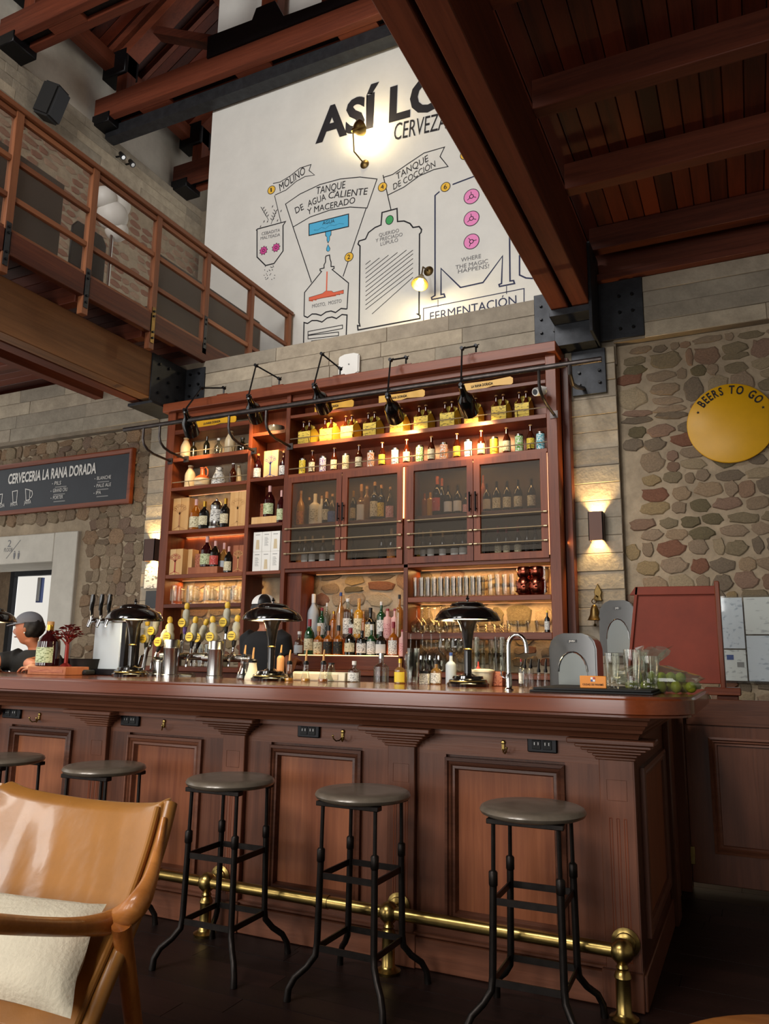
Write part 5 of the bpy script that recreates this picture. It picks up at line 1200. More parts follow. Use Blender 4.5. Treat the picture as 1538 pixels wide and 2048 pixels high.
rnd = random.Random(4); lf = bpy.data.meshes.new('leaf'); lf.from_pydata([(-.019, 0, 0), (0, -.01, .001), (.019, 0, 0), (0, .01, .001), (0, 0, -.004)], [], [(0, 1, 4), (1, 2, 4), (2, 3, 4), (3, 0, 4), (0, 3, 2, 1)]); lf.materials.append(MATS['red_metal'])
for k in range(16):
    a_ = k*2.4; L_ = rnd.uniform(.04, .075)*(1 if k > 4 else .7); z0 = .12+.07*(1-k/16); e = q+Vector((math.cos(a_)*L_, math.sin(a_)*L_, z0+.035))
    br = MB().tube([q+Vector((0, 0, z0-.015)), q+Vector((math.cos(a_)*L_*.5, math.sin(a_)*L_*.5, z0+.015)), e], [.004, .003, .002], 5).build('branch', 'red_metal', t)
    for j in range(6):
        o = bpy.data.objects.new('leaf', lf); COL.objects.link(o); o.parent = br; o.location = e+Vector((rnd.uniform(-.018, .018), rnd.uniform(-.018, .018), rnd.uniform(-.006, .012)))-root_of(br); o.rotation_euler = (rnd.uniform(-.4, .4), rnd.uniform(-.4, .4), rnd.random()*6.28); o.scale = (1, 1.3, 1)
q = at_shelf(172, 3.4, ST); t = thing('ice_bucket', 'black plastic bucket beside the draft tower', 'bucket', tuple(q))
MB().lathe([(0, 0), (.08, 0), (.095, .085), (.1, .09), (.094, .09), (.076, .008), (0, .008)], 24, q).build('body', 'rubber', t)
q = at_shelf(135, 3.42, ST); t = thing('ice_bucket', 'smaller black bucket behind the red metal tree', 'bucket', tuple(q)); MB().lathe([(0, 0), (.06, 0), (.07, .09), (.066, .09), (.056, .008), (0, .008)], 24, q).build('body', 'rubber', t)
a = pbar(165, 3.32); t = thing('card_terminal', 'dark grey card terminal lying on the bar', 'card terminal', (a.x, 3.32, ST)); MB().box(a.x-.05, a.x+.06, 3.28, 3.36, ST, ST+.03).build('body', 'rubber', t, bevel=.008); MB().box(a.x-.03, a.x+.03, 3.285, 3.33, ST+.03, ST+.033).build('screen', 'lens_dark', t)
# cruets with metal pourers
def cruet(px, pt, wpx, kind, mat, label, Y=3.3, liq=None, pour='cork'):
    q = pbar(px, Y); h = hpx(px, pt, Y, ST); r = wpx*mpp(px, pt, Y)/2
    t = thing('cruet', label, 'bottle', tuple(q), 'pour-spout cruets on the bar')
    pr_ = {'cone': [(0, 0), (r*.95, 0), (r, h*.03), (r*.95, h*.1), (r*.62, h*.3), (r*.5, h*.48), (r*.52, h*.56)], 'swirl': [(0, 0), (r*.9, 0), (r, h*.06), (r*.8, h*.2), (r*.6, h*.28), (r*.42, h*.44), (r*.5, h*.46), (r*.45, h*.62), (r*.36, h*.66)], 'tube': [(0, 0), (r*.95, 0), (r, h*.02), (r, h*.6), (r*.85, h*.66), (r*.5, h*.7)]}[kind]
    MB().lathe(pr_, 16, q, caps=False).build('glass', mat, t)
    if liq: MB().lathe([(0, h*.01)]+[(a_*.9, max(b_, h*.01)) for a_, b_ in pr_[1:4]]+[(0, pr_[3][1])], 14, q).build('liquid', liq, t)
    zt = pr_[-1][1]; rt = pr_[-1][0]
    MB().lathe([(rt*1.08, zt-.004), (rt*1.12, zt+.006), (rt*.7, zt+.014), (0, zt+.016)], 12, q).build('collar', 'black_metal', t)
    MB().tube([q+Vector((0, 0, zt+.01)), q+Vector((.001, 0, h*.85)), q+Vector((.004, 0, h))], [.006, .005, .0035], 8).build('pour_spout', pour, t)
cruet(487, 1290, 26, 'swirl', 'clear_glass', 'clear swirled cruet at the left of the cruets', liq='bottle_clear'); cruet(504, 1295, 26, 'cone', 'cream', 'cream-filled conical cruet left of the lamp base', liq=None)
cruet(560, 1290, 13, 'tube', 'peach_label', 'slim orange-filled bottle right of the lamp column', Y=3.45); cruet(578, 1300, 17, 'cone', 'clear_glass', 'clear conical cruet right of the lamp base', liq='gold_liquor')
cruet(611, 1300, 17, 'cone', 'clear_glass', 'clear conical cruet, middle of the three right of the lamp', liq='gold_liquor'); cruet(646, 1299, 18, 'cone', 'clear_glass', 'clear conical cruet, rightmost of the three', liq='whisky')
a = pbar(585, 3.42); b = pbar(690, 3.42); t = thing('menu_holder', 'low translucent cream tray behind the cruets', 'tray', ((a.x+b.x)/2, 3.43, ST)); MB().box(a.x, b.x, 3.42, 3.47, ST, ST+.045).build('body', 'cream', t, bevel=.004); MB().box(a.x+.01, b.x-.04, 3.417, 3.421, ST+.008, ST+.034).build('front_plate', 'stoneware', t)
GBR = 'bottles along the inner edge of the bar'
put(662, 1311, 3.44, ST, 24, 'cone', 'bottle_clear', None, 'black_cap', 'clear flared decanter behind the rightmost cruet', GBR)
put(708, 1322, 3.40, ST, 23, 'bourbon', 'bottle_clear', 'p_white', 'white_cap', 'clear bottle with white label left of the big clear one', GBR)
put(762, 1306, 3.40, ST, 28, 'bourbon', 'bottle_clear', None, 'chrome', 'big clear decanter bottle with metal stopper', GBR)
put(800, 1317, 3.40, ST, 21, 'bourbon', 'bottle_gold', 'yellow_label', 'gold', 'small tequila bottle with yellow label', GBR)
put(872, 1319, 3.42, ST, 21, 'bourbon', 'bottle_gold', 'p_white', 'black_cap', 'pale gold bottle left of the frosted vodka', GBR)
put(902, 1305, 3.42, ST, 20, 'liquor', 'frosted', None, 'blue_cap', 'frosted vodka bottle with blue cap left of the lamp', GBR)
put(957, 1318, 3.45, ST, 9, 'liquor', 'red_label', None, 'black_cap', 'thin red sauce bottle right of the lamp column', GBR)
put(1043, 1318, 3.45, ST, 10, 'liquor', 'bottle_clear', 'p_white', 'red_cap', 'small clear bottle with red cap beside the tap', GBR)
for i, px in enumerate((1050, 1062)): cruet(px, 1318, 13, 'tube', 'clear_glass', '%s tall clear cruet right of the water tap' % ORD[i], Y=3.4, pour='black_cap')
for i, px in enumerate((1078, 1092)): cruet(px, 1318, 13, 'cone', 'clear_glass', '%s clear cruet beside the towel dispenser' % ORD[i], Y=3.4, pour='black_cap')
for s_ in range(4): tumbler(pbar(824, 3.32)+Vector((s_*.002, 0, s_*.018)), .11, .03, '%s tumbler of the leaning stack behind the bar' % ORD[s_], 'stacked tumblers on the bar')
a = pbar(850, 3.40); t = thing('drink_carton', 'small white and dark carton beside the tumbler stack', 'carton', (a.x, 3.4, ST)); MB().box(a.x-.022, a.x+.022, 3.38, 3.42, ST, ST+.05).build('body', 'p_white', t, bevel=.002); MB().box(a.x-.022, a.x+.022, 3.38, 3.42, ST+.05, ST+.062).build('lid', 'black_cap', t)
a = pbar(966, 3.40); t = thing('ice_tub', 'cream plastic tub right of the lamp base', 'tub', (a.x, 3.4, ST)); MB().lathe([(0, 0), (.042, 0), (.05, .06), (.054, .062), (.054, .07), (.03, .075), (0, .076)], 16, a).build('body', 'cream', t)
a = pbar(995, 3.43); t = thing('red_box', 'small dark red box left of the water tap', 'box', (a.x, 3.43, ST)); MB().box(a.x-.03, a.x+.03, 3.41, 3.46, ST, ST+.065).build('body', 'p_boxred', t, bevel=.003)
# water tap
q = pbar(1018, 3.02); t = thing('water_tap', 'tall chrome swan-neck water tap on the bar', 'tap', tuple(q))
pts = [q, q+Vector((0, 0, .17))]+[q+Vector((.036-.036*math.cos(a_), .0, .17+.045*math.sin(a_))) for a_ in [i*math.pi/9 for i in range(1, 9)]]+[q+Vector((.073, 0, .165)), q+Vector((.074, 0, .145))]
MB().tube(pts, .0085, 10).build('spout', 'chrome', t); MB().lathe([(.018, 0), (.018, .004), (.012, .01), (.012, .06), (.009, .066)], 14, q).build('base', 'chrome', t); MB().tube([q+Vector((-.01, 0, .045)), q+Vector((-.028, -.005, .055)), q+Vector((-.03, -.005, .075))], .004, 6).build('lever', 'chrome', t)
# towel dispensers
def dispenser(c, w_, h_, d_, label, group='smoked towel dispensers'):
    x, y, z = c; t = thing('towel_dispenser', label, 'dispenser', c, group)
    pr_ = [(-w_/2, 0), (w_/2, 0), (w_/2, h_*.72), (w_*.46, h_*.85), (w_*.36, h_*.95), (w_*.2, h_), (-w_*.2, h_), (-w_*.36, h_*.95), (-w_*.46, h_*.85), (-w_/2, h_*.72)]
    MB().prism(pr_, lambda u, v, d: (x+u, y+d, z+v), d_).build('cover', 'smoke_solid', t, bevel=.006, seg=2)
    ar = [(-w_*.3, h_*.06), (w_*.3, h_*.06)]+[(w_*.3*math.cos(a_), h_*.3+h_*.36*math.sin(a_)) for a_ in [i*math.pi/10 for i in range(11)]]
    MB().prism(ar, lambda u, v, d: (x+u, y-.004+d, z+v), .006).build('window', 'smoke_window', t)
    MB().tube([Vector((x+u, y-.004, z+v)) for u, v in ar[2:]], .004, 6).build('arch_rim', 'chrome', t)
    MB().box(x-.022*w_/.22, x+.022*w_/.22, y-.003, y+.001, z+h_*.83, z+h_*.88).build('badge', 'black_cap', t)
    letters(MB(), 'JVD', (x-.013, y-.0035, z+h_*.842), (x+.013, y-.0035, z+h_*.842), .006*h_/.22, bold=.02).build('lettering', 'white', t)
a = pbar(1147, 3.42); dispenser((a.x, 3.42, ST), .205, .235, .16, 'smoked grey towel dispenser standing on the bar corner')
a = on_y(1238, 1312, 5.96); dispenser((a.x, 5.96, a.z), .27, .41, .12, 'smoked grey towel dispenser on the concrete column')
# mat, glasses, card, limes at the corner
t = thing('bar_mat', 'stack of black rubber bar mats on the bar corner', 'mat', (-.56, 3.1, ST))
for k in range(2): MB().box(-.78+k*.012, -.335-k*.006, 2.93+k*.008, 3.36, ST+k*.009, ST+k*.009+.008).build('mat', 'rubber', t, bevel=.002)
zm = ST+.0175
def pint(px, pt, pw, Y, label, rz=None):
    q = at_shelf(px, Y, zm); h = hpx(px, pt, Y, zm); r = pw*mpp(px, pt, Y)/2
    t = thing('pint_glass', label, 'glass', tuple(q), 'empty pint glasses on the mat')
    MB().lathe([(0, 0), (r*.78, 0), (r*.82, h*.02), (r*.78, h*.13), (r*.74, h*.15), (r*.86, h*.4), (r*1.0, h*.72), (r*.98, h), (r*.94, h), (r*.95, h*.72), (r*.8, h*.4), (r*.68, h*.16), (0, h*.14)], 20, q, caps=False).build('glass', 'clear_glass', t)
pint(1226, 1306, 31, 3.05, 'leftmost empty pint glass beside the orange card'); pint(1267, 1299, 36, 3.05, 'middle empty pint glass on the mat'); pint(1301, 1312, 40, 3.1, 'right empty pint glass in front of the limes'); pint(1283, 1304, 30, 3.22, 'rear empty pint glass behind the others')
a = at_shelf(1160, 3.0, zm); b = at_shelf(1213, 3.0, zm); t = thing('orange_card', 'orange card with a small flag and CIUDAD DE PANAMÁ', 'card', ((a.x+b.x)/2, 3.0, zm))
MB().box(a.x, b.x, 3.0, 3.006, zm, zm+.045).build('card', 'orange_label', t, bevel=.002); MB().box(a.x+.01, b.x-.01, 3.006, 3.03, zm, zm+.006).build('foot', 'orange_label', t)
cx_ = (a.x+b.x)/2; fx = .008
for (u, v, m) in ((-1, 0, 'white'), (0, 0, 'red_label'), (-1, -1, 'blue_label'), (0, -1, 'white')): MB().box(cx_+u*fx, cx_+(u+1)*fx, 2.9985, 3.0, zm+.032+v*.008, zm+.04+v*.008).build('flag_field', m, t)
letters(MB(), 'CIUDAD DE PANAMÁ', (a.x+.01, 3.0, zm+.01), (b.x-.01, 3.0, zm+.01), .007, bold=.01).build('lettering', 'ink', t)
q = at_shelf(1345, 3.2, ST); rnd = random.Random(9)
for k in range(14):
    c = at_shelf(1262+(k % 9)*15, 3.2+.05*(k % 2)+.0*k, ST+.024) if k < 9 else at_shelf(1285+(k-9)*19, 3.23, ST+.058)
    bottle_m = tag(MB().lathe([(0, -.024), (.012, -.021), (.02, -.008), (.021, .004), (.014, .018), (.005, .023), (0, .026)], 12, c, R=Matrix.Rotation(rnd.random()*3, 3, 'X')).build('lime', 'lime', None), 'green lime in the clear plastic bag on the bar corner', 'lime', 'limes in the plastic bag')
t = thing('plastic_bag', 'clear plastic bag of limes on the bar corner', 'bag', (q.x, q.y, ST))
vs = []; fs = []; n1, n2 = 9, 16
for i in range(n1):
    v = i/(n1-1)
    for j in range(n2):
        a_ = 2*math.pi*j/n2; rr = math.sin(math.pi*(.16+.8*v*.9)) ; wob = 1+.12*math.sin(3*a_+i*1.7)+.06*math.sin(7*a_+i)
        vs.append((q.x-.03+math.cos(a_)*.165*rr*wob-(.05*v), q.y+math.sin(a_)*.085*rr*wob, ST+.004+.1*v**.9))
for i in range(n1-1):
    for j in range(n2): a0_ = i*n2+j; b0_ = i*n2+(j+1) % n2; fs.append((a0_, b0_, b0_+n2, a0_+n2))
MB().add(vs, fs).build('bag', 'plastic_bag', t)
vs = []; fs = []; c0 = at_shelf(1312, 3.2, ST+.1)
for i in range(6):
    v = i/5
    for j in range(14): a_ = 2*math.pi*j/14; rr = .014+.045*v; wob = 1+.3*math.sin(5*a_+i); vs.append((c0.x-.03+.03*v+math.cos(a_)*rr*wob, c0.y+math.sin(a_)*rr*wob*.7, c0.z-.005+.075*v+.01*math.sin(4*a_)))
for i in range(5):
    for j in range(14): a0_ = i*14+j; b0_ = i*14+(j+1) % 14; fs.append((a0_, b0_, b0_+14, a0_+14))
MB().add(vs, fs).build('gathered_neck', 'plastic_bag', t)
# ------------------------------------------------------------------ lifted counter flap and its ledge
t = thing('counter_flap', 'raised red wooden counter flap behind the bar corner', 'counter flap', (-.4, 4.85, 1.06))
pf = [(-.70, 1.08), (-.185, 1.08), (-.185, 1.635), (-.625, 1.64)]
MB().prism(pf, lambda u, v, d: (u, 4.84+d, v), .03).build('leaf', 'flap_red', t, bevel=.004)
MB().prism([(-.66, 1.59), (-.185, 1.585), (-.185, 1.635), (-.625, 1.64)], lambda u, v, d: (u, 4.825+d, v), .015).build('edge_batten', 'flap_red', t, bevel=.003)
MB().prism([(-.70, 1.08), (-.682, 1.08), (-.607, 1.64), (-.625, 1.64)], lambda u, v, d: (u, 4.825+d, v), .015).build('edge_batten', 'flap_red', t, bevel=.003)
MB().box(-.187, -.16, 4.80, 4.9, 1.02, 1.66).build('side_rail', 'mahogany_z', t, bevel=.004)
MB().box(-.27, -.085, 4.78, 4.95, 1.02, 1.062).build('ledge', 'mahogany_x', t, bevel=.004); MB().box(-.21, -.1, 4.82, 4.92, .93, 1.02).build('ledge_bracket', 'mahogany_x', t, bevel=.004)
# ------------------------------------------------------------------ people behind the bar
def loft(mb, rings, n=20):
    """rings: (centre, half-x, half-y)"""
    vs = []
    for c, a_, b_ in rings:
        for j in range(n): q = 2*math.pi*j/n; vs.append((c[0]+a_*math.cos(q), c[1]+b_*math.sin(q), c[2]))
    fs = []
    for i in range(len(rings)-1):
        for j in range(n): a0 = i*n+j; b0 = i*n+(j+1) % n; fs.append((a0, b0, b0+n, a0+n))
    fs.append(tuple(range(n-1, -1, -1))); fs.append(tuple((len(rings)-1)*n+j for j in range(n)))
    return mb.add(vs, fs)
def head_mesh(mb, c, s, yaw, pitch=0):
    """face towards local -y, turned by yaw"""
    R = Matrix.Rotation(yaw, 3, 'Z') @ Matrix.Rotation(pitch, 3, 'X'); n1, n2 = 30, 36; vs = []
    def g(x, z, x0, z0, sx, sz): return math.exp(-((x-x0)/sx)**2-((z-z0)/sz)**2)
    for i in range(n1+1):
        th = math.pi*i/n1
        for j in range(n2):
            ph = 2*math.pi*j/n2; x = math.sin(th)*math.cos(ph); y = math.sin(th)*math.sin(ph); z = math.cos(th)
            X, Y_, Z_ = x*.076, y*.096, z*.118
            if Z_ < 0: k = 1+Z_*2.2; X *= max(.55, k); Y_ *= max(.72, 1+Z_*1.1) if y > 0 else max(.86, 1+Z_*.9)
            if y < 0:
                Y_ -= .026*g(X, Z_, 0, -.018, .013, .02)+.012*g(X, Z_, 0, .01, .01, .03)      # nose
                Y_ -= .007*g(X, Z_, 0, .036, .045, .012)                                     # brow
                for sx in (-1, 1): Y_ += .010*g(X, Z_, sx*.03, .016, .015, .011); Y_ -= .006*g(X, Z_, sx*.042, -.022, .02, .02)
                Y_ -= .009*g(X, Z_, 0, -.055, .022, .01); Y_ += .004*g(X, Z_, 0, -.0575, .02, .003)
                Y_ -= .012*g(X, Z_, 0, -.1, .024, .016)                                       # chin
            vs.append(Vector(c)+R @ (Vector((X, Y_, Z_))*s))
    fs = []
    for i in range(n1):
        for j in range(n2): a0 = i*n2+j; b0 = i*n2+(j+1) % n2; fs.append((a0, b0, b0+n2, a0+n2))
    mb.add(vs, fs)
    for sx in (-1, 1):      # ears
        e = Vector(c)+R @ (Vector((sx*.074, .012, .0))*s); mb.lathe([(0, -.03*s), (.012*s, -.024*s), (.017*s, 0), (.015*s, .02*s), (0, .03*s)], 10, e)
    return R
def fuse(o, vox=.006, sm=6):
    m = o.modifiers.new('r', 'REMESH'); m.mode = 'VOXEL'; m.voxel_size = vox; m.use_smooth_shade = True
    s_ = o.modifiers.new('s', 'SMOOTH'); s_.iterations = sm; s_.factor = .5
    return o
def hand(mb, wrist, d, up, s=1.0, curl=.25, thumb=1):
    """palm and five bent fingers; d points along the fingers, up is the back of the hand"""
    d = Vector(d).normalized(); up = (Vector(up)-d*d.dot(Vector(up))).normalized(); sd = d.cross(up); w0 = Vector(wrist)
    P = lambda a_, b_, c_: w0+(d*a_+sd*b_+up*c_)*s
    mb.tube([P(-.01, 0, 0), P(.02, 0, .004), P(.05, 0, .006), P(.085, .0, .003)], [.022*s, .027*s, .031*s, .022*s], 12)
    mb.tube([P(.03, -.018, .0), P(.06, -.026, .002), P(.088, -.028, 0)], [.016*s, .014*s, .01*s], 8); mb.tube([P(.03, .018, .0), P(.06, .024, .002), P(.085, .027, 0)], [.016*s, .014*s, .01*s], 8)
    for k, (b_, L_) in enumerate(((-.030, .066), (-.0105, .078), (.009, .073), (.028, .056))):
        mb.tube([P(.075, b_, .004), P(.085+L_*.38, b_*1.08, .008-curl*.01), P(.085+L_*.72, b_*1.12, -curl*.04), P(.085+L_*.95, b_*1.12, -curl*.09)], [.0095*s, .009*s, .008*s, .0065*s], 8)
    mb.tube([P(.015, thumb*-.02, 0), P(.04, thumb*-.045, -.004), P(.066, thumb*-.056, -.01), P(.088, thumb*-.058, -.018)], [.014*s, .0115*s, .0095*s, .0075*s], 8)
HC = on_y(57, 1258, 3.72); yaw1 = -math.radians(66)
pe = thing('person', 'person in grey cap and black T-shirt leaning on the bar', 'person', (HC.x, 3.75, 0))
S = .9; mb = MB(); R1 = head_mesh(mb, HC, S, yaw1, math.radians(4))
nk = HC+Vector((.018, .015, -.085)); sh = Vector((HC.x+.03, 3.80, HC.z-.16))
loft(mb, [((nk.x+.005, nk.y, nk.z+.05), .045, .05), ((nk.x, nk.y, nk.z), .045, .048), ((sh.x, sh.y-.02, sh.z+.035), .056, .058), ((sh.x, sh.y, sh.z), .08, .07)], 16)
loft(mb, [((sh.x, sh.y, 0), .1, .1), ((sh.x, sh.y, .5), .13, .1), ((sh.x, sh.y, .95), .13, .1), ((sh.x, sh.y, sh.z), .12, .08)], 16)
HW = on_y(78, 1338, 3.42); HW.z = ST+.03; el = Vector((sh.x+.2, 3.56, ST+.05)); shd = Vector((sh.x+.17, 3.72, sh.z-.05))
mb.tube([shd, (shd+el)/2+Vector((.02, 0, 0)), el, (el+HW)/2+Vector((0, 0, .004)), HW], [.052, .047, .04, .036, .025], 12)
hand(mb, HW, (-1, -.12, -.03), (0, 0, 1), .92, .3, thumb=1)
el2 = Vector((sh.x-.26, 3.58, ST+.05)); hw2 = Vector((sh.x-.08, 3.42, ST+.03)); sh2 = Vector((sh.x-.18, 3.76, sh.z-.05))
mb.tube([sh2, (sh2+el2)/2, el2, (el2+hw2)/2, hw2], [.052, .047, .04, .036, .025], 12); hand(mb, hw2, (1, -.2, -.03), (0, 0, 1), .92, .3, thumb=-1)
body = fuse(mb.build('body', 'skin', pe, center=False), .0055, 5)
mb = MB(); loft(mb, [((sh.x, sh.y+.02, .86), .2, .135), ((sh.x, sh.y+.01, 1.0), .205, .14), ((sh.x, sh.y, sh.z-.06), .215, .125), ((sh.x, sh.y, sh.z-.01), .17, .105), ((sh.x, sh.y, sh.z+.022), .1, .085)], 24)
mb.tube([shd+Vector((-.05, 0, .02)), shd+Vector((.0, -.0, .0)), (shd+el)/2+Vector((.02, 0, .0))], [.07, .07, .062], 14); mb.tube([sh2+Vector((.05, 0, .02)), sh2, (sh2+el2)/2], [.07, .07, .062], 14)
fuse(mb.build('tshirt', 'tshirt', pe, center=False), .009, 6)
mb = MB(); loft(mb, [((sh.x, sh.y+.02, .0), .16, .12), ((sh.x, sh.y+.02, .5), .17, .13), ((sh.x, sh.y+.02, .9), .185, .13)], 18); mb.build('trousers', 'rubber', pe, center=False)
def on_head(c, R, v, s): return Vector(c)+R @ (Vector(v)*s)
def cap_mesh(c, R, s, par, m, brim=True):
    mb = MB(); n1, n2 = 8, 28; vs = []; fs = []
    for i in range(n1+1):
        th = (math.pi/2)*i/n1
        for j in range(n2): ph = 2*math.pi*j/n2; vs.append(on_head(c, R, (.083*math.sin(th)*math.cos(ph), .004+.104*math.sin(th)*math.sin(ph), .046+.085*math.cos(th)), s))
    for i in range(n1):
        for j in range(n2): a0 = i*n2+j; b0 = i*n2+(j+1) % n2; fs.append((a0, b0, b0+n2, a0+n2))
    o = mb.add(vs, fs).build('cap', m, par, center=False)
    if brim:
        mb = MB(); top_ = []; 
        for k in range(13): a_ = math.pi+math.pi*k/12; top_.append((.08*math.cos(a_), .004+.1*math.sin(a_)+(-.065*abs(math.sin(a_))), .046-.012*abs(math.sin(a_))))
        inn = [(.08*math.cos(math.pi+math.pi*k/12), .004+.1*math.sin(math.pi+math.pi*k/12), .05) for k in range(13)]
        V = [on_head(c, R, p_, s) for p_ in inn+top_]+[on_head(c, R, (p_[0], p_[1], p_[2]-.005), s) for p_ in inn+top_]
        F = []
        for k in range(12): F += [(k, k+1, 14+k, 13+k), (26+k, 26+13+k, 26+14+k, 26+k+1), (13+k, 14+k, 40+k, 39+k)]
        mb.add(V, F).build('brim', m, o, center=False)
    return o
cap_mesh(HC, R1, S, pe, 'cap_grey')
mb = MB(); n1, n2 = 12, 24; vs = []; fs = []
for i in range(n1+1):
    th = math.pi*i/n1
    for j in range(n2):
        ph = math.pi*(-.02+1.04*j/(n2-1)); k = 1+.05*math.sin(9*ph+5*th); vs.append(on_head(HC, R1, (.086*math.sin(th)*math.cos(ph)*k, .012+.108*math.sin(th)*math.sin(ph)*k, .01+.095*math.cos(th)), S))
for i in range(n1):
    for j in range(n2-1): a0 = i*n2+j; fs.append((a0, a0+1, a0+n2+1, a0+n2))
mb.add(vs, fs).build('hair', 'hair', pe, center=False)
for sx in (-1, 1):
    mb = MB().lathe([(0, -.011), (.008, -.008), (.0115, 0), (.008, .008), (0, .011)], 12, on_head(HC, R1, (sx*.03, -.081, .014), S)); e = mb.build('eye', 'white', pe, center=False)
    MB().lathe([(0, -.005), (.004, -.003), (.005, 0), (.004, .003), (0, .005)], 8, on_head(HC, R1, (sx*.03, -.0895, .013), S)).build('iris', 'hair', e, center=False)
    MB().tube([on_head(HC, R1, (sx*.014, -.097, .034), S), on_head(HC, R1, (sx*.03, -.094, .039), S), on_head(HC, R1, (sx*.048, -.082, .034), S)], [.002, .0032, .0015], 6).build('eyebrow', 'hair', pe, center=False)
MB().tube([on_head(HC, R1, (-.022, -.09, -.056), S), on_head(HC, R1, (-.008, -.1, -.053), S), on_head(HC, R1, (.008, -.1, -.053), S), on_head(HC, R1, (.022, -.09, -.056), S)], [.002, .0045, .0045, .002], 6).build('lips', 'skin_dark', pe, center=False)
MB().lathe([(0, -.006), (.005, -.003), (.006, 0), (.005, .003), (0, .006)], 8, on_head(HC, R1, (.078, .008, -.03), S)).build('earring', 'white', pe, center=False)
# colleague with the patched cap, back turned, at the back counter
HC2 = on_y(529, 1213, 5.1); HC2.z -= .03; R2 = Matrix.Rotation(math.radians(150), 3, 'Z')
p2 = thing('person', 'person in black with a black and white cap working behind the lamp', 'person', (HC2.x, 5.15, 0))
mb = MB(); head_mesh(mb, HC2, .95, math.radians(150), math.radians(8)); s2 = Vector((HC2.x, 5.13, HC2.z-.19))
loft(mb, [((HC2.x, 5.12, HC2.z-.06), .045, .048), ((HC2.x, 5.13, s2.z+.05), .05, .055), ((s2.x, s2.y, s2.z), .1, .08), ((s2.x, s2.y, .9), .12, .09), ((s2.x, s2.y, .0), .1, .09)], 16)
for sx in (-1, 1):
    a0 = s2+Vector((sx*.17, 0, -.03)); a1 = s2+Vector((sx*.2, .05, -.27)); a2 = s2+Vector((sx*.12, .24, -.2)); mb.tube([a0, (a0+a1)/2, a1, (a1+a2)/2, a2], [.048, .045, .038, .034, .024], 12); hand(mb, a2, (-sx*.2, 1, 0), (0, 0, 1), .9, .5, thumb=sx)
fuse(mb.build('body', 'skin', p2, center=False), .007, 5)
mb = MB(); loft(mb, [((s2.x, s2.y, .84), .185, .12), ((s2.x, s2.y, 1.0), .18, .12), ((s2.x, s2.y, s2.z-.06), .2, .115), ((s2.x, s2.y, s2.z-.01), .16, .1), ((s2.x, s2.y, s2.z+.03), .08, .07)], 24)
for sx in (-1, 1): a0 = s2+Vector((sx*.17, 0, -.03)); a1 = s2+Vector((sx*.2, .05, -.27)); mb.tube([a0+Vector((-sx*.05, 0, .02)), a0, (a0+a1)/2], [.066, .066, .058], 14)
fuse(mb.build('shirt', 'tshirt', p2, center=False), .01, 6)
mb = MB(); loft(mb, [((s2.x, s2.y, 0), .15, .11), ((s2.x, s2.y, .5), .16, .12), ((s2.x, s2.y, .88), .175, .12)], 18); mb.build('trousers', 'rubber', p2, center=False)
mb = MB(); vs = []; fs = []
for i in range(n1+1):
    th = math.pi*i/n1
    for j in range(n2): ph = math.pi*(-.02+1.04*j/(n2-1)); vs.append(on_head(HC2, R2, (.083*math.sin(th)*math.cos(ph), .012+.106*math.sin(th)*math.sin(ph), .0+.1*math.cos(th)), .95))
for i in range(n1):
    for j in range(n2-1): a0 = i*n2+j; fs.append((a0, a0+1, a0+n2+1, a0+n2))
mb.add(vs, fs).build('hair', 'hair', p2, center=False)
c_ = cap_mesh(HC2, R2, .98, p2, 'white'); me = c_.data; me.materials.append(MATS['black_cap'])
for pol in me.polygons:
    if (pol.index % 28)//5 % 2 == 0: pol.material_index = 1
# ------------------------------------------------------------------ mural: painted lines and lettering on the white wall
def mp(*pp): return [on_y(x, y, MY-.002) for x, y in pp]
def stroke(name, pts, wpx, mat='ink', closed=False, par=None):
    P = mp(*pts); return MB().ribbon(P, wpx*.0068, closed=closed).build(name, mat, par or mural)
def blob(name, pts, mat, lift=.0, par=None): P = mp(*pts); return MB().flat(P, lift=lift).build(name, mat, par or mural)
def words(tx, q0, q1, hp, mat='ink', bold=0.0, shear=0.0, name='lettering'):
    a, b = on_y(*q0, MY-.002), on_y(*q1, MY-.002); h = (on_y(q0[0], q0[1]-hp, MY)-on_y(q0[0], q0[1], MY)).length
    return letters(MB(), tx, a, b, h, bold=bold, shear=shear, lift=.002).build(name, mat, mural)
def disc(px, py, rx, ry, mat, lift, ring=None, n=24):
    c = on_y(px, py, MY-.002); r = rx*.0056; 
    o = MB().flat([(c.x+r*math.cos(2*math.pi*k/n), c.y, c.z+r*ry/rx*math.sin(2*math.pi*k/n)) for k in range(n)], lift=lift).build('painted_disc', mat, mural)
    if ring: MB().ribbon([(c.x+r*math.cos(2*math.pi*k/n), c.y, c.z+r*ry/rx*math.sin(2*math.pi*k/n)) for k in range(n)], .008, closed=True, lift=lift+.001).build('outline', ring, o)
    return o, c, r
words('ASÍ LO', (631, 285), (893, 210), 62, bold=.035); words('CERVEZA', (787, 281), (893, 257), 33, 'ink')
# numbered yellow discs
for (px, py, tx) in ((543, 380, '1'), (698, 514, '2'), (765, 374, '4'), (891, 374, '6'), (930, 310, '7')):
    o, c, r = disc(px, py, 10.5, 10.5, 'paint_yellow', .001, 'ink')
    if tx != '7': letters(MB(), tx, c+Vector((-.009 if tx == '1' else -.02, -.002, -.03)), c+Vector((.009 if tx == '1' else .02, -.002, -.028)), .06, lift=.004).build('lettering', 'ink', o)
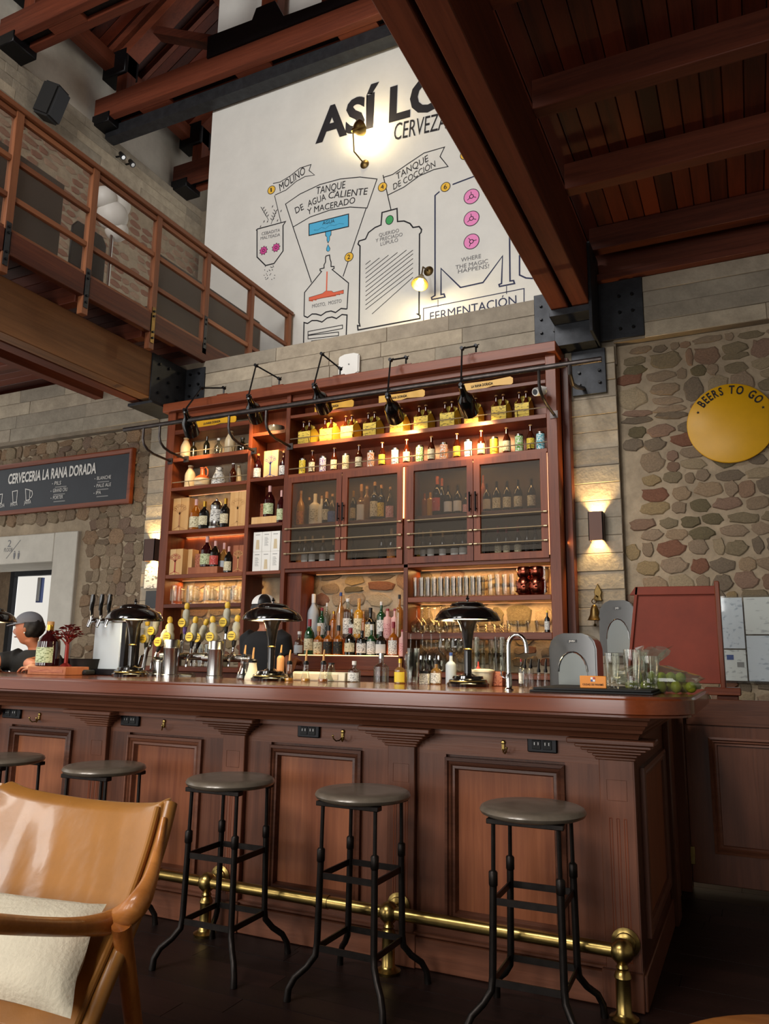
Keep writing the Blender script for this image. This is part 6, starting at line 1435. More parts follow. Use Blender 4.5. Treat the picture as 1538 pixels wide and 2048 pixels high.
# 1 molino banner and hopper
stroke('banner', [(546, 367), (560, 364), (580, 352), (600, 336), (622, 329), (618, 341), (629, 350), (610, 353), (592, 363), (572, 380), (550, 390)], 1.6)
stroke('banner_pole', [(549, 391), (562, 445)], 1.4); words('MOLINO', (560, 383), (611, 347), 15, shear=.2)
stroke('hopper', [(513, 460), (515, 458), (571, 443), (566, 451), (566, 502), (548, 527), (531, 531), (514, 514), (514, 461)], 2.4, closed=True)
words('CEBADITA', (523, 471), (560, 463), 6, 'ink_grey'); words('MALTEADA', (521, 480), (560, 472), 6, 'ink_grey')
for k, (gx, gy) in enumerate(((527, 501), (552, 495))):
    c = on_y(gx, gy, MY-.003); pts = []
    for q in range(36):
        a_ = 2*math.pi*q/36; r = .062 if (q//2) % 2 == 0 else .046; pts.append((c.x+r*math.cos(a_), c.y, c.z+r*math.sin(a_)))
    o = MB().flat(pts).build('painted_gear', 'paint_pink', mural); MB().ribbon(pts, .006, closed=True, lift=.001).build('outline', 'ink', o)
    MB().ribbon([(c.x+.018*math.cos(2*math.pi*q/16), c.y, c.z+.018*math.sin(2*math.pi*q/16)) for q in range(16)], .008, closed=True, lift=.001).build('hub', 'ink', o)
for (x0, y0, x1, y1) in ((537, 440, 524, 417), (542, 448, 552, 422)):      # barley ears
    st_ = stroke('barley_stem', [(x0, y0), (x1, y1)], 1.0)
    for q in range(4):
        for s_ in (-1, 1):
            fx_, fy_ = x0+(x1-x0)*(.25+.22*q), y0+(y1-y0)*(.25+.22*q); blob('barley_grain', [(fx_, fy_), (fx_+s_*2.5, fy_-2.5), (fx_+s_*4.5, fy_-6), (fx_+s_*1.5, fy_-4)], 'ink', par=None)
for (gx, gy) in ((545, 413), (528, 443), (535, 443), (555, 441), (562, 422), (521, 453)): blob('barley_grain', [(gx-1.5, gy+2.5), (gx+.5, gy+1), (gx+1.5, gy-3), (gx-.5, gy-1)], 'ink')
rnd = random.Random(5)
for q in range(24):
    o, c, r = disc(539+rnd.uniform(-9, 9)*(1+.4*(q//6)/4), 533+(q//6)*8+rnd.uniform(-2, 2), 1.2, 1.2, 'ink', 0, n=8)
# 2 tanque de agua caliente
stroke('banner', [(571, 408), (600, 388), (640, 369), (680, 358), (720, 354), (754, 358), (734, 416), (700, 414), (660, 420), (620, 434), (586, 454)], 1.8, closed=True)
words('TANQUE', (632, 389), (690, 376), 14); words('DE', (592, 427.6), (608, 418.5), 13); words('AGUA', (616, 414), (652, 399.5), 13); words('CALIENTE', (656, 397.5), (734, 389), 13)
words('Y', (615, 430), (624, 426.5), 12); words('MACERADO', (628, 425), (710, 406), 12)
stroke('funnel_line', [(586, 454), (623, 565)], 1.8); stroke('funnel_line', [(732, 417), (686, 553)], 1.8)
blob('water_sign', [(618, 448), (697, 428), (697, 453), (618, 471)], 'paint_blue', .0); stroke('water_sign_outline', [(618, 448), (697, 428), (697, 453), (618, 471)], 2.0, closed=True)
words('AGUA', (645, 450), (669, 445), 7); stroke('water_wave', [(628, 460), (636, 460), (643, 455), (651, 457), (660, 450), (669, 451), (679, 447), (688, 448)], 1.2)
blob('spigot', [(651, 463), (662, 460), (662, 470), (659, 473), (659, 480), (656, 486), (654, 481), (654, 474), (651, 471)], 'paint_blue'); stroke('spigot_outline', [(651, 463), (651, 471), (654, 474), (654, 481), (656, 486), (659, 480), (659, 473), (662, 470), (662, 460)], 1.2)
blob('drop', [(656, 489), (660, 497), (659, 501), (656, 503), (653, 501), (653, 497)], 'paint_blue'); stroke('drop_outline', [(656, 489), (660, 497), (659, 501), (656, 503), (653, 501), (653, 497)], 1.0, closed=True)
stroke('mash_tun', [(608, 632), (609, 585), (643, 543), (640, 541), (640, 538), (648, 536), (648, 530), (651, 524), (651, 515), (652, 512), (659, 510), (660, 518), (662, 524), (662, 533), (668, 533), (668, 537), (664, 539), (697, 566), (694, 618)], 2.0)
stroke('mash_wave', [(608, 632), (615, 635), (624, 628), (632, 628), (642, 631), (652, 624), (662, 622), (671, 625), (682, 617), (694, 618)], 2.4)
stroke('mash_lower', [(607, 690), (608, 645), (615, 647), (624, 641), (634, 641), (644, 644), (654, 636), (664, 634), (673, 637), (684, 629), (694, 630), (692, 680)], 2.4)
blob('mash_rake', [(618, 595), (645, 587), (651, 582), (663, 582), (667, 585), (687, 580), (687, 587), (680, 587), (680, 590), (672, 589), (672, 592), (640, 597), (633, 598), (633, 601), (626, 600), (626, 603), (618, 602)], 'paint_orange'); stroke('rake_shaft', [(654, 543), (653, 582)], 2.6, 'paint_orange')
stroke('rake_outline', [(618, 595), (645, 587), (651, 582), (663, 582), (667, 585), (687, 580), (687, 587), (672, 590), (640, 597), (618, 602)], .8, closed=True)
words('MOSTO,  MOSTO', (624, 616), (683, 605), 7, 'ink_grey')
for (x0, y0, x1, y1, hh) in ((616, 663, 685, 650, 7), (616, 671, 677, 664, 7), (623, 682, 671, 675, 7)): stroke('mash_bar', [(x0, y0), (x1, y1), (x1, y1+hh), (x0, y0+hh)], 1.5, closed=True)
# 4 tanque de coccion
stroke('banner', [(766, 355), (785, 349), (815, 328), (848, 306), (889, 294), (880, 313), (896, 333), (868, 339), (838, 352), (808, 374), (776, 390)], 1.8); stroke('banner_pole', [(766, 350), (782, 420)], 1.8)
words('TANQUE', (793, 360), (857, 322), 13, shear=.2); words('DE COCCIÓN', (787, 380), (871, 333), 12, shear=.2)
stroke('copper_kettle', [(720, 492), (716, 488), (718, 482), (731, 478), (737, 465), (750, 455), (762, 450), (764, 425), (794, 417), (795, 443), (808, 442), (820, 447), (826, 455), (838, 453), (843, 459), (842, 465), (839, 468), (838, 628), (834, 628), (840, 631), (840, 637), (716, 660), (715, 651), (720, 652), (718, 645), (720, 492)], 2.6, closed=True)
disc(779, 440, 9, 10.5, 'paint_green', .001, 'ink')
words('QUERIDO', (758, 474), (798, 464), 7, 'ink_grey'); words('Y PRECIADO', (751, 485), (805, 472), 7, 'ink_grey'); words('LÚPULO', (761, 492), (796, 483), 7, 'ink_grey')
for q in range(14):
    x0 = 731; y0 = 529+q*9; L_ = 60+q*9 if q < 5 else 95
    xa, ya, xb, yb = 731+max(0, q-10)*13, min(y0, 640), 731+10+q*18, 529+q*9-(10+q*18)*.8
    if xb > 826: yb += (xb-826)*.8*0+ (xb-826)*.82; xb = 826
    if ya-.0 > 636: continue
    stroke('hatching', [(xa, ya), (xb, max(yb, 500))], 1.2)
# 6 fermentacion
stroke('fermenter', [(905, 369), (950, 352), (1010, 340)], 2.6, 'ink_blue')
stroke('fermenter', [(879, 383), (870, 391), (870, 591), (863, 595), (864, 599), (890, 594), (888, 588), (882, 589), (882, 537), (921, 575), (966, 565), (1005, 512), (1003, 567), (998, 569), (999, 573), (1029, 567), (1027, 561), (1020, 562), (1019, 470)], 2.6, 'ink_blue')
stroke('second_fermenter', [(1039, 510), (1039, 550), (1052, 556), (1066, 557)], 2.6, 'ink_blue')
stroke('label_line', [(876, 599), (876, 614)], 1.2, 'ink_blue'); stroke('label_line', [(1013, 572), (1013, 588)], 1.2, 'ink_blue')
stroke('label_box', [(847, 648), (847, 617), (1048, 577), (1048, 606)], 1.6, 'ink_blue'); stroke('label_box', [(1072, 606), (1072, 601), (1090, 598)], 1.4, 'ink_blue')
words('FERMENTACIÓN', (860, 642), (1033, 608), 17, 'ink_blue'); words('WHERE', (922, 524), (962, 516), 8, 'ink_grey'); words('THE MAGIC', (911, 539), (976, 526), 8, 'ink_grey'); words('HAPPENS!', (916, 547), (978, 536), 8, 'ink_grey')
for py in (393, 437, 483):
    o, c, r = disc(943, py, 16.5, 16.5, 'paint_rose', .001, 'ink'); MB().ribbon([(c.x+.024*math.cos(q*.524), c.y, c.z+.024*math.sin(q*.524)) for q in range(12)], .009, closed=True, lift=.002).build('hub', 'ink', o)
    for q in range(3): a_ = math.radians(95+120*q+(30 if py == 483 else 0)); MB().ribbon([(c.x+.024*math.cos(a_), c.y, c.z+.024*math.sin(a_)), (c.x+.062*math.cos(a_), c.y, c.z+.062*math.sin(a_))], .008, lift=.002).build('spoke', 'ink', o)
# ------------------------------------------------------------------ brass swing lamps on the mural
def wall_lamp(plate, elbow, head, mouth, label, e, my):
    A = on_y(*plate, MY-.02); E_ = on_y(*elbow, MY-.22); H_ = on_y(*head, MY-.3); T_ = on_y(*mouth, MY-my)
    t = thing('wall_lamp', label, 'lamp', (A.x, MY, A.z), 'brass swing-arm lamps on the mural')
    MB().lathe([(.06, 0), (.06, .008), (.045, .02), (.015, .03), (0, .032)], 20, (A.x, MY, A.z), R=Matrix.Rotation(math.pi/2, 3, 'X')).build('wall_plate', 'brass_dark', t)
    MB().tube([(A.x, MY-.02, A.z), E_], .009, 8).build('arm', 'brass_dark', t); MB().tube([E_, H_], .009, 8).build('arm', 'brass_dark', t)
    ax = (T_-H_).normalized(); R = Vector((0, 0, 1)).rotation_difference(ax).to_matrix()
    MB().lathe([(.012, -.02), (.03, 0), (.034, .03), (.06, .06), (.085, .1), (.098, .14), (.094, .14), (.08, .1), (.03, .04)], 24, H_, R=R, caps=False).build('shade', 'brass', t)
    MB().lathe([(0, .05), (.03, .07), (.042, .105), (.03, .135), (0, .145)], 14, H_, R=R).build('bulb', 'bulb', t)
    light('wall_lamp_light', 'POINT', H_+ax*.17, e, (1, .78, .42), size=.05)
wall_lamp((728, 327), (708, 303), (706, 262), (735, 250), 'brass swing-arm wall lamp over the letter S', 16, .12)
wall_lamp((856, 541), (846, 534), (843, 552), (839, 572), 'brass wall lamp glowing beside the fermentation tank', 14, .36)
# ------------------------------------------------------------------ round yellow sign
c = on_y(1461, 846, 6.1); t = thing('round_sign', 'round yellow enamel sign reading BEERS TO GO', 'sign', (c.x, 6.1, c.z)); r = .305
Rx = Matrix.Rotation(math.pi/2, 3, 'X')
MB().lathe([(0, 0), (r, 0), (r, .022), (r-.006, .026), (0, .026)], 64, (c.x, 6.12, c.z), R=Rx).build('disc', 'yellow_enamel', t)
mb = MB(); tx = 'BEERS TO GO'; wds = [text_geo(ch)[2] if ch != ' ' else .32 for ch in tx]; gap = .1; tot = sum(wds)+gap*(len(tx)-1); ang0, ang1 = math.radians(142), math.radians(32); rr = r*.74; pos = 0
for ch, wd in zip(tx, wds):
    a_ = ang0+(ang1-ang0)*(pos+wd/2)/tot
    if ch != ' ':
        u = Vector((math.sin(a_), 0, -math.cos(a_))); o_ = Vector((c.x+rr*math.cos(a_), 6.092, c.z+rr*math.sin(a_))); hw = wd/tot*rr*(ang0-ang1)/2
        letters(mb, ch, o_-u*hw, o_+u*hw, .062, bold=.025)
    pos += wd+gap
mb.build('lettering', 'ink', t)
for a_ in (154, 22):
    q = Vector((c.x+r*.8*math.cos(math.radians(a_)), 6.0925, c.z+r*.8*math.sin(math.radians(a_)))); MB().flat([(q.x+(.013 if k % 2 == 0 else .006)*math.sin(k*math.pi/5), q.y, q.z+(.013 if k % 2 == 0 else .006)*math.cos(k*math.pi/5)) for k in range(10)]).build('star', 'ink', t)
# ------------------------------------------------------------------ chalkboard
t = thing('menu_board', 'framed black menu board of a brewery above the doorway', 'menu board', (-6.9, 6.1, 2.78))
MB().box(-8.4, -5.95, 6.09, 6.1, 2.83, 3.335).build('slate', 'slate', t)
MB().frame(-8.45, -5.897, 2.78, 3.39, [(0, -.02), (0, .03), (.015, .034), (.05, .026), (.055, .0)], 6.1).build('frame', 'mahogany_x', t, smooth=25)
def chalk(tx, q0, q1, hp, bold=0.0): a, b = on_y(*q0, 6.088), on_y(*q1, 6.088); h = hp*mpp(*q0, 6.088); letters(MB(), tx, a, b, h, bold=bold).build('lettering', 'chalk', t)
chalk('CERVECERIA LA RANA DORADA', (16, 968), (192, 946), 13.5, .03)
for (tx, q0, q1) in (('PILS', (109, 970), (122, 969)), ('GRAND CRU', (106, 985), (135, 982)), ('PORTER', (106, 999), (126, 997)), ('BLANCHE', (194, 960), (222, 957)), ('PALE ALE', (193, 975), (222, 972)), ('IPA', (192, 989), (202, 988)), ('PINTA', (21, 1013), (35, 1011)), ('JARRA', (48, 1009), (62, 1007)), ('MEDIA', (-4, 1016), (9, 1014))):
    chalk(tx, q0, q1, 5.2)
    if q0[1] < 1000 and q0[0] > 60:
        d_ = on_y(q0[0]-4, q0[1]-2.5, 6.087); MB().flat([(d_.x+.006*math.cos(k), d_.y, d_.z+.006*math.sin(k)) for k in range(6)]).build('bullet', 'chalk', t)
        a, b = on_y(q0[0]+1, q0[1]+4.5, 6.087), on_y(q0[0]+24, q0[1]+2.5, 6.087); MB().ribbon([a, b], .012).build('small_print', 'grey_print', t)
for pts in ([(25, 983), (35, 981), (33, 1004), (26, 1005)], [(51, 978), (60, 980), (59, 999), (52, 1001)], [(-5, 990), (5, 988), (3, 1006), (-4, 1008)]): MB().ribbon([on_y(x, y, 6.087) for x, y in pts], .009, closed=True).build('glass_drawing', 'chalk', t)
MB().ribbon([on_y(x, y, 6.087) for x, y in [(60, 981), (64, 982), (65, 988), (63, 994), (59, 996)]], .009).build('glass_drawing', 'chalk', t)
# ------------------------------------------------------------------ up-down sconces
def sconce(x0, x1, z0, z1, Y, label):
    t = thing('wall_sconce', label, 'wall light', ((x0+x1)/2, Y, z0), 'brown box sconces'); 
    MB().box(x0, x1, Y-.1, Y-.094, z0, z1).box(x0, x0+.006, Y-.1, Y, z0, z1).box(x1-.006, x1, Y-.1, Y, z0, z1).build('housing', 'brass_box', t)
    MB().box(x0+.02, x1-.02, Y-.08, Y-.03, (z0+z1)/2-.02, (z0+z1)/2+.02).build('lamp_core', 'bulb', t)
    xm = (x0+x1)/2
    for zz, rx_ in ((z1-.06, math.pi), (z0+.06, 0)):
        l = light('sconce_light', 'SPOT', (xm, Y-.05, zz), 26 if rx_ else 17, (1, .66, .26), size=.03, spot=100, blend=.7); l.rotation_euler = (rx_, 0, 0)
plain('brass_box', '#4a3128', .45, .4)
sconce(-1.1, -.99, 2.11, 2.335, 6.075, 'brown box sconce glowing on the right concrete column'); sconce(-5.56, -5.42, 2.135, 2.36, 6.075, 'brown box sconce glowing on the left concrete column')
# ------------------------------------------------------------------ small fittings
t = thing('emergency_light', 'white shield-shaped emergency light on the concrete beam', 'emergency light', (-3.27, 6.08, 3.8))
x0, x1, z0, z1 = -3.385, -3.165, 3.8, 4.02; MB().prism([(x0, z0+.02), (x0+.05, z0), (x1-.05, z0), (x1, z0+.02), (x1, z1-.02), (x1-.06, z1), (x0+.06, z1), (x0, z1-.02)], lambda u, v, d: (u, 6.04+d, v), .04).build('housing', 'white', t, bevel=.01, seg=2)
MB().cyl((-3.27, 6.042, 3.91), (-3.27, 6.036, 3.91), .008, n=10).build('indicator', 'grey_print', t)
P_ = on_y(1077, 783, 5.66); t = thing('security_camera', 'small white security camera under the top shelf', 'camera', tuple(P_+Vector((0, 0, .05))))
ax = (Vector((-.35, -.8, -.3))).normalized(); MB().tube([P_-ax*.07, P_-ax*.065, P_+ax*.04, P_+ax*.045], [.028, .034, .034, .03], 16).build('barrel', 'white', t); MB().cyl(P_+ax*.045, P_+ax*.047, .022, n=16).build('lens', 'lens_dark', t)
MB().tube([P_-ax*.04, P_+Vector((.01, .05, .05)), Vector((P_.x+.01, CY+.02, P_.z+.085))], [.012, .012, .012], 8).build('arm', 'white', t); MB().lathe([(.03, 0), (.03, .01), (.01, .014)], 14, (P_.x+.01, CY+.02, P_.z+.07)).build('mount', 'white', t)
# brass bell on the column
B_ = on_y(1195, 1225, 6.0); t = thing('brass_bell', 'old brass bell with ornate bracket on the column', 'bell', (B_.x, 6.05, B_.z-.1))
MB().lathe([(0, .11), (.012, .108), (.02, .1), (.03, .07), (.036, .03), (.05, .0), (.056, -.008), (.05, -.006), (.03, .03), (0, .09)], 20, (B_.x-.02, 5.99, B_.z-.05)).build('bell', 'brass_dark', t)
MB().tube([(B_.x-.02, 5.99, B_.z+.04), (B_.x-.02, 5.99, B_.z-.09)], [.003, .003], 6).lathe([(0, -.012), (.01, -.006), (.012, 0), (.008, .008), (0, .012)], 8, (B_.x-.02, 5.99, B_.z-.095)).build('clapper', 'brass_dark', t)
MB().tube([(B_.x-.02+.018*math.cos(k*.7), 5.99, B_.z+.085+.018*math.sin(k*.7)) for k in range(9)], .004, 6, closed=True).build('ring', 'brass_dark', t)
MB().prism([(B_.x-.03, B_.z+.09), (B_.x+.03, B_.z+.09), (B_.x+.022, B_.z+.13), (B_.x+.03, B_.z+.16), (B_.x+.016, B_.z+.19), (B_.x, B_.z+.225), (B_.x-.016, B_.z+.19), (B_.x-.03, B_.z+.16), (B_.x-.022, B_.z+.13)], lambda u, v, d: (u, 6.04+d, v), .03).build('bracket', 'brass_dark', t, bevel=.004)
MB().tube([(B_.x, 6.05, B_.z+.12), (B_.x-.01, 6.0, B_.z+.13), (B_.x-.02, 5.99, B_.z+.1)], .006, 8).build('hook', 'brass_dark', t)
# acrylic notice board
t = thing('notice_board', 'clear acrylic notice board with printed papers on the stone wall', 'notice board', (.05, 6.09, 1.06))
MB().box(-.24, .75, 6.085, 6.092, 1.06, 1.672).build('acrylic_sheet', 'acrylic', t)
for (x0, x1, z0, z1, m) in ((-.235, -.06, 1.3, 1.66, 'p_blue_paper'), (-.05, .3, 1.4, 1.66, 'p_paper'), (-.235, -.06, 1.075, 1.29, 'p_paper'), (-.05, .3, 1.075, 1.39, 'p_blue_paper'), (.31, .7, 1.1, 1.66, 'p_paper')): pass
for nm, ba, ik in (('p_paper', '#f0f0ec', '#c8c8c8'), ('p_blue_paper', '#e6eaf0', '#bcc4d0')): printed(nm, ba, ik, -.1)
for (x0, x1, z0, z1, m) in ((-.235, -.06, 1.3, 1.66, 'p_blue_paper'), (-.05, .3, 1.4, 1.66, 'p_paper'), (-.235, -.06, 1.075, 1.29, 'p_paper'), (-.05, .3, 1.075, 1.39, 'p_blue_paper'), (.31, .7, 1.1, 1.66, 'p_paper')): MB().box(x0, x1, 6.093, 6.096, z0, z1).build('paper', m, t)
for (x0, z0) in ((-.185, 1.22), (-.12, 1.17)): MB().box(x0, x0+.045, 6.0915, 6.093, z0, z0+.035).build('printed_box', 'blue_label' if x0 < -.15 else 'grey_print', t)
for x in (-.235, .3): MB().cyl((x, 6.085, 1.65), (x, 6.08, 1.65), .006, n=8).build('screw', 'black_cap', t)
# papers on the left column
a = on_y(291, 1128, 6.06); b = on_y(318, 1176, 6.06); t = tag(MB().box(a.x, b.x+.03, 6.06, 6.066, b.z, a.z).build('paper_notice', 'p_white', None), 'white printed notice on the left concrete column', 'notice')
a = on_y(292, 1182, 6.06); b = on_y(318, 1216, 6.06); t = tag(MB().box(a.x, b.x+.03, 6.06, 6.066, b.z, a.z).build('paper_notice', 'slate', None), 'dark printed notice under the white one', 'notice')
# ------------------------------------------------------------------ leather armchair in the foreground
ch = thing('armchair', 'tan leather armchair with curved wooden arms', 'armchair', (-1.75, 1.5, 0))
def spline(pts, n):
    out = []; P = [Vector(p) for p in pts]; m = len(P)-1
    for i in range(n+1):
        t_ = i/n*m; k = min(int(t_), m-1); u = t_-k; p0 = P[max(k-1, 0)]; p1 = P[k]; p2 = P[k+1]; p3 = P[min(k+2, m)]
        out.append(.5*((2*p1)+(p2-p0)*u+(2*p0-5*p1+4*p2-p3)*u*u+(3*p1-p0-3*p2+p3)*u**3))
    return out
Re = spline([on_y(322, 1615, 1.74), on_y(302, 1690, 1.69), on_y(272, 1780, 1.63), on_y(232, 1880, 1.56), on_y(180, 2000, 1.48), on_y(135, 2110, 1.42)], 22)
dx = Vector((-.625, -.02, .0))
Le = [p+dx for p in Re]
mb = MB(); nc = 26; vs = []; fs = []
def back_pt(i, u):
    v = i/22; p = Re[i]*(1-u)+Le[i]*u; sag = 4*u*(1-u)
    p = p+Vector((0, .055*sag*(1-.5*v), -.030*sag*(1-v)**2))
    if v < .08: p.z += .012*(math.exp(-((u)/.06)**2)+math.exp(-((1-u)/.06)**2))
    e_ = math.sin(math.pi*min(1, v*1.05)); fold = e_*(.006*math.sin(30*u+9*v)*math.exp(-((u-.6)/.22)**2)+.004*math.sin(47*u+14*v)*math.exp(-((u-.35)/.2)**2))
    return p+Vector((0, fold, 0))
for i in range(23):
    for j in range(nc+1): vs.append(back_pt(i, j/nc))
k0 = len(vs)
for i in range(23):
    for j in range(nc+1): vs.append(back_pt(i, j/nc)+Vector((0, .05, .012)))
W_ = nc+1
for i in range(22):
    for j in range(nc): a0 = i*W_+j; fs += [(a0, a0+1, a0+W_+1, a0+W_), (k0+a0, k0+a0+W_, k0+a0+W_+1, k0+a0+1)]
for j in range(nc): fs += [(j, k0+j, k0+j+1, j+1), (22*W_+j, 22*W_+j+1, k0+22*W_+j+1, k0+22*W_+j)]
for i in range(22): fs += [(i*W_, (i+1)*W_, k0+(i+1)*W_, k0+i*W_), (i*W_+nc, k0+i*W_+nc, k0+(i+1)*W_+nc, (i+1)*W_+nc)]
bk = mb.add(vs, fs).build('backrest', 'leather', ch, bevel=0, smooth=60)
sb = bk.modifiers.new('s', 'BEVEL'); sb.width = .015; sb.segments = 3; sb.limit_method = 'ANGLE'; sb.angle_limit = math.radians(50)
for E_, off in ((Re, -.008), (Le, .008)):
    MB().tube([p+Vector((off, -.004, .0)) for p in E_], .009, 8).build('piping', 'leather', bk)
    MB().tube([p+Vector((off*-.8, .03, .006)) for p in E_], [.02]*23, 10).build('side_roll', 'leather', bk)
# seat
mb = MB(); x0, x1 = Le[-1].x+.02, Re[-1].x-.02; zs = .285
vs = []; fs = []
for i in range(13):
    for j in range(15):
        u, v = j/14, i/12; px_ = x0+(x1-x0)*u; py_ = 1.52-.55*v; vs.append((px_, py_, zs-.02+.035*v+.02*math.sin(math.pi*u)*math.sin(math.pi*v)))
k0 = len(vs); vs += [(a_, b_, c_-.09) for a_, b_, c_ in vs]
for i in range(12):
    for j in range(14): a0 = i*15+j; fs += [(a0, a0+1, a0+16, a0+15), (k0+a0, k0+a0+15, k0+a0+16, k0+a0+1)]
for j in range(14): fs += [(j, k0+j, k0+j+1, j+1), (180+j, 181+j, k0+181+j, k0+180+j)]
for i in range(12): fs += [(i*15, (i+1)*15, k0+(i+1)*15, k0+i*15), (i*15+14, k0+i*15+14, k0+(i+1)*15+14, (i+1)*15+14)]
st_ = mb.add(vs, fs).build('seat', 'leather', ch, smooth=60); sb = st_.modifiers.new('s', 'BEVEL'); sb.width = .02; sb.segments = 3; sb.limit_method = 'ANGLE'
# arms and legs
ap = [on_y(328, 1636, 1.73), on_y(316, 1700, 1.69), on_y(300, 1760, 1.63), on_y(272, 1812, 1.57), on_x(228, 1842, -1.475), on_x(165, 1853, -1.47), on_x(80, 1853, -1.465), on_x(-30, 1846, -1.46), on_x(-140, 1838, -1.46)]
rad = [.008, .013, .02, .03, .029, .022, .02, .02, .018]
pts = spline(ap, 32); rr = [p[0] for p in spline([(r_, 0, 0) for r_ in rad], 32)]
MB().tube(pts, rr, 12).build('armrest', 'teak', ch); MB().tube([p+dx*1.08+Vector((.02, 0, 0)) for p in pts], rr, 12).build('armrest', 'teak', ch)
def leg_(a, b, r0, r1): MB().tube([a, (Vector(a)+Vector(b))/2, b], [r0, (r0+r1)/2+.002, r1], 12).build('leg', 'teak_z', ch)
A = on_y(243, 1850, 1.55); Bt = on_y(268, 2055, 1.66); dirv = (Bt-A); Bf = A+dirv*(A.z/(A.z-Bt.z))
leg_(A, Bf, .024, .016); leg_(A+dx*1.05, Bf+dx*1.05, .024, .016)
fa = pts[31]; leg_(fa, (fa.x-.0, fa.y-.05, 0), .022, .015); leg_(fa+dx*1.05, (fa.x-.02+dx.x*1.05, fa.y-.08, 0), .022, .015)
MB().tube([(Re[-1].x, 1.0, .2), (Re[-1].x, 1.55, .2)], .02, 8).build('seat_rail', 'teak', ch); MB().tube([(Le[-1].x, 1.0, .2), (Le[-1].x, 1.55, .2)], .02, 8).build('seat_rail', 'teak', ch)
# cushion
cu = [on_y(212, 1806, 1.575), on_y(140, 2036, 1.40), on_y(-115, 1985, 1.36), on_y(-95, 1775, 1.545)]   # tr, br, bl, tl
nrm = (cu[0]-cu[3]).cross(cu[2]-cu[3]).normalized()
if nrm.y > 0: nrm = -nrm
mb = MB(); n = 22; vs = []; fs = []
for side in (1, -1):
    for i in range(n+1):
        for j in range(n+1):
            u, v = j/n, i/n; p = (cu[3]*(1-u)+cu[0]*u)*(1-v)+(cu[2]*(1-u)+cu[1]*u)*v
            pin = 1-.10*(4*u*(1-u)) ; th = (max(0, 16*u*(1-u)*v*(1-v)))**.45*.062
            c0 = (cu[0]+cu[1]+cu[2]+cu[3])/4; edge = max(abs(u-.5), abs(v-.5))*2
            q = p+(c0-p)*.07*(1-abs(2*u-1)**2 if abs(v-.5) > abs(u-.5) else 1-abs(2*v-1)**2)*edge
            vs.append(q+nrm*side*th*(1+.05*math.sin(9*u+4*v))+nrm*.004*math.sin(13*v+5*u))
W_ = n+1
for s_ in range(2):
    for i in range(n):
        for j in range(n): a0 = s_*W_*W_+i*W_+j; fs.append((a0, a0+1, a0+W_+1, a0+W_) if s_ == 0 else (a0, a0+W_, a0+W_+1, a0+1))
o = mb.add(vs, fs).build('cushion', 'linen', None, smooth=80); tag(o, 'off-white linen cushion leaning in the leather armchair', 'cushion')
# ------------------------------------------------------------------ small round table at the lower right
t = thing('round_table', 'round orange-brown wooden table at the lower right corner', 'table', (.11, 1.71, 0))
MB().lathe([(0, .42), (.33, .42), (.345, .428), (.35, .44), (.345, .452), (.33, .457), (0, .457)], 56, (.11, 1.71, 0)).build('top', 'teak', t)
MB().lathe([(.2, 0), (.2, .02), (.04, .04), (.035, .4), (.1, .42)], 20, (.11, 1.71, 0)).build('pedestal', 'black_metal', t)
# ------------------------------------------------------------------ balcony furniture seen through the mesh
def on_bx(px, py, X=-5.5): return on_x(px, py, X)
a = on_bx(-40, 300); b = on_bx(122, 450); zt = on_bx(80, 336).z
t = thing('bench', 'dark brown high-backed bench at the near end of the balcony', 'bench', (-5.6, (a.y+b.y)/2, 4.42)); MB().box(-5.54, -5.5, a.y, b.y, 4.42, zt).build('back', 'balcony_panel', t, bevel=.005); MB().box(-6.0, -5.54, a.y, b.y, 4.8, 4.86).build('seat', 'balcony_panel', t, bevel=.005); MB().box(-6.0, -5.94, a.y, b.y, 4.42, 4.8).build('front', 'balcony_panel', t)
a = on_bx(318, 508); b = on_bx(540, 668); b.y = min(b.y, 7.72); zt = (on_bx(318, 508).z+on_bx(422, 575).z)/2
t = thing('bench', 'dark brown high-backed bench at the far end of the balcony', 'bench', (-5.6, (a.y+b.y)/2, 4.42)); MB().box(-5.54, -5.5, a.y, b.y, 4.42, zt).build('back', 'balcony_panel', t, bevel=.005); MB().box(-6.0, -5.54, a.y, b.y, 4.8, 4.86).build('seat', 'balcony_panel', t, bevel=.005); MB().box(-6.0, -5.94, a.y, b.y, 4.42, 4.8).build('front', 'balcony_panel', t)
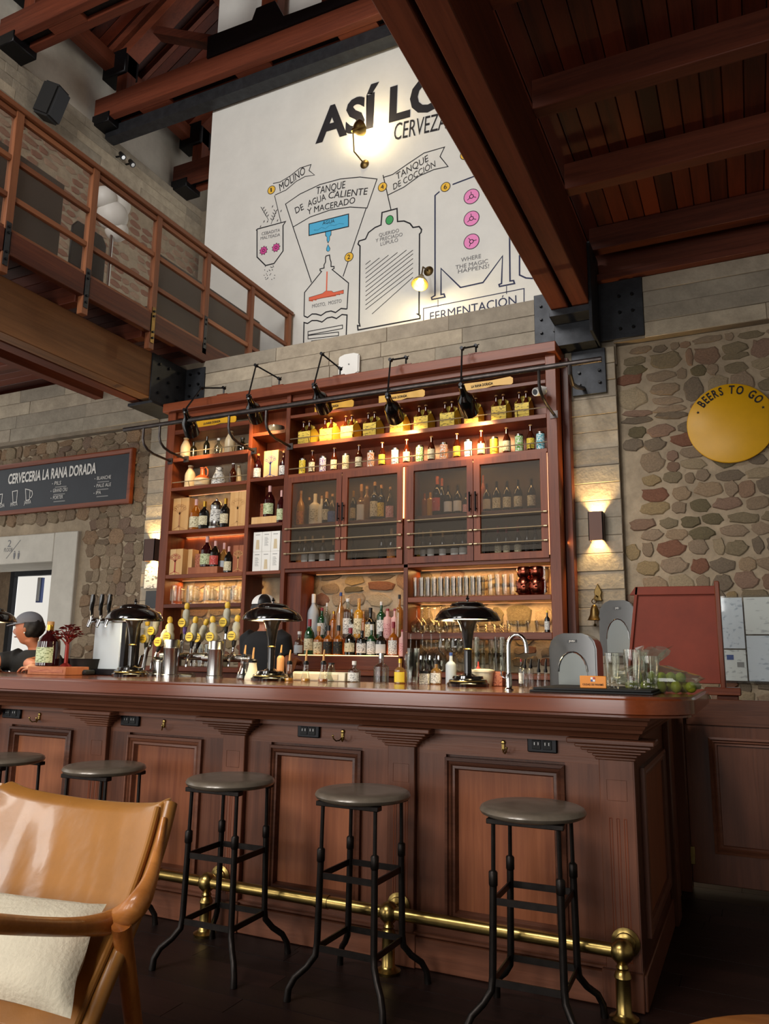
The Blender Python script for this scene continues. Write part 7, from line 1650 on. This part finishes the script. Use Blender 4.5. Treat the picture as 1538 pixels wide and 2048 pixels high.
# chair with chrome legs
c = on_bx(145, 500, -5.9); c.z = 4.42; t = thing('cafe_chair', 'dark cafe chair with chrome legs on the balcony', 'chair', tuple(c))
MB().prism([(-.22, .45), (.22, .45), (.22, .85), (.16, .93), (-.16, .93), (-.22, .85)], lambda u, v, d: (c.x+.2+d, c.y+u, c.z+v), .03).build('backrest', 'black_metal', t, bevel=.01); MB().box(c.x-.22, c.x+.22, c.y-.22, c.y+.22, c.z+.43, c.z+.46).build('seat', 'black_metal', t, bevel=.01)
for sx in (-1, 1):
    for sy in (-1, 1): MB().tube([(c.x+sx*.2, c.y+sy*.2, c.z+.43), (c.x+sx*.24, c.y+sy*.24, c.z)], .018, 8).build('leg', 'chrome', t)
c = on_bx(215, 560, -6.6); c.z = 4.42; t = thing('cafe_table', 'small table with a chrome pedestal on the balcony', 'table', tuple(c)); MB().cyl((c.x, c.y, c.z+.02), (c.x, c.y, c.z+.72), .022, n=12).build('pedestal', 'chrome', t); MB().lathe([(0, 0), (.24, 0), (.22, .02), (0, .03)], 24, c).build('foot', 'chrome', t); MB().box(c.x-.35, c.x+.35, c.y-.35, c.y+.35, c.z+.72, c.z+.76).build('top', 'balcony_panel', t, bevel=.005)
# white cloud-like lamp and small black spots, loudspeaker
c = on_x(222, 423, -7.2); t = thing('floor_lamp', 'white rounded lamp shade on a pole seen through the balcony mesh', 'lamp', tuple(c))
for (dy, dz, r_) in ((-.12, .12, .15), (.1, .15, .17), (.03, -.05, .2), (.12, -.2, .15)): MB().lathe([(r_*math.sin(k*math.pi/10), -r_*math.cos(k*math.pi/10)) for k in range(11)], 16, c+Vector((0, dy, dz))).build('shade_lobe', 'white', t)
MB().tube([c+Vector((0, .05, -.1)), Vector((c.x, c.y+.05, 4.43))], .025, 10).build('pole', 'chrome', t); MB().lathe([(0, 0), (.2, 0), (.18, .02), (0, .03)], 20, (c.x, c.y+.05, 4.42)).build('foot', 'chrome', t)
c = on_x(103, 206, LX+.35); t = thing('loudspeaker', 'black wall loudspeaker on the concrete ring beam', 'loudspeaker', (LX+.13, c.y, c.z))
Rs = Matrix.Rotation(math.radians(25), 3, 'Y') @ Matrix.Rotation(math.radians(20), 3, 'Z'); MB().obox(c, (.26, .3, .46), Rs).build('cabinet', 'rubber', t, bevel=.03, seg=2); MB().bar((LX+.12, c.y, c.z+.05), c, .05, .05).build('bracket', 'black_metal', t); MB().obox(c+Rs @ Vector((.131, 0, 0)), (.006, .25, .4), Rs).build('grille', 'slate', t, bevel=.002)
for i, (px, py) in enumerate(((244, 312), (263, 327))):
    c = on_x(px, py, LX+.25); t = thing('spotlight', ('nearer', 'farther')[i]+' small black spotlight on the ring beam', 'spotlight', (LX+.13, c.y, c.z), 'small spots on the ring beam'); MB().tube([c+Vector((-.03, 0, .05)), c+Vector((.05, -.02, -.05))], [.035, .045], 12).build('head', 'black_metal', t); MB().cyl((LX+.12, c.y, c.z+.02), c, .014, n=8).build('arm', 'black_metal', t); MB().cyl(c+Vector((.052, -.02, -.052)), c+Vector((.055, -.02, -.055)), .03, n=12).build('lens', 'chrome', t)
